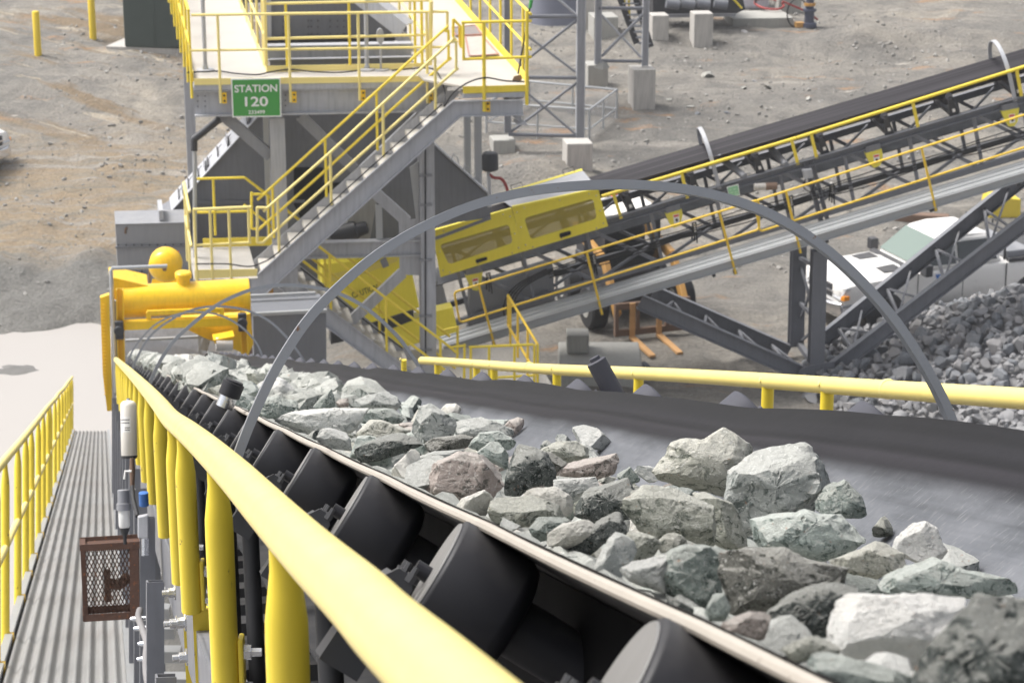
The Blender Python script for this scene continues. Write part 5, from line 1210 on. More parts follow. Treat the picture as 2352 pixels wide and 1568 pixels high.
# inside the opening: dark plates and pale channels
iw = thing('hopper_inlet', i0+WD*2.2-UP*.6, 'dark plated feed inlet framed by grey beams inside the platform opening', 'inlet')
I1 = Fi.off(WD*2.2)
MB().prism(I1.pts([(612, -60), (812, -60), (830, -5), (935, 62), (935, 100), (612, 100)]), WD*.05).build('back_plate', DGREY, iw, smooth=False)
I2 = Fi.off(WD*.9)
a, b = I2(610, 121), I2(945, 116); b.z = a.z; MB().ibeam(a, b, .2, .24, UP, .02).build('cross_beam', LGREY, iw, smooth=False)
I3 = Fi.off(WD*.45); a, b = I3(620, 146), I3(945, 140); b.z = a.z; MB().channel(a, b, .1, .16, UP, .014).build('cross_beam', MGREY, iw, smooth=False)
MB().prism(I1.off(NF*.1).pts([(612, 92), (935, 88), (935, 97), (612, 100)]), WD*.03).build('rubber_lip', BLKR, iw, smooth=False)
MB().prism(I1.off(NF*.06).pts([(612, -60), (622, -60), (624, 92), (612, 92)]), WD*.03).build('edge_angle', LGREY, iw, smooth=False)
bt_ = MB()
for y in (33, 48, 62, 78):
    for x in (650, 662, 708, 715, 730, 758, 775, 790): bt_.lathe(I1.off(NF*.01)(x, y), NF, [(0, .011), (.012, .011)], 6)
bt_.build_each('bolt', XGREY, iw)
ch_ = MB(); p, q = Fi.off(WD*1.7)(800, -25), Fi.off(WD*1.2)(925, 72); ch_.channel(p, q, .24, .26, UP, .02, -1); ch_.build('inclined_channel', LGREY, iw, smooth=False)
MB().prism(Fi.off(WD*1.3).pts([(900, 78), (935, 75), (970, 150), (950, 150)]), WD*.05).build('side_plate', LGREY, iw, smooth=False)
ob = thing('roof_beams', A0+WD*9+UP*.3, 'grey beams crossing behind the far end of the platform deck', 'beam')
B9 = Fd.off(WD*8.6)
for y, m_ in ((12, LGREY), (24, DGREY)):
    a, b = B9(440, y), B9(560, y-1); b.z = a.z; MB().bar(a, b, .2, .12, UP).build('beam', m_, ob, smooth=False)
a, b = B9(560, -5), B9(1040, -5); MB().bar(a, b, .2, .16, UP).build('beam', DGREY, ob, smooth=False)
MB().bar(B9(553, -40), B9(556, 42), .12, .12, WD).build('stub_column', DGREY, ob, smooth=False)
# ---- bent black lamp arm on a grey pole
la = thing('floodlight', Fs.off(WD*1.9)(449, 640), 'black bent pipe head on a thin grey pole in front of the hopper flange', 'lamp')
Lp = Fs.off(WD*1.2)
MB().tube(Lp.pts([(447, 345), (448, 560), (449, 640)]), .032, 10).build('pole', GALV, la)
MB().tube(Lp.pts([(446, 346), (446, 322), (448, 318)]), .052, 12).tube(Lp.pts([(444, 321), (500, 277), (505, 274)]), .058, 12).build('head', XGREY, la)
# black drum and hose right of the stair
bd = thing('dust_filter', Fs.off(WD*3)(1125, 470), 'black rounded canister with a red hose beside the hopper', 'canister')
Bd = Fs.off(WD*3.0); p, q = Bd(1126, 392), Bd(1125, 350)
MB().lathe(p, q-p, [(0, .10), (.02, .135), (.26, .135), (.30, .11), (.31, .05)], 24).build('body', XGREY, bd)
MB().tube(Bd.pts([(1122, 395), (1124, 440), (1124, 475)]), .03, 10).build('stand', LGREY, bd)
MB().tube(smooth_path(Bd.pts([(1122, 398), (1134, 408), (1150, 410), (1160, 422), (1167, 442)]), 4), .026, 10).build('hose', HOSE, bd)
MB().tube(Bd.pts([(1106, 388), (1118, 388), (1122, 398)]), .02, 8).build('elbow', ZINC, bd)
# ================================================================ belt tail: yellow drum unit, chute, tank
ZT = 30.6
Tp = Pl(V(420, 690, ZT), -DW.cross(LW).cross(LW) if False else -Vector((DW.x, DW.y, 0)))
mgn = thing('overhead_magnet', Tp(420, 820), 'bright yellow overhead drum unit on legs straddling the tail of the rock belt', 'overhead drum')
p, q = Tp(270, 694), Tp(573, 677); ax = q-p; ln_ = ax.length
MB().lathe(p, ax, [(0, .2), (.0, .205), (.01, .213), (ln_-.01, .213), (ln_, .205)], 40).build('drum', ORY, mgn)
p, q = Tp(421, 655), Tp(421, 627); MB().lathe(p, q-p, [(-.06, .10), (0, .085), (.10, .084), (.105, .108), (.16, .108), (.18, .09), (.185, .03)], 24).build('filler_neck', ORY, mgn)
Tb = Tp.off(NF*.30)
MB().bar(Tb(285, 746), Tb(553, 735), .10, .115, UP).build('cross_beam', ORY, mgn, bevel=.006)
bk = MB(); bk.bar(Tb(338, 718), Tb(512, 711), .05, .06, UP)
for x, y in ((341, 716), (509, 709)): bk.bar(Tb(x, y), Tb(x+1, y+32), .055, .06, UW)
bk.build('carriage_frame', ORY, mgn, bevel=.004)
for x0, y0, yb in ((275, 662, 842), (557, 715, 812)):
    MB().channel(Tb(x0, y0), Tb(x0+5, yb), .07, .09, UW, .012).build('leg', ORY, mgn, smooth=False)
for x, y in ((275, 752), (557, 734)):
    c_ = Tb(x, y)+NF*.1; be = MB(); be.box(c_, UW*.055, NF*.03, UP*.12); be.lathe(c_, NF, [(.03, .07), (.06, .06)], 20); be.build('bearing', XGREY, mgn, bevel=.01)
ps = MB(); ps.prism(Tp.off(NF*.2).pts([(230, 684), (251, 677), (259, 943), (246, 944), (236, 860)]), WD*.10); ps.build('tall_side_post', ORY, mgn, smooth=False)
ld_ = MB()
for i in range(26):
    y = 700+8.2*i; ld_.bar(Tp.off(NF*.22)(232+.03*(y-684), y), Tp.off(NF*.22)(240+.03*(y-684), y), .012, .012, UP)
ld_.build_each('rung', AMB, mgn)
MB().prism(Tp.off(NF*.05).pts([(251, 640), (262, 638), (340, 656), (340, 664), (268, 690), (268, 720), (258, 720)]), WD*.5).build('head_plate', ORY, mgn, smooth=False)
MB().prism(Tp.pts([(266, 660), (272, 660), (276, 850), (268, 850)]), WD*.12).build('side_plate', ORY, mgn, smooth=False)
MB().tube(Tp.off(NF*.25).pts([(384, 611), (257, 616), (255, 622), (258, 690), (262, 760), (266, 900)]), .026, 10).build('air_pipe', GALV, mgn)
MB().tube(Tp.off(NF*.22).pts([(263, 690), (266, 960)]), .045, 10).build('dark_post', MGREY, mgn)
cpt = MB(); cpt.prism(Tp.off(WD*.5).pts([(420, 752), (575, 720), (582, 790), (570, 815), (470, 776)]), WD*.6); cpt.build('chute_plate', ORY, mgn, smooth=False)
MB().prism(Tp.off(WD*.2).pts([(490, 781), (538, 772), (535, 780), (493, 789)]), WD*.25).build('bracket', ORY, mgn, smooth=False)
MB().tube(Tp.off(WD*.25).pts([(496, 790), (534, 790)]), .085, 16).build('return_roller', CLEARP, mgn)
at = thing('air_tank', V(379, 660, 33.2), 'round-ended yellow air tank behind the drum unit, with a pale side label', 'tank')
p = V(379, 613, 32.6); axd = Vector((DW.x, DW.y, 0)).normalized()*.9+UW*.1
MB().lathe(p, axd, [(-.10, .03), (-.09, .09), (-.06, .15), (-.02, .20), (.03, .225), (.22, .225), (.30, .12)], 36).build('shell', ORY, at)
MB().lathe(p-axd*.12, axd, [(0, .03), (.03, .03)], 10).build('plug', BROWN, at)
MB().prism([V(350, 640, 33), V(408, 640, 33), V(412, 665, 33), V(346, 665, 33)], DW*.2).build('saddle', ORY, at, smooth=False)
MB().tube(smooth_path([V(x, y, 33.2) for x, y in ((400, 576), (382, 570), (362, 577), (345, 600), (343, 650))], 4), .016, 8).build('hose', BROWN, at)
MB().prism([V(399, 583, 33), V(412, 580, 33), V(413, 598, 33), V(407, 596, 33)], DW*.05).build('label', WHITE, at, smooth=False)
MB().prism([V(396, 578, 32.9), V(411, 576, 32.9), V(411, 581, 32.9), V(397, 583, 32.9)], DW*.05).build('cap', REDM, at, smooth=False)
tc = thing('tail_chute', cv(31.8, .9, -.5), 'grey skirted chute box closing the far end of the rock belt', 'chute')
MB().prism([V(285, 758, 32), V(500, 748, 32.3), V(545, 770, 32.3), V(545, 835, 32.3), V(285, 845, 32)], DW*.06).build('back_plate', LGREY, tc, smooth=False)
mb = MB(); mb.bar(V(288, 782, 31.8), V(480, 772, 32.1), .05, .03, UP); mb.bar(V(322, 775, 31.8), V(324, 835, 31.8), .04, .04, LW); mb.bar(V(458, 770, 31.8), V(460, 830, 31.8), .04, .04, LW); mb.build('rib', GALV, tc, smooth=False)
MB().bar(V(465, 785, 31.7), V(480, 790, 31.7), .05, .2, UP).build('inspection_plate', CONC, tc, smooth=False)
fb = thing('feed_box', V(660, 830, 33), 'plain grey steel box with a pale top rim right of the yellow drum unit', 'box')
Fb = Pl(V(660, 750, 33.0), NF)
MB().prism(Fb.pts([(581, 722), (749, 714), (750, 850), (584, 850)]), WD*.8).build('body', paint('feed_box_grey', (.16, .165, .18), .5, .1, streak=.2, scale=1.5), fb, smooth=False)
rm = MB(); rm.bar(Fb(578, 722), Fb(751, 713), .05, .045, UP); rm.bar(Fb(574, 711)+WD*.6, Fb(735, 703)+WD*.6, .05, .05, UP); rm.build_each('rim', GALV, fb, smooth=False)
MB().prism(Fb.off(WD*.3).pts([(572, 712), (600, 720), (600, 724), (580, 850), (572, 850)]), WD*.3).build('brown_lining', BROWN, fb, smooth=False)
# yellow drive guard and the orange casing under the stairs
Dg = Fs.off(WD*2.6)
dg = thing('drive_guard', Dg(860, 740), 'big slanted yellow drive guard with black lettering behind the lower stairs', 'machine guard')
MB().prism(Dg.pts([(738, 606), (917, 588), (948, 632), (964, 706), (852, 742), (760, 760), (740, 690)]), WD*.7).build('casing', GYEL, dg, bevel=.02)
MB().prism(Dg.off(NF*.02).pts([(755, 632), (840, 610), (917, 590), (912, 600), (840, 628), (758, 648)]), WD*.01).build('fold', paint('guard_yellow_light', (.76, .62, .12), .4, .05, scale=2), dg, smooth=False)
MB().prism(Dg.off(NF*.03).pts([(872, 598), (886, 590), (894, 610), (880, 616)]), WD*.02).build('label_plate', MGREY, dg, smooth=False)
text('lettering', 'CAUTION', .44, .10, Dg.off(NF*.03)(838, 669), UW*1+UP*.33, UP, paint('letter_dark', (.10, .08, .02), .5, .1), dg, .002, .01)
MB().prism(Dg.off(WD*.3).pts([(760, 762), (852, 744), (950, 712), (950, 735), (860, 770), (760, 790)]), WD*.3).build('belt_slot', XGREY, dg, smooth=False)
MB().prism(Dg.off(WD*.35).pts([(840, 775), (996, 716), (1040, 706), (1052, 762), (1020, 770), (850, 820)]), WD*.3).build('lower_casing', GYEL, dg, smooth=False)
og = thing('orange_cover', Fs.off(WD*2.2)(612, 705), 'worn orange cover plate in the shade under the landing', 'cover')
Og = Fs.off(WD*1.4); MB().prism(Og.pts([(600, 655), (628, 655), (628, 705), (606, 700), (600, 680)]), WD*.5).build('plate', paint('dull_orange_paint', (.40, .20, .03), .5, .15), og, smooth=False)  # dull orange tone of the cover plate
dm = thing('drive_motor', Fs.off(WD*3)(860, 560), 'dirty dark drive motor under the hopper, behind the station beam', 'motor')
Dm = Fs.off(WD*2.5); p, q = Dm(760, 545), Dm(850, 520)
MB().lathe(p, q-p, [(0, .05), (0, .16), (.42, .16), (.45, .12), (.6, .1), (.62, .05)], 20).build('body', XGREY, dm)
MB().prism(Dm.pts([(800, 480), (862, 430), (866, 460), (850, 550), (795, 550)]), WD*.4).build('chute', CONCD, dm, smooth=False)
# ================================================================ inclined conveyor at the right
AI = (c2w(math.cos(R(16.65)), math.sin(R(16.65)), 0)-CAM).normalized()
NR = Vector((-AI.y, AI.x, 0)).normalized()                      # away from us, level
BI = AI.cross(-NR).normalized()
if BI.z < 0: BI = -BI
R0 = Pl(V(1380, 700, 41.3), -NR)
def Rk(d): return R0.off(NR*d)
RC = Rk(.75); RFar = Rk(1.85)
inc = thing('inclined_conveyor', Rk(1.3)(1650, 640), 'long dark grey truss conveyor climbing to the right with yellow tail guards', 'conveyor')
def line_pt(plane, a, b, x): return plane(x, a[1]+(b[1]-a[1])*(x-a[0])/(b[0]-a[0]))
CH = ((1010, 623), (2440, 200))                                # centre line of near upper chord
def chp(x, dy=0, plane=RC): return plane(x, CH[0][1]+(CH[1][1]-CH[0][1])*(x-CH[0][0])/(CH[1][0]-CH[0][0])+dy)
c0_, c1_ = chp(1010), chp(2440); CL = (c1_-c0_).length; AI = (c1_-c0_).normalized(); BI = AI.cross(NR); BI = BI if BI.z > 0 else -BI; BI.normalize()
def ci(s, d, h): return c0_+AI*s+NR*d+BI*h      # s along, d away, h above near chord
WB = 1.10
MB().channel(ci(0, 0, 0), ci(CL, 0, 0), .08, .125, BI, .012, 1).build('chord', DGREY, inc, smooth=False)
MB().channel(ci(0, WB, 0), ci(CL, WB, 0), .08, .125, BI, .012, -1).build('chord', DGREY, inc, smooth=False)
HT = .98
MB().bar(ci(0, 0, -HT), ci(CL, 0, -HT), .1, .10, BI).build('chord', DGREY, inc, smooth=False)
MB().bar(ci(0, WB, -HT), ci(CL, WB, -HT), .1, .10, BI).build('chord', XGREY, inc, smooth=False)
PS = 1.17; first = .3
wv_ = MB(); wf = MB()
k = first
i = 0
while k < CL-.1:
    for (mb, d) in ((wv_, 0), (wf, WB)):
        mb.bar(ci(k, d, -.05), ci(k-.03, d, -HT), .055, .06, AI)
        if k+PS < CL+.5: mb.bar(ci(k+.06, d, -.05), ci(k+PS-.08, d, -HT), .05, .06, AI)
    wf.bar(ci(k, .04, -HT), ci(k+PS*.9, WB-.04, -HT), .045, .045, BI); wf.bar(ci(k, .04, .02), ci(k+PS*.6, WB-.04, .02), .035, .035, BI)
    k += PS; i += 1
wv_.build_each('web_brace', DGREY, inc, smooth=False); wf.build_each('web_brace', DGREY, inc, smooth=False)
# trough belt and idlers
ib_a = .16
def cvi(s, a, b): return ci(s, .08+a, .50+b)
def bb2(a):
    q = abs(a-.5); return -.19+max(0, q-.17)*.70
def belt2(name, h0, flat=False):
    mb = MB(); vs = []; fs = []; na = 16; n = 60
    for i in range(n+1):
        s = -.2+(CL+.4)*i/n
        for k in range(na+1):
            a = k/na; h = h0+(0 if flat else bb2(a)); mb.uv[len(vs)] = (.5+.5*abs(a-.5)*2, s); vs.append(ci(s, .05+a, h))
        for k in range(na+1):
            a = k/na; h = h0+(0 if flat else bb2(a))-.015; mb.uv[len(vs)] = (.88, s); vs.append(ci(s, .05+a, h))
    m = na+1
    for i in range(n):
        o, p = i*2*m, (i+1)*2*m
        for k in range(na): fs += [(o+k, o+k+1, p+k+1, p+k), (o+m+k, p+m+k, p+m+k+1, o+m+k+1)]
        fs += [(o, p, p+m, o+m), (o+na, o+m+na, p+m+na, p+na)]
    mb.add(vs, fs); return mb
def belt2_mat():
    m, t, b = nt('far_belt_rubber'); uv = N(t, 'ShaderNodeTexCoord').outputs['UV']
    k = N(t, 'ShaderNodeMapping'); L(t, uv, k.inputs[0]); k.inputs['Scale'].default_value = (38, .12, 1)
    n1 = noise_tex(t, 1, 4, .65, k.outputs[0])
    L(t, ramp(t, n1, [(.34, (.012, .011, .013)), (.5, (.026, .023, .028)), (.66, (.060, .055, .062))]), b.inputs['Base Color']); b.inputs['Roughness'].default_value = .6; b.inputs['Specular IOR Level'].default_value = .25; return m
B2 = belt2_mat()
belt2('belt', .52).build('belt', B2, inc, sharp=60); belt2('return', -.24, True).build('return_belt', XGREY, inc, sharp=60)
sx0 = (chp(1450)-c0_).dot(AI)
pr = None
k = sx0-2.34
idl = MB(); s_ = sx0-2.34
idl.prism([ci(s_-.06, .0, .06), ci(s_+.10, .0, .06), ci(s_+.05, -.02, .42), ci(s_-.02, -.02, .42)], NR*.05)
idl.bar(ci(s_, .05, .09), ci(s_, WB-.05, .09), .09, .06, BI)
idl.prism([ci(s_-.06, WB-.05, .06), ci(s_+.10, WB-.05, .06), ci(s_+.05, WB-.03, .42), ci(s_-.02, WB-.03, .42)], NR*.05)
i0_ = idl.build('idler_frame', XGREY, inc, smooth=False)
rl_ = MB(); rl_.lathe(ci(s_, .0, .42), (ci(s_, .33, .25)-ci(s_, 0, .42)), [(0, .03), (0, .065), (.36, .065)], 16).lathe(ci(s_, .36, .25), NR, [(0, .065), (.38, .065)], 16).lathe(ci(s_, WB, .42), (ci(s_, WB-.33, .25)-ci(s_, WB, .42)), [(0, .03), (0, .065), (.36, .065)], 16)
r0_ = rl_.build('roller_set', MATS['roller_grey_steel'], i0_)
tg = MB(); tg.prism([ci(s_-.0, -.026, .13), ci(s_+.05, -.026, .13), ci(s_+.045, -.026, .19), ci(s_-.0, -.026, .19)], -NR*.004); t0_ = tg.build('tag_plate', OFFW, i0_, smooth=False)
for j in range(1, 12):
    c = copy_part(i0_, inc, AI*PS*j)
    for ch_o in (r0_, t0_): copy_part(ch_o, c, (0, 0, 0))
# hoops over it
for (xa, xf) in ((1652, 1603), (2331, 2262)):
    s = (chp(xa)-c0_).dot(AI); pts = []
    top = .98
    for i in range(25):
        t = math.pi*i/24; pts.append((WB/2-(WB/2+.02)*math.cos(t), .40+(top-.40)*math.sin(t)))
    pts = [(-.03, .0)]+pts+[(WB+.02, .0)]
    mb = MB(); vs = []; fs = []
    for i, (d, h) in enumerate(pts):
        a_, b_ = pts[max(0, i-1)], pts[min(len(pts)-1, i+1)]; tx_, ty_ = b_[0]-a_[0], b_[1]-a_[1]; l_ = math.hypot(tx_, ty_); nx_, ny_ = -ty_/l_*.008, tx_/l_*.008
        for (e, w_) in ((1, -1), (1, 1), (-1, 1), (-1, -1)): vs.append(ci(s+w_*.035, d+nx_*e, h+ny_*e))
    for i in range(len(pts)-1):
        for k in range(4): fs.append((i*4+k, i*4+(k+1) % 4, i*4+4+(k+1) % 4, i*4+4+k))
    mb.add(vs, fs); mb.build('hoop', LGREY, inc, sharp=50)
# top pipe rail on the near chord
ur = thing('conveyor_rail', ci(9, 0, .3), 'low bright yellow pipe rail along the near edge of the inclined conveyor belt', 'guard rail')
RD = RC.off(-NR*.05)
for a, b in (((1382, 451), (1829, 317)), ((1831, 316.5), (2440, 126))): MB().tube(RD.pts([a, b]), .030, 12).build('rail', YEL, ur)
for a, b in (((1409, 446), (1427, 502)), ((1566, 399), (1579, 455)), ((1818, 322), (1833, 378)), ((1863, 308), (1876, 364)), ((2097, 238), (2109, 294)), ((2335, 160), (2346, 221))):
    MB().bar(RD(*a), RD(*b), .055, .03, NR).build('post', YEL, ur)
# guard panels with mesh windows
def rrect(cn, r, n=6):
    out = []
    m = len(cn)
    for i in range(m):
        p, a, b = cn[i], cn[i-1], cn[(i+1) % m]
        da = (a-p).normalized()*r; db = (b-p).normalized()*r
        for k in range(n+1):
            t = k/n; out.append((p+da)*(1-t)**2+p*2*t*(1-t)+(p+db)*t*t)
    return out
def panel(quad, win, slot, label, top=None):
    g = Rk(.52); pts = g.pts(quad); wc = g.pts(win); wp = rrect(wc, .07)
    t_ = thing('belt_guard', (pts[0]+pts[2])/2, label, 'belt guard'); mb = MB(); th = NR*.012
    for i in range(4):
        j = (i+1) % 4; mb.prism([pts[i], pts[j], wc[j], wc[i]], th)
        mb.prism([wc[i]]+wp[i*7:i*7+7], th)
    fr_ = mb.build('panel', GYEL, t_, smooth=False)
    n_ = len(wp); MB().add([w+NR*.006 for w in wp], [tuple(range(n_))]).build('mesh_window', MWIN, t_, smooth=False)
    sp2 = rrect(Rk(.50).pts(slot), .03); MB().prism(sp2, NR*.018).build('handle_slot', MATS['opening_black'], t_, smooth=False)
    ed = MB()
    for i in range(4): ed.bar(pts[i]+NR*.03, pts[(i+1) % 4]+NR*.03, .05, .012, (pts[(i+1) % 4]-pts[i]).cross(NR))
    ed.build('rim', GYEL, t_, smooth=False)
    bl2 = MB()
    for i in range(4):
        for f in (.1, .55, .92):
            p = pts[i].lerp(pts[(i+1) % 4], f); p = p+(sum(pts, Vector())/4-p)*.08; bl2.lathe(p-NR*.004, -NR, [(0, .012), (.012, .012)], 6)
    bl2.build_each('bolt', ZINC, t_)
    return t_, pts
gA, pA = panel([(1176.5, 478), (1374, 436), (1396, 519.5), (1203, 577)], [(1204, 501), (1362, 456), (1371, 502), (1219, 550)], [(1285, 537), (1311, 530), (1312, 539), (1286, 547)], 'upper right of the two yellow belt guard panels, with a see-through mesh window')
gB, pB = panel([(994, 533), (1175, 482), (1202, 577), (1012.5, 636)], [(1010, 562), (1169, 515), (1178, 558), (1031, 608)], [(1092, 597), (1119, 590), (1120, 597), (1094, 605)], 'lower left of the two yellow belt guard panels, with a dark mesh window')
tpl = MB(); dA = Rk(1.95)
f0_, f1_ = dA(1140, 452), dA(1338, 392)
tpl.prism([pA[0]+BI*.004+NR*.02, pA[1]+BI*.004+NR*.02, f1_, f0_], BI*.012); tpl.build('top_plate', LGREY, gA, smooth=False)
MB().bar(f0_, f1_, .12, .05, BI).build('far_edge', GYEL, gA, smooth=False); MB().bar(pA[0]+BI*.01, pA[1]+BI*.01, .07, .05, BI).build('near_edge', GYEL, gA, smooth=False)
hn = MB()
for t in (.25, .85):
    p = f0_.lerp(f1_, t)+BI*.03; hn.tube([p-AI*.10, p-AI*.10+BI*.09, p+AI*.10+BI*.09, p+AI*.10], .008, 6)
hn.build_each('grab_handle', XGREY, gA)
MB().prism([pB[0]+BI*.004+NR*.05+AI*1.0, pB[1]+NR*.05, pB[1]+NR*.9, pB[0]+NR*.9+AI*1.0], BI*.01).build('cover_plate', MGREY, gB, smooth=False) if False else None
MB().bar(pB[0]+BI*.01, pB[1]+BI*.01, .07, .05, BI).build('near_edge', GYEL, gB, smooth=False)
# catwalk
cw = thing('catwalk', R0(1650, 620), 'galvanised catwalk running up the near side of the inclined conveyor', 'catwalk')
w0_, w1_ = R0(1020, 803), R0(2440, 378)
aw = (w1_-w0_).normalized()
MB().channel(w0_, w1_, .05, .15, BI, .01, 1).build('edge_channel', GALV, cw, smooth=False)
gr = MB(); gr.prism([w0_+BI*.075, w1_+BI*.075, w1_+BI*.075+NR*.56, w0_+BI*.075+NR*.56], BI*.012)
def grate_mat():
    m, t, b = nt('bar_grating'); v = coords(t, 'Object')
    wv__ = N(t, 'ShaderNodeTexWave', wave_type='BANDS', bands_direction='X'); wv__.inputs['Scale'].default_value = 9; wv__.inputs['Distortion'].default_value = .3; L(t, v, wv__.inputs[0])
    L(t, mix(t, mix(t, .5, wv__.outputs[0], noise_tex(t, 3, 4, .6, v)), (.24, .25, .26), (.52, .53, .53)), b.inputs['Base Color']); b.inputs['Roughness'].default_value = .5; b.inputs['Metallic'].default_value = .25; return m
GRT = grate_mat(); gr.build('grating', GRT, cw, smooth=False)
rb_ = MB()
for d in (.18, .38): rb_.bar(w0_+BI*.095+NR*d, w1_+BI*.095+NR*d, .03, .022, BI)
rb_.build_each('grating_rib', GALV, cw, smooth=False)
ang = MB()
for x in (1390, 1640, 1900, 2140, 2340): 
    p = R0(x, 806-(x-1020)*.2993+12); ang.bar(p, p+NR*.8, .06, .06, BI)
ang.build_each('bearer', XGREY, cw, smooth=False)
def crail(label, top, mid, ends, pst):
    t_ = thing('catwalk_railing', R0(*pst[0][1]), label, 'railing'); RO = Rk(-.03)
    loop = RO.pts(top+mid[::-1])
    pts = []; n = len(loop)
    MB().tube(rrect(loop, .07, 5), .019, 10, closed=True).build('rail', AMB, t_)
    for a, b in pst: 
        po = MB().tube(RO.pts([a, b]), .022, 10).build('post', AMB, t_)
        q = RO(*b); MB().box(q+AI*.0+BI*.02+NR*.05, AI*.03, NR*.05, BI*.03).build('foot', XGREY, po)
    return t_
crail('lower section of amber railing on the catwalk, looped beside the yellow guards', [(1043, 671), (1742, 459)], [(1056, 741), (1744, 527)], None, [((1099, 652), (1136, 795)), ((1347, 578), (1383, 722)), ((1652, 487), (1690, 629))])
crail('upper section of amber railing on the catwalk, running out at the right', [(1734, 462), (2440, 236)], [(1745, 532), (2440, 311)], None, [((1805, 439), (1839, 581)), ((2117, 342), (2150, 484))])
# cables along the truss with hanging clips
cbx = thing('cable_run', ci(8, -.06, -.45), 'bundle of thin black cables strung along the truss of the inclined conveyor', 'cables')
for j, h in enumerate((-.50, -.545, -.60, -.655)):
    pts = [ci(s*.6, -.05, h+.03*math.sin(s*.6*math.pi/PS*1.0+j)-.012*j) for s in range(3, int(CL/.6)+1)]
    MB().tube(pts, .010, 6).build('cable', BLKR, cbx)
pts = [ci(1.8, -.05, -.5), ci(1.2, -.08, -.62), ci(.9, -.1, -.9), ci(.85, -.1, -1.3)]
for j in range(4): MB().tube(smooth_path([p+AI*.05*j-BI*.02*j for p in pts], 5), .012, 6).build('cable', BLKR, cbx)
for (x, y) in ((1121, 626), (1363, 583), (1594, 510), (1816, 449), (1910, 422), (1910, 422)):
    p = Rk(.68)(x, y); hb_ = MB()
    for j in range(3): hb_.tube([p+AI*(.03*j-.03), p+AI*(.03*j-.02)-UP*.12, p+AI*(.05*j-.03)-UP*(.30+.05*j)], .013, 6)
    o = hb_.build('hanging_cable', BLKR, cbx); cl2 = MB()
    for j in range(4): cl2.box(p-UP*(.03+.045*j)+AI*.008*j-NR*.02, AI*.02, NR*.012, UP*.012)
    cl2.build_each('clip', ZINC, cbx)
# small yellow guards with warning labels
for (pts_, lab) in (([(1068, 633), (1109, 625), (1104, 657), (1097, 668), (1086, 666), (1078, 655)], 'small yellow nip guard with a warning label below the lower belt guard panel'),
                    ([(1528, 491), (1566, 481), (1568, 494), (1562, 518), (1548, 524), (1538, 514)], 'small yellow nip guard with a warning label in the middle of the catwalk'),
                    ([(1987, 352), (2025, 342), (2028, 360), (2022, 380), (2008, 386), (1999, 378)], 'small yellow nip guard with a warning label above the truss leg'),
                    ([(2299, 256), (2341, 248), (2338, 278), (2330, 290), (2317, 291), (2311, 280)], 'small yellow nip guard with a warning label at the far right')):
    pl_ = Rk(.66); ng = thing('nip_guard', pl_(*pts_[3]), lab, 'guard')
    MB().prism(pl_.pts(pts_), NR*.10).build('body', paint('lemon_guard_paint', (.72, .62, .07), .45, .06, scale=4) if 'lemon_guard_paint' not in MATS else MATS['lemon_guard_paint'], ng, smooth=False)
    cx = sum(p[0] for p in pts_)/6; cy = sum(p[1] for p in pts_)/6-2
    pf_ = pl_.off(-NR*.006); d = .04
    lb2 = MB().prism([pf_(cx-6, cy-8), pf_(cx+8, cy-11), pf_(cx+9, cy+9), pf_(cx-3, cy+12)], NR*.004).build('warning_label', WHITE, ng, smooth=False)
    pg = pl_.off(-NR*.010)
    MB().prism([pg(cx-5, cy-7), pg(cx+7, cy-9.5), pg(cx+7.5, cy-5), pg(cx-4, cy-2)], NR*.003).build('red_band', REDM, lb2, smooth=False)
    MB().prism([pg(cx-1, cy+1), pg(cx+5, cy+0), pg(cx+7, cy+5), pg(cx+2, cy+9), pg(cx+0, cy+5)], NR*.003).build('black_symbol', XGREY, lb2, smooth=False)
    MB().prism([pl_(pts_[0][0]+2, pts_[0][1]), pl_(pts_[0][0]+2, pts_[0][1]-14), pl_(pts_[1][0]-4, pts_[1][1]-14), pl_(pts_[1][0]-2, pts_[1][1])], NR*.08).build('bracket', DGREY, ng, smooth=False)
# odds and ends on the truss
s2 = thing('small_sign', Rk(.62)(1685, 452), 'small pale green sign clipped to the truss below the first hoop', 'sign')
ps_ = Rk(.62); MB().prism(ps_.pts([(1669, 430), (1696, 423), (1700, 449), (1675, 454)]), NR*.012).build('border', WHITE, s2, smooth=False)
ps2 = Rk(.612); MB().prism(ps2.pts([(1671, 431.5), (1694.5, 425.5), (1698, 447.5), (1676, 452)]), NR*.004).build('face', paint('faded_green', (.28, .55, .32), .5, .06), s2, smooth=False)
lt_ = MB(); ps3 = Rk(.606)
for (x, y, w_) in ((1675, 436, 5), (1684, 434, 6), (1677, 442, 7), (1687, 441, 6), (1679, 448, 5), (1688, 446, 7)):
    lt_.prism(ps3.pts([(x, y), (x+w_, y-1.6), (x+w_, y+.9), (x, y+2.4)]), NR*.003)
lt_.build('faint_marks', paint('faded_green_mark', (.50, .72, .50), .5, .05), s2, smooth=False)
rl3_ = thing('wrapped_roll', Rk(.66)(1757, 440), 'short white and brown wrapped roll lashed beside the truss post', 'roll')
pq = Rk(.62); a, b = pq(1732, 430), pq(1784, 427); MB().tube([a, a.lerp(b, .5)], .065, 14).build('sleeve', CONC, rl3_); MB().tube([a.lerp(b, .5), b], .066, 14).build('band', BROWN, rl3_)
jx = thing('switch_box', Rk(.6)(1857, 415), 'pale grey switch box on the truss post above the left trestle leg', 'box')
MB().prism(Rk(.58).pts([(1843, 391), (1865, 389), (1868, 409), (1848, 412)]), NR*.1).build('body', LGREY, jx, bevel=.008)
MB().tube(smooth_path(Rk(.6).pts([(1850, 412), (1846, 430), (1862, 440), (1872, 420)]), 4), .012, 8).build('cable', BLKR, jx)
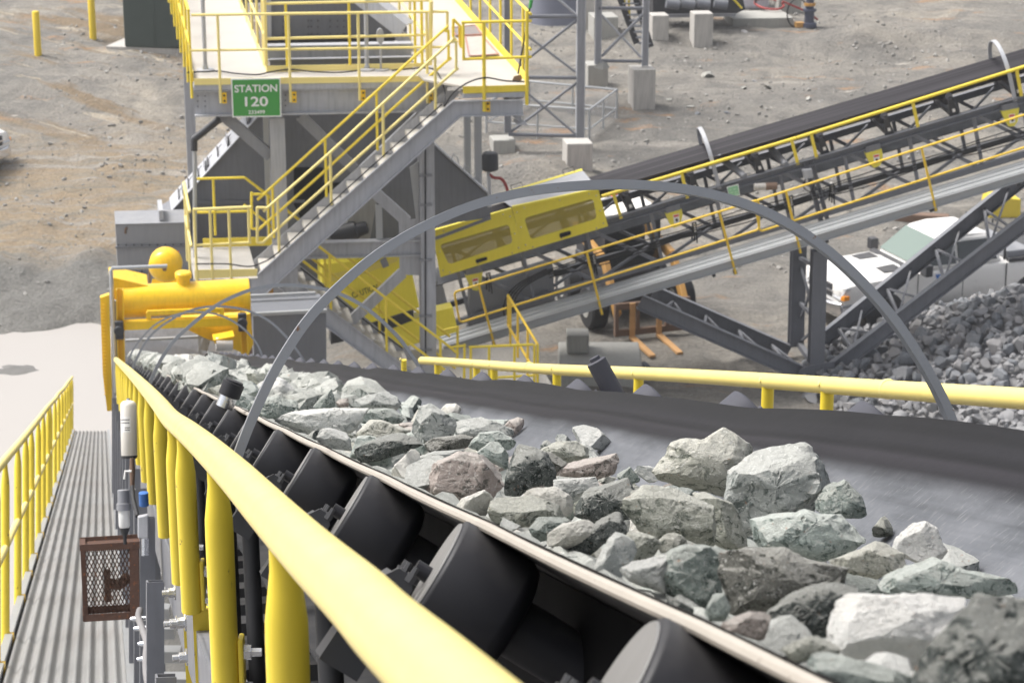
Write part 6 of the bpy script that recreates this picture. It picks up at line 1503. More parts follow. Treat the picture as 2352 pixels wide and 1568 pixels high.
# diagonal return roller
dr = MB(); p, q = RC.off(-NR*.06)(1711, 406), RC.off(NR*.5)(1672, 376); dr.lathe(p, q-p, [(0, .02), (0, .05), (.02, .06), (.9, .06)], 16); dr.build('return_roller', MGREY, inc)
dr = MB(); p, q = RC.off(-NR*.06)(1805, 378), RC.off(NR*.7)(1770, 340); dr.lathe(p, q-p, [(0, .02), (0, .05), (.02, .06), (1.0, .06)], 16); dr.build('return_roller', MGREY, inc)
pp2 = MB(); pp2.channel(RC.off(-NR*.03)(1850, 372), RC.off(-NR*.03)(1886, 512), .06, .085, AI, .01); pp2.channel(RC.off(-NR*.03)(1864, 370), RC.off(-NR*.03)(1900, 505), .05, .07, AI, .01); pp2.build('splice_post', DGREY, inc, smooth=False)
# tail end frame and drive under the yellow panels
MB().prism(Rk(.9).pts([(996, 640), (1018, 660), (1046, 770), (1040, 790), (1000, 700)]), NR*.6).build('tail_frame', MGREY, inc, smooth=False)
MB().prism(Rk(1.0).pts([(1080, 668), (1270, 612), (1275, 700), (1195, 760), (1075, 800)]), NR*.5).build('tail_plate', MGREY, inc, smooth=False)
MB().prism(Rk(1.6).pts([(1085, 690), (1200, 640), (1270, 610), (1272, 640), (1215, 665), (1100, 720)]), NR*.3).build('tail_guard', GYEL, inc, smooth=False)
# trestle
ts = thing('trestle', G(1860, 870), 'heavy dark grey trestle leg with sloping braces carrying the inclined conveyor', 'trestle')
TN = Rk(.72); TF = Rk(2.0)
def leg_(plane, x, yt, yb, w):
    p = plane(x, yt); q = plane(x-4, yb); return MB().ibeam(Vector((q.x*.5+p.x*.5, q.y, q.z)), p, w, .24, NR, .022)
leg_(TN, 1881, 575, 870, .26).build('leg', DGREY, ts, smooth=False); leg_(TF, 1834, 560, 792, .26).build('leg', DGREY, ts, smooth=False)
def rafter(plane, a, b, w=.15, h=.27, t=.02): p, q = plane(*a), plane(*b); return MB().ibeam(p, q, w, h, (q-p).cross(NR), t)
rafter(TN, (1917, 846), (2440, 445)).build('sloping_brace', DGREY, ts, smooth=False); rafter(TF, (1880, 789), (2440, 335)).build('sloping_brace', DGREY, ts, smooth=False)
rafter(TN, (1470, 693), (1850, 860)).build('sloping_brace', DGREY, ts, smooth=False); rafter(TF, (1500, 672), (1812, 808)).build('sloping_brace', DGREY, ts, smooth=False)
lc = MB()
def lace(x1, y1, x2, y2, w=.05): lc.bar(TN(x1, y1), TF(x2, y2), w, w, UP)
for k in range(5):
    t = .08+.2*k; xa, ya = 1917+(2440-1917)*t, 846+(445-846)*t; xb, yb = 1880+(2440-1880)*t, 789+(335-789)*t
    lace(xa, ya-10, xb, yb); 
    t2_ = t+.1; xc, yc = 1880+(2440-1880)*t2_, 789+(335-789)*t2_
    lace(xa, ya-6, xc, yc, .035); xd, yd = 1917+(2440-1917)*t2_, 846+(445-846)*t2_; lace(xd, yd-8, xb, yb, .035)
for k in range(4):
    t = .15+.24*k; xa, ya = 1470+380*t, 693+167*t; xb, yb = 1500+312*t, 672+136*t
    lace(xa, ya-10, xb, yb); t2_ = t+.12; lace(1470+380*t2_, 693+167*t2_-10, xb, yb, .035)
lace(1880, 615, 1834, 590, .06); lace(1879, 740, 1834, 690, .06); lace(1878, 850, 1832, 785, .09)
for a, b in (((1880, 620), (1836, 740)), ((1878, 745), (1836, 600)), ((1880, 750), (1836, 785))): lace(*a, *b, .04)
lc.build_each('lacing', DGREY, ts, smooth=False)
gs = MB(); gs.prism(TN.off(-NR*.14).pts([(1835, 850), (1850, 842), (1915, 830), (1925, 865), (1912, 876), (1832, 878)]), NR*.02); gs.build('base_gusset', DGREY, ts, smooth=False)
bb_ = MB()
for c in ((1848, 863), (1908, 862)): bb_.lathe(TN.off(-NR*.14)(*c), -NR, [(0, .04), (.03, .04)], 8)
bb_.build_each('bolt', LGREY, ts)
p = TN(1878, 872); ft = thing('footing', (p.x, p.y, 0), 'weathered concrete footing under the trestle leg behind the right guard rail', 'footing')
MB().box(Vector((p.x-.15, p.y+.6, p.z-.45)), UW*.62, WD*1.0, UP*.42).build('block', CONCD, ft, bevel=.02)
rod = MB()
for dx in (-.66, .52): rod.box(Vector((p.x-.15+dx, p.y-.42, p.z-.5)), UW*.03, WD*.03, UP*.35)
rod.build_each('form_tie', BROWN, ft, smooth=False)
p = G(1375, 850); rb2 = thing('concrete_block', (p.x, p.y, 0), 'low broken concrete footing with a rough crumbled corner behind the right guard rail', 'concrete')
fb_ = MB(); q = G(1300, 880); fb_.aabb((q.x-.12, q.y-.2, -.1), (q.x+1.35, q.y+1.2, .38)); fb_.build('block', CONCD, rb2, smooth=False, bevel=.03)
sm = MB(); sm.aabb((q.x+.02, q.y+.5, .384), (q.x+.42, q.y+.95, .72)); sm.build('upper_block', CONCD, rb2, smooth=False, bevel=.02)
ck = rock((q.x+1.42, q.y+.45, .18), (.26, .22, .16), 'pale', 'crumbled pale concrete lump beside the broken footing', mesh=PM[1], group=None, name='concrete_lump'); ck['category'] = 'concrete'
# ================================================================ vehicles and yard things
def truck(label):
    t = thing('pickup_truck', (0, 0, 0), label, 'pickup truck')
    def loft(secs, name, mat, bevel=0, parent=t):     # cross-sections across Y at stations x: list of (x, [(y,z)...]) half profile mirrored
        mb = MB(); vs = []; n = len(secs[0][1])*2
        for x, pr in secs:
            full = [(y, z) for y, z in pr]+[(-y, z) for y, z in pr[::-1]]
            vs += [Vector((x, y, z)) for y, z in full]
        fs = []
        for i in range(len(secs)-1):
            for k in range(n): fs.append((i*n+k, i*n+(k+1) % n, (i+1)*n+(k+1) % n, (i+1)*n+k))
        fs += [tuple(range(n))[::-1], tuple((len(secs)-1)*n+k for k in range(n))]
        mb.add(vs, fs); return mb.build(name, mat, parent, bevel=bevel, sharp=42)
    def bp(w, zb, zt, cr): return [(0, zb), (w*.93, zb), (w, zb+.14), (w*1.0, zb+.38), (w*.985, zt-.16), (w*.95, zt-.05), (w*.84, zt-.005+cr*.2), (w*.4, zt+cr), (0, zt+cr)]
    body = loft([(2.92, bp(.80, .62, 1.02, .02)), (2.86, bp(.92, .50, 1.10, .03)), (2.6, bp(.985, .46, 1.16, .03)), (1.9, bp(1.0, .46, 1.21, .035)), (1.2, bp(1.0, .46, 1.25, .03)), (.6, bp(1.0, .46, 1.26, .0)), (-1.0, bp(1.0, .46, 1.26, 0)), (-1.35, bp(1.0, .50, 1.24, 0)), (-2.75, bp(.99, .52, 1.24, 0)), (-2.92, bp(.95, .56, 1.22, 0))], 'body', TRUCKW)
    def cp_(w, zb, zt): return [(0, zb), (w, zb), (w*.985, zb+.1), (w*.80+.02, zt-.12), (w*.74, zt-.03), (w*.45, zt), (0, zt+.01)]
    cab = MB()
    x = [(1.22, .93, 1.24), (.40, .74, 1.78), (.15, .72, 1.84), (-.75, .72, 1.84), (-.98, .73, 1.76), (-1.12, .92, 1.25)]
    vs = [];
    vs = [(1.06, .92, 1.22), (1.06, -.92, 1.22), (.38, .70, 1.86), (.38, -.70, 1.86), (-.80, .70, 1.90), (-.80, -.70, 1.90), (-1.10, .92, 1.22), (-1.10, -.92, 1.22), (.0, .71, 1.92), (.0, -.71, 1.92)]
    cab.add(vs, [(0, 2, 3, 1), (2, 8, 9, 3), (8, 4, 5, 9), (4, 6, 7, 5), (0, 6, 4, 8, 2), (1, 3, 9, 5, 7), (0, 1, 7, 6)]); cab.build('cab', TRUCKW, t, bevel=.11)
    ws = MB(); ws.prism([(.99, .80, 1.30), (.99, -.80, 1.30), (.45, -.63, 1.80), (.45, .63, 1.80)], (.028, 0, .03)); ws.build('windscreen', GLS, t, bevel=.01)
    for sy in (1, -1):
        sw_ = MB(); sw_.prism([(.86, sy*.885, 1.32), (.12, sy*.885, 1.32), (.12, sy*.745, 1.76), (.42, sy*.745, 1.76)], (0, sy*.035, .008)); sw_.build('side_window', GLSD, t)
        sw_ = MB(); sw_.prism([(.04, sy*.885, 1.32), (-.92, sy*.885, 1.32), (-.74, sy*.745, 1.76), (.04, sy*.745, 1.76)], (0, sy*.035, .008)); sw_.build('side_window', GLSD, t)
        mr = MB(); mr.aabb((.90, sy*1.02-.02, 1.20), (1.08, sy*1.26, 1.46)); mr.build('mirror', XGREY, t, bevel=.03)
        hl = MB(); hl.prism([(2.80, sy*.52, .80), (2.80, sy*.90, .80), (2.66, sy*.93, 1.07), (2.70, sy*.55, 1.07)], (.15, 0, .0)); h_ = hl.build('headlight', LENS, t, bevel=.02)
        am = MB(); am.prism([(2.80, sy*.88, .81), (2.76, sy*.965, .81), (2.75, sy*.965, .90), (2.79, sy*.885, .90)], (.14, sy*.015, 0)); am.build('indicator', AMBERL, h_)
        for xw, r_ in ((1.88, .40), (-1.75, .40)):
            w_ = MB(); w_.lathe((xw, sy*.74, r_), (0, sy, 0), [(0, .22), (0, .38), (.04, .40), (.20, .40), (.245, .37), (.25, .25)], 32); wo = w_.build('wheel', BLKR, t)
            rm_ = MB(); rm_.lathe((xw, sy*.98, r_), (0, sy, 0), [(0, .24), (.012, .24), (.0, .18), (-.02, .10), (.03, .08), (.035, .03)], 24); rm_.build('rim', CHROME, wo)
            ar = MB(); ar.lathe((xw, sy*.90, r_+.02), (0, sy, 0), [(0, .46), (.104, .46)], 32); ar.build('wheel_arch', XGREY, t)
        dl = MB(); dl.aabb((-.03, sy*1.001-.003, .60), (-.015, sy*1.001+.003, 1.22)); dl.aabb((1.1, sy*1.001-.003, .6), (1.115, sy*1.001+.003, 1.22)); dl.aabb((-1.13, sy*1.001-.003, .52), (-1.10, sy*1.001+.003, 1.22)); dl.build_each('door_gap', XGREY, t, smooth=False)
        dh = MB(); dh.aabb((.10, sy*1.0-.01, 1.05), (.32, sy*1.0+.03, 1.10)); dh.build('door_handle', TRUCKW, t, bevel=.01)
        hv = MB(); hv.prism([(1.32, sy*.30, 1.268), (1.32, sy*.74, 1.258), (1.78, sy*.70, 1.240), (1.78, sy*.34, 1.252)], (0, 0, .012)); hv.build('bonnet_vent', XGREY, t, smooth=False)
    gl_ = MB(); gl_.aabb((2.84, -.50, .78), (2.945, .50, 1.06)); gl_.build('grille', XGREY, t, bevel=.02)
    gb = MB(); gb.aabb((2.93, -.52, .895), (2.965, .52, .945)); gb.build('grille_bar', CHROME, t, bevel=.008)
    bm__ = loft([(2.66, [(0, .40), (.98, .40), (1.0, .55), (.98, .72), (0, .72)]), (2.92, [(0, .40), (.90, .40), (.93, .55), (.90, .72), (0, .72)]), (3.03, [(0, .44), (.55, .44), (.58, .55), (.55, .70), (0, .70)])], 'front_bumper', CHROME, .03)
    wl = MB(); wl.prism([(1.24, -.86, 1.258), (1.24, .86, 1.258), (1.10, .86, 1.30), (1.10, -.86, 1.30)], (.03, 0, .01)); wl.build('wiper_cowl', XGREY, t, smooth=False)
    bd_ = MB(); bd_.aabb((-2.80, -.82, 1.20), (-1.25, .82, 1.246)); bd_.build('bed_floor', XGREY, t, smooth=False)
    br__ = MB(); 
    for sy in (1, -1): br__.aabb((-2.86, sy*.90-.07, 1.22), (-1.2, sy*.90+.07, 1.30))
    br__.aabb((-2.90, -.9, 1.22), (-2.80, .9, 1.30)); br__.build('bed_rail', XGREY, t, bevel=.015)
    tb = MB(); tb.aabb((-1.85, -.86, 1.25), (-1.22, .86, 1.44)); tb.build('toolbox', MGREY, t, bevel=.03)
    rk = MB(); rk.tube([(-1.18, -.8, 1.25), (-1.18, -.8, 1.9), (-1.18, .8, 1.9), (-1.18, .8, 1.25)], .03, 8); rk.tube([(-1.18, .25, 1.9), (-1.18, .25, 2.02), (-1.18, .38, 2.02)], .02, 8); rk.build('headache_rack', XGREY, t)
    lg_ = MB(); lg_.prism([(.56, 1.002, .98), (.62, 1.002, .98), (.68, 1.004, 1.16), (.60, 1.004, 1.16)], (0, .003, 0)); lg_.prism([(.46, 1.002, 1.10), (.62, 1.002, 1.13), (.62, 1.002, 1.16), (.44, 1.002, 1.13)], (0, .003, 0)); lg_.build('door_decal', BLUE, t, smooth=False)
    return t
tk = truck('white pickup truck with a dark toolbox parked behind the right trestle')
def place_truck(o, px, py, yaw, off=(0, 0)):
    p = G(px, py); o.location = (p.x+off[0], p.y+off[1], terr_smooth(p.x, p.y)); o.rotation_euler = (0, 0, yaw)
# front left wheel sighted at (2005,752): wheel local (1.88, +.9)  (driver side faces us when heading left)
yaw = math.pi+R(22)
p = G(2030, 766); wl_ = Matrix.Rotation(yaw, 3, 'Z') @ Vector((1.88*.88, .98*.88, 0)); tk.location = (p.x-wl_.x, p.y-wl_.y, 0.02); tk.rotation_euler = (0, 0, yaw); tk.scale = (.88, .88, .88)
t2k = copy_thing(tk, (0, 0, 0), None, 'pickup truck cut off by the left edge, showing only its amber headlight and black mirror')
yaw2 = R(-22); p = G(-100, 420); wl_ = Matrix.Rotation(yaw2, 3, 'Z') @ Vector((2.35*.88, -.98*.88, 0)); t2k.location = (p.x-wl_.x, p.y-wl_.y, terr_smooth(p.x-1, p.y)); t2k.rotation_euler = (0, 0, yaw2)
# ---- loader with pallet forks behind the conveyor
p = G(1470, 752); Z0 = terr_smooth(p.x, p.y)
ldr = thing('fork_loader', (p.x, p.y, Z0), 'orange and black skid loader with pallet forks parked behind the catwalk', 'loader')
LX = Vector((math.cos(R(-72)), math.sin(R(-72)), 0)); LY = Vector((-LX.y, LX.x, 0))       # LX forward (towards us, right)
def lp_(f, s, h): return Vector((p.x, p.y, Z0))+LX*f+LY*s+UP*h
def lbox(f0, f1, s0, s1, h0, h1, nm, mt, bev=.03, par=None): return MB().box(lp_((f0+f1)/2, (s0+s1)/2, (h0+h1)/2), LX*(f1-f0)/2, LY*(s1-s0)/2, UP*(h1-h0)/2).build(nm, mt, par or ldr, bevel=bev)
lbox(-2.2, -.35, -.55, .62, .35, 1.0, 'chassis', XGREY)
cb_ = MB()
for f, s in ((-.55, -.5), (-.55, .55), (-1.7, -.5), (-1.7, .55)): cb_.bar(lp_(f, s, 1.0), lp_(f-.05, s, 2.05), .09, .09, LX)
cb_.build_each('cab_pillar', XGREY, ldr, smooth=False); lbox(-1.75, -.5, -.58, .63, 2.03, 2.12, 'cab_roof', OFFW, .03); lbox(-1.6, -.9, -.4, .45, 1.0, 1.75, 'seat', XGREY, .08)
lbox(-2.3, -1.7, -.5, .55, .9, 1.5, 'engine_cover', XGREY, .05); lbox(-.5, -.46, -.5, .55, 1.0, 1.5, 'front_screen', GLSD, 0)
for s in (-.85, .92):
    for f in (-.25, -1.65):
        w_ = MB(); w_.lathe(lp_(f, s-.17, .42), LY, [(0, .2), (0, .38), (.04, .43), (.30, .43), (.34, .38), (.34, .2)], 28); wo = w_.build('wheel', BLKR, ldr)
        MB().lathe(lp_(f, s-.18, .42), LY, [(0, .2), (.36, .2)], 18).build('rim', CONCD, wo)
    am_ = MB(); sd_ = s*.78; am_.bar(lp_(-1.9, sd_, 1.55), lp_(-.2, sd_, 1.30), .12, .2, UP); am_.bar(lp_(-.2, sd_, 1.34), lp_(.55, sd_, .45), .12, .2, LX); am_.build('lift_arm', ORANGE, ldr, bevel=.02)
ca = MB(); ca.bar(lp_(.62, -.75, .14), lp_(.62, .75, .14), .07, .12, UP); ca.bar(lp_(.62, -.75, .66), lp_(.62, .75, .66), .07, .12, UP)
for s in (-.72, -.3, .3, .72): ca.bar(lp_(.62, s, .1), lp_(.62, s, .7), .07, .09, LX)
ca.build('fork_carriage', BROWN, ldr, smooth=False)
for s in (-.42, .12):
    f_ = MB(); f_.bar(lp_(.68, s, .05), lp_(1.75, s, .02), .12, .045, UP); f_.bar(lp_(.68, s, .03), lp_(.68, s, .72), .10, .045, LX); f_.build('fork', FORKW, ldr, smooth=False)
# ---- cones
def cone(px, py, label, h=.72):
    p = G(px, py); o = thing('traffic_cone', (p.x, p.y, terr(p.x, p.y)), label, 'cone'); b = W[o]
    MB().box(b+UP*.02, (.19, 0, 0), (0, .19, 0), UP*.02).build('base', CONE, o, bevel=.01); MB().lathe(b+UP*.04, UP, [(0, .14), (h*.9, .028), (h*.92, .02)], 20).build('body', CONE, o); return o
cone(1303, 668, 'red-orange traffic cone standing behind the lower catwalk railing', .42)
cone(1411, 497, 'red-orange traffic cone seen past the end of the yellow belt guards', .8)
# ---- bollards, green cabinet
for (x, y0, r_, lab, h) in ((88, 132, .1, 'yellow bollard standing alone at the far left', 1.30), (214, 87, .1, 'yellow bollard between the lone bollard and the green cabinet', 1.45)):
    p = G(x, y0); z0 = terr_smooth(p.x, p.y)-.05; b = MB().lathe((p.x, p.y, z0), UP, [(0, r_), (h, r_), (h+.03, r_*.8), (h+.04, .02)], 24).build('bollard', paint('bollard_yellow', (.78, .56, .03), .45, .08, scale=2) if 'bollard_yellow' not in MATS else MATS['bollard_yellow'], None, base=(p.x, p.y, z0)); tag(b, lab, 'bollard', 'yellow bollards at the back of the yard')
pa, pb2 = G(243, 113), G(408, 121); z0 = max(terr_smooth(pa.x, pa.y), terr_smooth(pb2.x, pb2.y))+.08
cbn = thing('utility_cabinet', ((pa.x+pb2.x)/2, pa.y, z0-.1), 'dark green utility cabinet on a pale concrete pad', 'cabinet')
cx_ = pb2-pa; cx_.z = 0; cl3 = cx_.normalized(); cy_ = Vector((-cl3.y, cl3.x, 0)); a = Vector((pa.x, pa.y, z0))
MB().prism([a, a+cx_*1.25, a+cx_*1.25+cy_*2.4, a+cl3*.25+cy_*2.4], -UP*.25).build('pad', CONC, cbn, bevel=.02)
q0 = lev(285, 109, z0)
gb_ = MB(); c_ = q0+cl3*.95+cy_*.75+UP*.95; gb_.box(c_, cl3*.95, cy_*.7, UP*.95); gb_.build('body', DGREEN, cbn, bevel=.03)
gd_ = MB(); gd_.box(q0+cl3*.90-cy_*.006+UP*.95, cl3*.008, cy_*.006, UP*.92); gd_.box(q0+cl3*1.62-cy_*.010+UP*.9, cl3*.28, cy_*.012, UP*.8); gd_.build('door', DGREEN, cbn, smooth=False)
# ---- lattice towers and concrete footings at the back
def tower_leg(mb, px, yt, yb, z, w, ztop):
    b = V(px, yb, z); mb.ibeam(b, Vector((b.x, b.y, ztop)), w, w*.8, UW, .02); return b
tw = thing('lattice_tower', G(1250, 330), 'grey cross-braced steel tower standing inside the wire cage', 'tower')
zt1 = (G(1333, 345)-CAM).dot(Vector((0, CT, -ST)))
Tn = Pl(V(1332, 320, zt1), NF)
b1 = Tn(1332, 322); MB().ibeam(b1, b1+UP*7, .19, .2, UW, .02).build('column', LGREY, tw, smooth=False)
b2 = Tn(1166, 305); MB().ibeam(b2, b2+UP*7, .10, .16, UW, .02).build('column', MGREY, tw, smooth=False)
TT = lambda x, y: Tn(x, y)
for a, b, r_, mt in (((1217, 38), (1326, 38), .05, DGREY), ((1205, 178), (1326, 179), .045, DGREY), ((1168, 309), (1326, 312), .045, DGREY), ((1172, 304), (1326, 190), .035, DGREY), ((1168, 170), (1326, 46), .035, DGREY), ((1217, 219), (1322, 308), .03, MGREY), ((1208, 80), (1322, 166), .03, MGREY), ((1190, 190), (1217, 219), .03, MGREY), ((1250, -30), (1322, 33), .03, LGREY)):
    MB().tube(Tn.pts([a, b]), r_, 8).build('brace', mt, tw)
bn = thing('steel_bin', Tn.off(WD*5)(1270, 50), 'blue-grey round steel bin behind the cross-braced tower', 'bin')
bp_ = Tn.off(WD*4); cc = bp_(1273, 50); MB().lathe(cc, UP, [(0, .55), (.0, .62), (2.6, .62)], 28).build('shell', paint('blue_grey_bin', (.19, .20, .25), .5, .1), bn)
MB().bar(bp_(1205, 36), bp_(1330, 36), .3, .12, UP).build('support_beam', DGREY, bn)
def footing(poly_top, hgt_, mat, label, px, name='concrete_footing', pyramid=False):
    p = None
def pier(px0, px1, yt, yb, label, depth=.5, zc=None, mat=CONC):
    g_ = G((px0+px1)/2, yb); z = (g_-CAM).dot(Vector((0, CT, -ST))); pl_ = Pl(V((px0+px1)/2, yb, z), NF)
    a, b, c = pl_(px0, yb), pl_(px1, yb), pl_(px0, yt); w_ = (b-a).length; h_ = c.z-a.z
    o = MB().box((a+b)/2+UP*(h_/2-.15)+WD*depth/2, UW*w_/2*1.0, WD*depth/2, UP*(h_/2+.15)).build('concrete_pier', mat, None, base=((a+b)/2)-UP*.3, bevel=.02); return tag(o, label, 'concrete pier'), (a+b)/2+UP*h_
pier(1302, 1362, 330, 388, 'pale concrete pier under the right column of the caged tower', .55)
pier(1133, 1184, 322, 350, 'squat concrete pier under the left column of the caged tower', .55, mat=CONCD)
pier(1454, 1505, 160, 250, 'tall pale concrete pier under the second tower\'s right column', .6)
pier(1350, 1397, 150, 205, 'pale concrete pier under the second tower\'s left column', .6, mat=CONCD)
pier(1593, 1637, 32, 108, 'tall pale concrete pier right of the dark machine frame', .5)
pier(1498, 1536, 36, 94, 'concrete pier in front of the dark machine frame', .5)
pier(1342, 1364, -30, 74, 'slim white concrete pier behind the second tower', .5)
pier(1364, 1420, 40, 90, 'wide grey concrete block behind the second tower', .8, mat=CONCD)
pier(1788, 1840, -10, 34, 'stained concrete pier beside the coiled red hose', .5, mat=CONCD)
t2 = thing('lattice_tower', G(1425, 205), 'second grey cross-braced tower on two concrete piers further back', 'tower')
zz = (G(1480, 250)-CAM).dot(Vector((0, CT, -ST))); T2 = Pl(V(1480, 160, zz), NF)
for x, yb in ((1373, 148), (1481, 152)):
    b = T2(x, yb); MB().ibeam(b, b+UP*4, .16, .16, UW, .02).build('column', LGREY, t2, smooth=False)
for a, b, r_, mt in (((1375, 19), (1478, 19), .045, DGREY), ((1380, 140), (1474, 141), .045, DGREY), ((1382, 130), (1478, 32), .04, MGREY), ((1382, 35), (1472, 132), .03, LGREY)):
    MB().tube(T2.pts([a, b]), r_, 8).build('brace', mt, t2)
MB().lathe(T2(1383, 156), UP, [(0, .2), (.12, .12), (.22, .02)], 4).build('cone_foot', CONCD, t2, smooth=False)
zs_ = T2.off(WD*3); st_ = thing('yard_stair', zs_(1465, 110), 'dark steel stair with yellow handrails behind the second tower', 'stairs')
MB().bar(zs_(1418, -20), zs_(1462, 100), .06, .16, UW).build('stringer', XGREY, st_); MB().bar(zs_(1455, -20), zs_(1495, 108), .06, .16, UW).build('stringer', XGREY, st_)
tr_ = MB()
for k in range(9): tr_.bar(zs_(1425+5*k, -5+13*k), zs_(1462+4*k, -5+13*k), .2, .03, UP)
tr_.build('treads', MGREY, st_); MB().tube(zs_.pts([(1432, -20), (1438, 45)]), .03, 8).build('handrail', YEL, st_); MB().tube(zs_.pts([(1444, -20), (1446, 48)]), .03, 8).build('handrail', YEL, st_)
# wire cage
cg = thing('wire_cage', G(1360, 345), 'low chain-link cage fence around the tower foot', 'fence')
gA_ = [G(1354, 336), G(1416, 345 if False else 300), G(1215, 290), G(1117, 345)]
zc = (G(1354, 335)-CAM).dot(Vector((0, CT, -ST))); p0 = V(1354, 330, zc); ph = V(1354, 252, zc).z-p0.z; ztp = p0.z+ph
c1 = lev(1354, 252, ztp); c2_ = lev(1417, 206, ztp); c3_ = lev(1215, 187, ztp); c4_ = lev(1117, 236, ztp)
cs = [c1, c2_, c3_, c4_]
for i in range(4):
    a, b = cs[i], cs[(i+1) % 4]
    MB().tube([a, b], .028, 8).build('top_rail', GALV, cg); MB().tube([a-UP*ph*.62, b-UP*ph*.62], .022, 8).build('mid_rail', GALV, cg)
    MB().tube([a, a-UP*(ph+.3)], .03, 8).build('post', GALV, cg); m_ = (a+b)/2; MB().tube([m_, m_-UP*(ph+.3)], .025, 8).build('post', GALV, cg)
    MB().add([a, b, b-UP*(ph+.2), a-UP*(ph+.2)], [(0, 1, 2, 3)]).build('chain_link', CHAIN, cg, smooth=False)
# far machinery along the top edge
fm = thing('machine_skid', G(1590, 75), 'dark machine skid on piers at the top edge of the yard', 'machine')
zz = (G(1590, 95)-CAM).dot(Vector((0, CT, -ST))); Fm = Pl(V(1590, 60, zz+1), NF)
MB().prism(Fm.pts([(1500, -30), (1700, -30), (1712, 22), (1690, 32), (1570, 36), (1500, 34)]), WD*2.2).build('frame', XGREY, fm, smooth=False)
for x in (1530, 1565, 1600, 1640): MB().tube(Fm.off(NF*.3).pts([(x, 8), (x+30, 12)]), .14, 12).build('drum', DGREY, fm)
MB().tube(Fm.off(NF*.2).pts([(1668, -20), (1704, 20)]), .03, 8).build('chain', YEL, fm)
MB().prism(Fm.off(NF*.1).pts([(1500, 34), (1690, 32), (1690, 38), (1500, 42)]), WD*.2).build('sill', MGREY, fm, smooth=False)
pier(1682, 1822, 42, 62, 'long low concrete kerb slab in front of the red hose coil', 1.2, mat=CONCD)
tn = thing('white_tote', G(1740, 42), 'pale rounded tote tub behind the concrete kerb slab', 'tub')
q = G(1745, 40); MB().box(q+UP*.5+WD*1.4, UW*.55, WD*.5, UP*.45).build('tub', paint('pale_tub', (.66, .64, .70), .4, .05), tn, bevel=.1)
hz = thing('hose_coil', G(1777, 38), 'red hose looped on the concrete kerb slab', 'hose')
q = G(1777, 44)+UP*.35+WD*.5; MB().tube(arc(q, UW*.40, WD*.55+UP*.06, 0, 6.0, 30), .035, 8).build('loop', HOSE, hz)
MB().tube(smooth_path([q-UW*.4, q-UW*.42+UP*.4, q-UW*.2+UP*.9], 5), .03, 8).build('tail', XGREY, hz)
pv = thing('pump_valve', G(1860, 62), 'dark blue pump with orange flanges beside the stained pier', 'pump')
q = G(1858, 62); MB().lathe(q, UP, [(0, .22), (.12, .22), (.13, .14), (.45, .14), (.46, .2), (.52, .2), (.53, .12), (.9, .12)], 16).build('body', paint('pump_blue', (.06, .07, .11), .5, .2), pv)
MB().lathe(q+UP*.62, UP, [(0, .17), (.08, .17)], 16).build('flange', ORANGE, pv); MB().tube(arc(q-UW*.35+UP*.4, UW*.3, UP*.42, 0, 5.5, 20), .02, 8).build('hose', BLKR, pv); MB().tube([q-UW*.8+UP*.75, q-UW*.1+UP*.45, q+UW*.25+UP*.2], .03, 8).build('red_pipe', HOSE, pv)
MB().box(q-UW*.28+UP*.07, UW*.12, WD*.1, UP*.07).build('orange_foot', ORANGE, pv)
# yellow concrete block at the right, kerb log, red clay
p = G(2308, 502); z0 = terr_smooth(p.x, p.y); yb_ = MB(); cc = Vector((p.x, p.y, z0))
yb_.prism([cc-UW*.36, cc+UW*.36, cc+UW*.34+UP*.42, cc-UW*.30+UP*.50], WD*.6); o = yb_.build('barrier_block', paint('block_yellow', (.72, .55, .06), .7, .1, scale=3), None, base=cc, bevel=.03); tag(o, 'yellow painted concrete block seen between the trestle braces at the right', 'block')
a, b = G(2052, 505), G(2180, 512); lg2 = MB(); lg2.bar(a+UP*.08, b+UP*.08, .25, .2, UP); o = lg2.build('timber_log', BROWN, None, base=a, bevel=.03); tag(o, 'dark timber baulk lying on the ground behind the white pickup', 'timber')
# scattered lumps of dirt and stone in the yard
rnd = random.Random(21)
for (x, y, r_, tn_) in ((1625, 176, .30, 'brown'), (1765, 204, .20, 'brown'), (1707, 205, .13, 'brown'), (1855, 229, .14, 'brown'), (1734, 183, .12, 'grey'), (1588, 245, .12, 'brown'), (1536, 232, .10, 'brown'), (1484, 326, .10, 'brown'), (1486, 330, .08, 'brown'), (1710, 78, .12, 'grey'), (1600, 260, .10, 'grey'), (1670, 262, .10, 'grey')):
    p = G(x, y); rock((p.x, p.y, terr(p.x, p.y)+r_*.1), (r_, r_*.7, r_*.45), tn_, 'lump of dirt or stone lying on the yard behind the inclined conveyor', mesh=PM[rnd.randrange(8)] if tn_ == 'grey' else RM[12+rnd.randrange(6)], group='lumps scattered in the yard', name='dirt_lump')
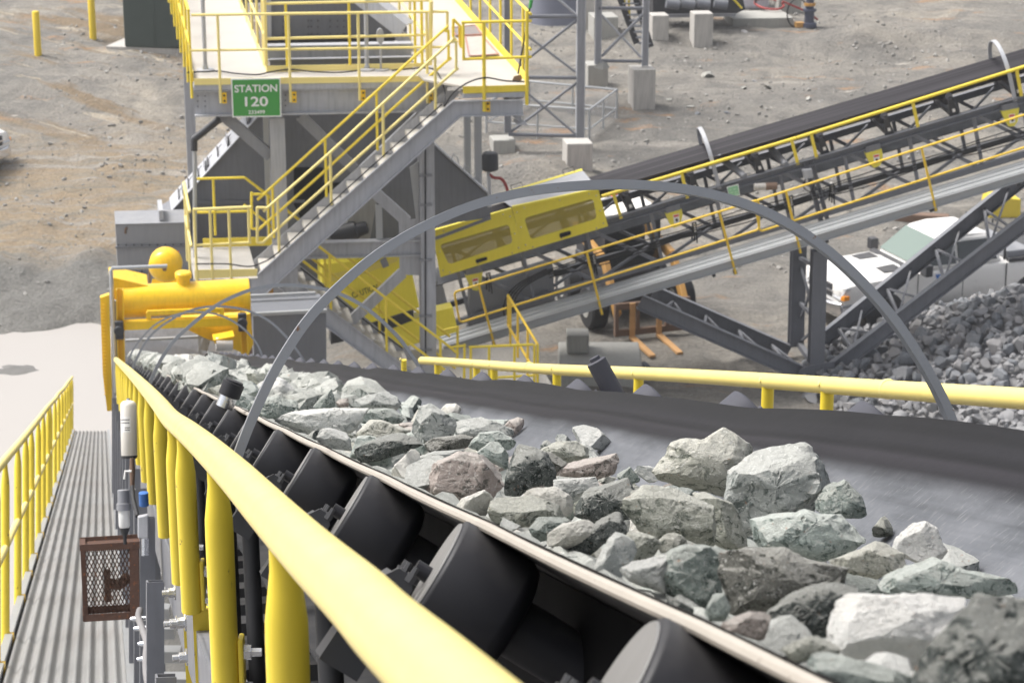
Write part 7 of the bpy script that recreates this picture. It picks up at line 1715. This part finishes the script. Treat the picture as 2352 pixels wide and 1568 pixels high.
# ================================================================ air, light, camera
HAZE = 0.0007
EXPO = 1.15
if HAZE:
    hb = MB(); hb.aabb((-120, -20, -3.5), (120, 140, HC+1.5)); m = bpy.data.materials.new('haze'); m.use_nodes = True; t = m.node_tree
    t.nodes.remove(t.nodes['Principled BSDF']); pv_ = N(t, 'ShaderNodeVolumePrincipled'); pv_.inputs['Density'].default_value = HAZE; pv_.inputs['Color'].default_value = (.95, .95, .97, 1); pv_.inputs['Anisotropy'].default_value = .2
    L(t, pv_.outputs[0], t.nodes['Material Output'].inputs['Volume']); ho_ = hb.build('haze', m, None, base=(0, 60, -3.5), smooth=False); tag(ho_, kind='stuff')
w = bpy.data.worlds.new('World'); scene.world = w; w.use_nodes = True; t = w.node_tree
sky = N(t, 'ShaderNodeTexSky', sky_type='NISHITA'); sky.sun_disc = False; sky.sun_elevation = R(58); sky.sun_rotation = R(285); sky.air_density = 1.0; sky.dust_density = 4.0; sky.ozone_density = 1.0
hs = N(t, 'ShaderNodeHueSaturation'); hs.inputs['Saturation'].default_value = .30; L(t, sky.outputs[0], hs.inputs['Color']); L(t, hs.outputs[0], t.nodes['Background'].inputs[0]); t.nodes['Background'].inputs[1].default_value = .10
sd_ = bpy.data.lights.new('sun', 'SUN'); sd_.energy = 1.9; sd_.angle = R(26); sd_.color = (1, .975, .94); so = bpy.data.objects.new('sun', sd_); COL.objects.link(so)
az, el = R(285), R(58); sdv = Vector((math.sin(az)*math.cos(el), math.cos(az)*math.cos(el), math.sin(el))); so.rotation_euler = sdv.to_track_quat('Z', 'Y').to_euler(); so.location = (0, 0, 40)
cd_ = bpy.data.cameras.new('camera'); cd_.sensor_fit = 'HORIZONTAL'; cd_.sensor_width = 36; cd_.lens = F/2352*36; cd_.clip_start = .05; cd_.clip_end = 1500
cam = bpy.data.objects.new('camera', cd_); COL.objects.link(cam); cam.location = CAM; cam.rotation_euler = (math.pi/2-PITCH, 0, 0)
cd_.dof.use_dof = True; cd_.dof.focus_distance = 4.8; cd_.dof.aperture_fstop = 20; scene.camera = cam
scene.view_settings.view_transform = 'Standard'; scene.view_settings.look = 'None'; scene.view_settings.gamma = 1; scene.view_settings.exposure = EXPO
scene.render.engine = 'CYCLES'; scene.cycles.use_denoising = True; scene.cycles.max_bounces = 6; scene.cycles.transparent_max_bounces = 12; scene.cycles.volume_bounces = 0
scene.cycles.use_adaptive_sampling = True; scene.cycles.adaptive_threshold = .015
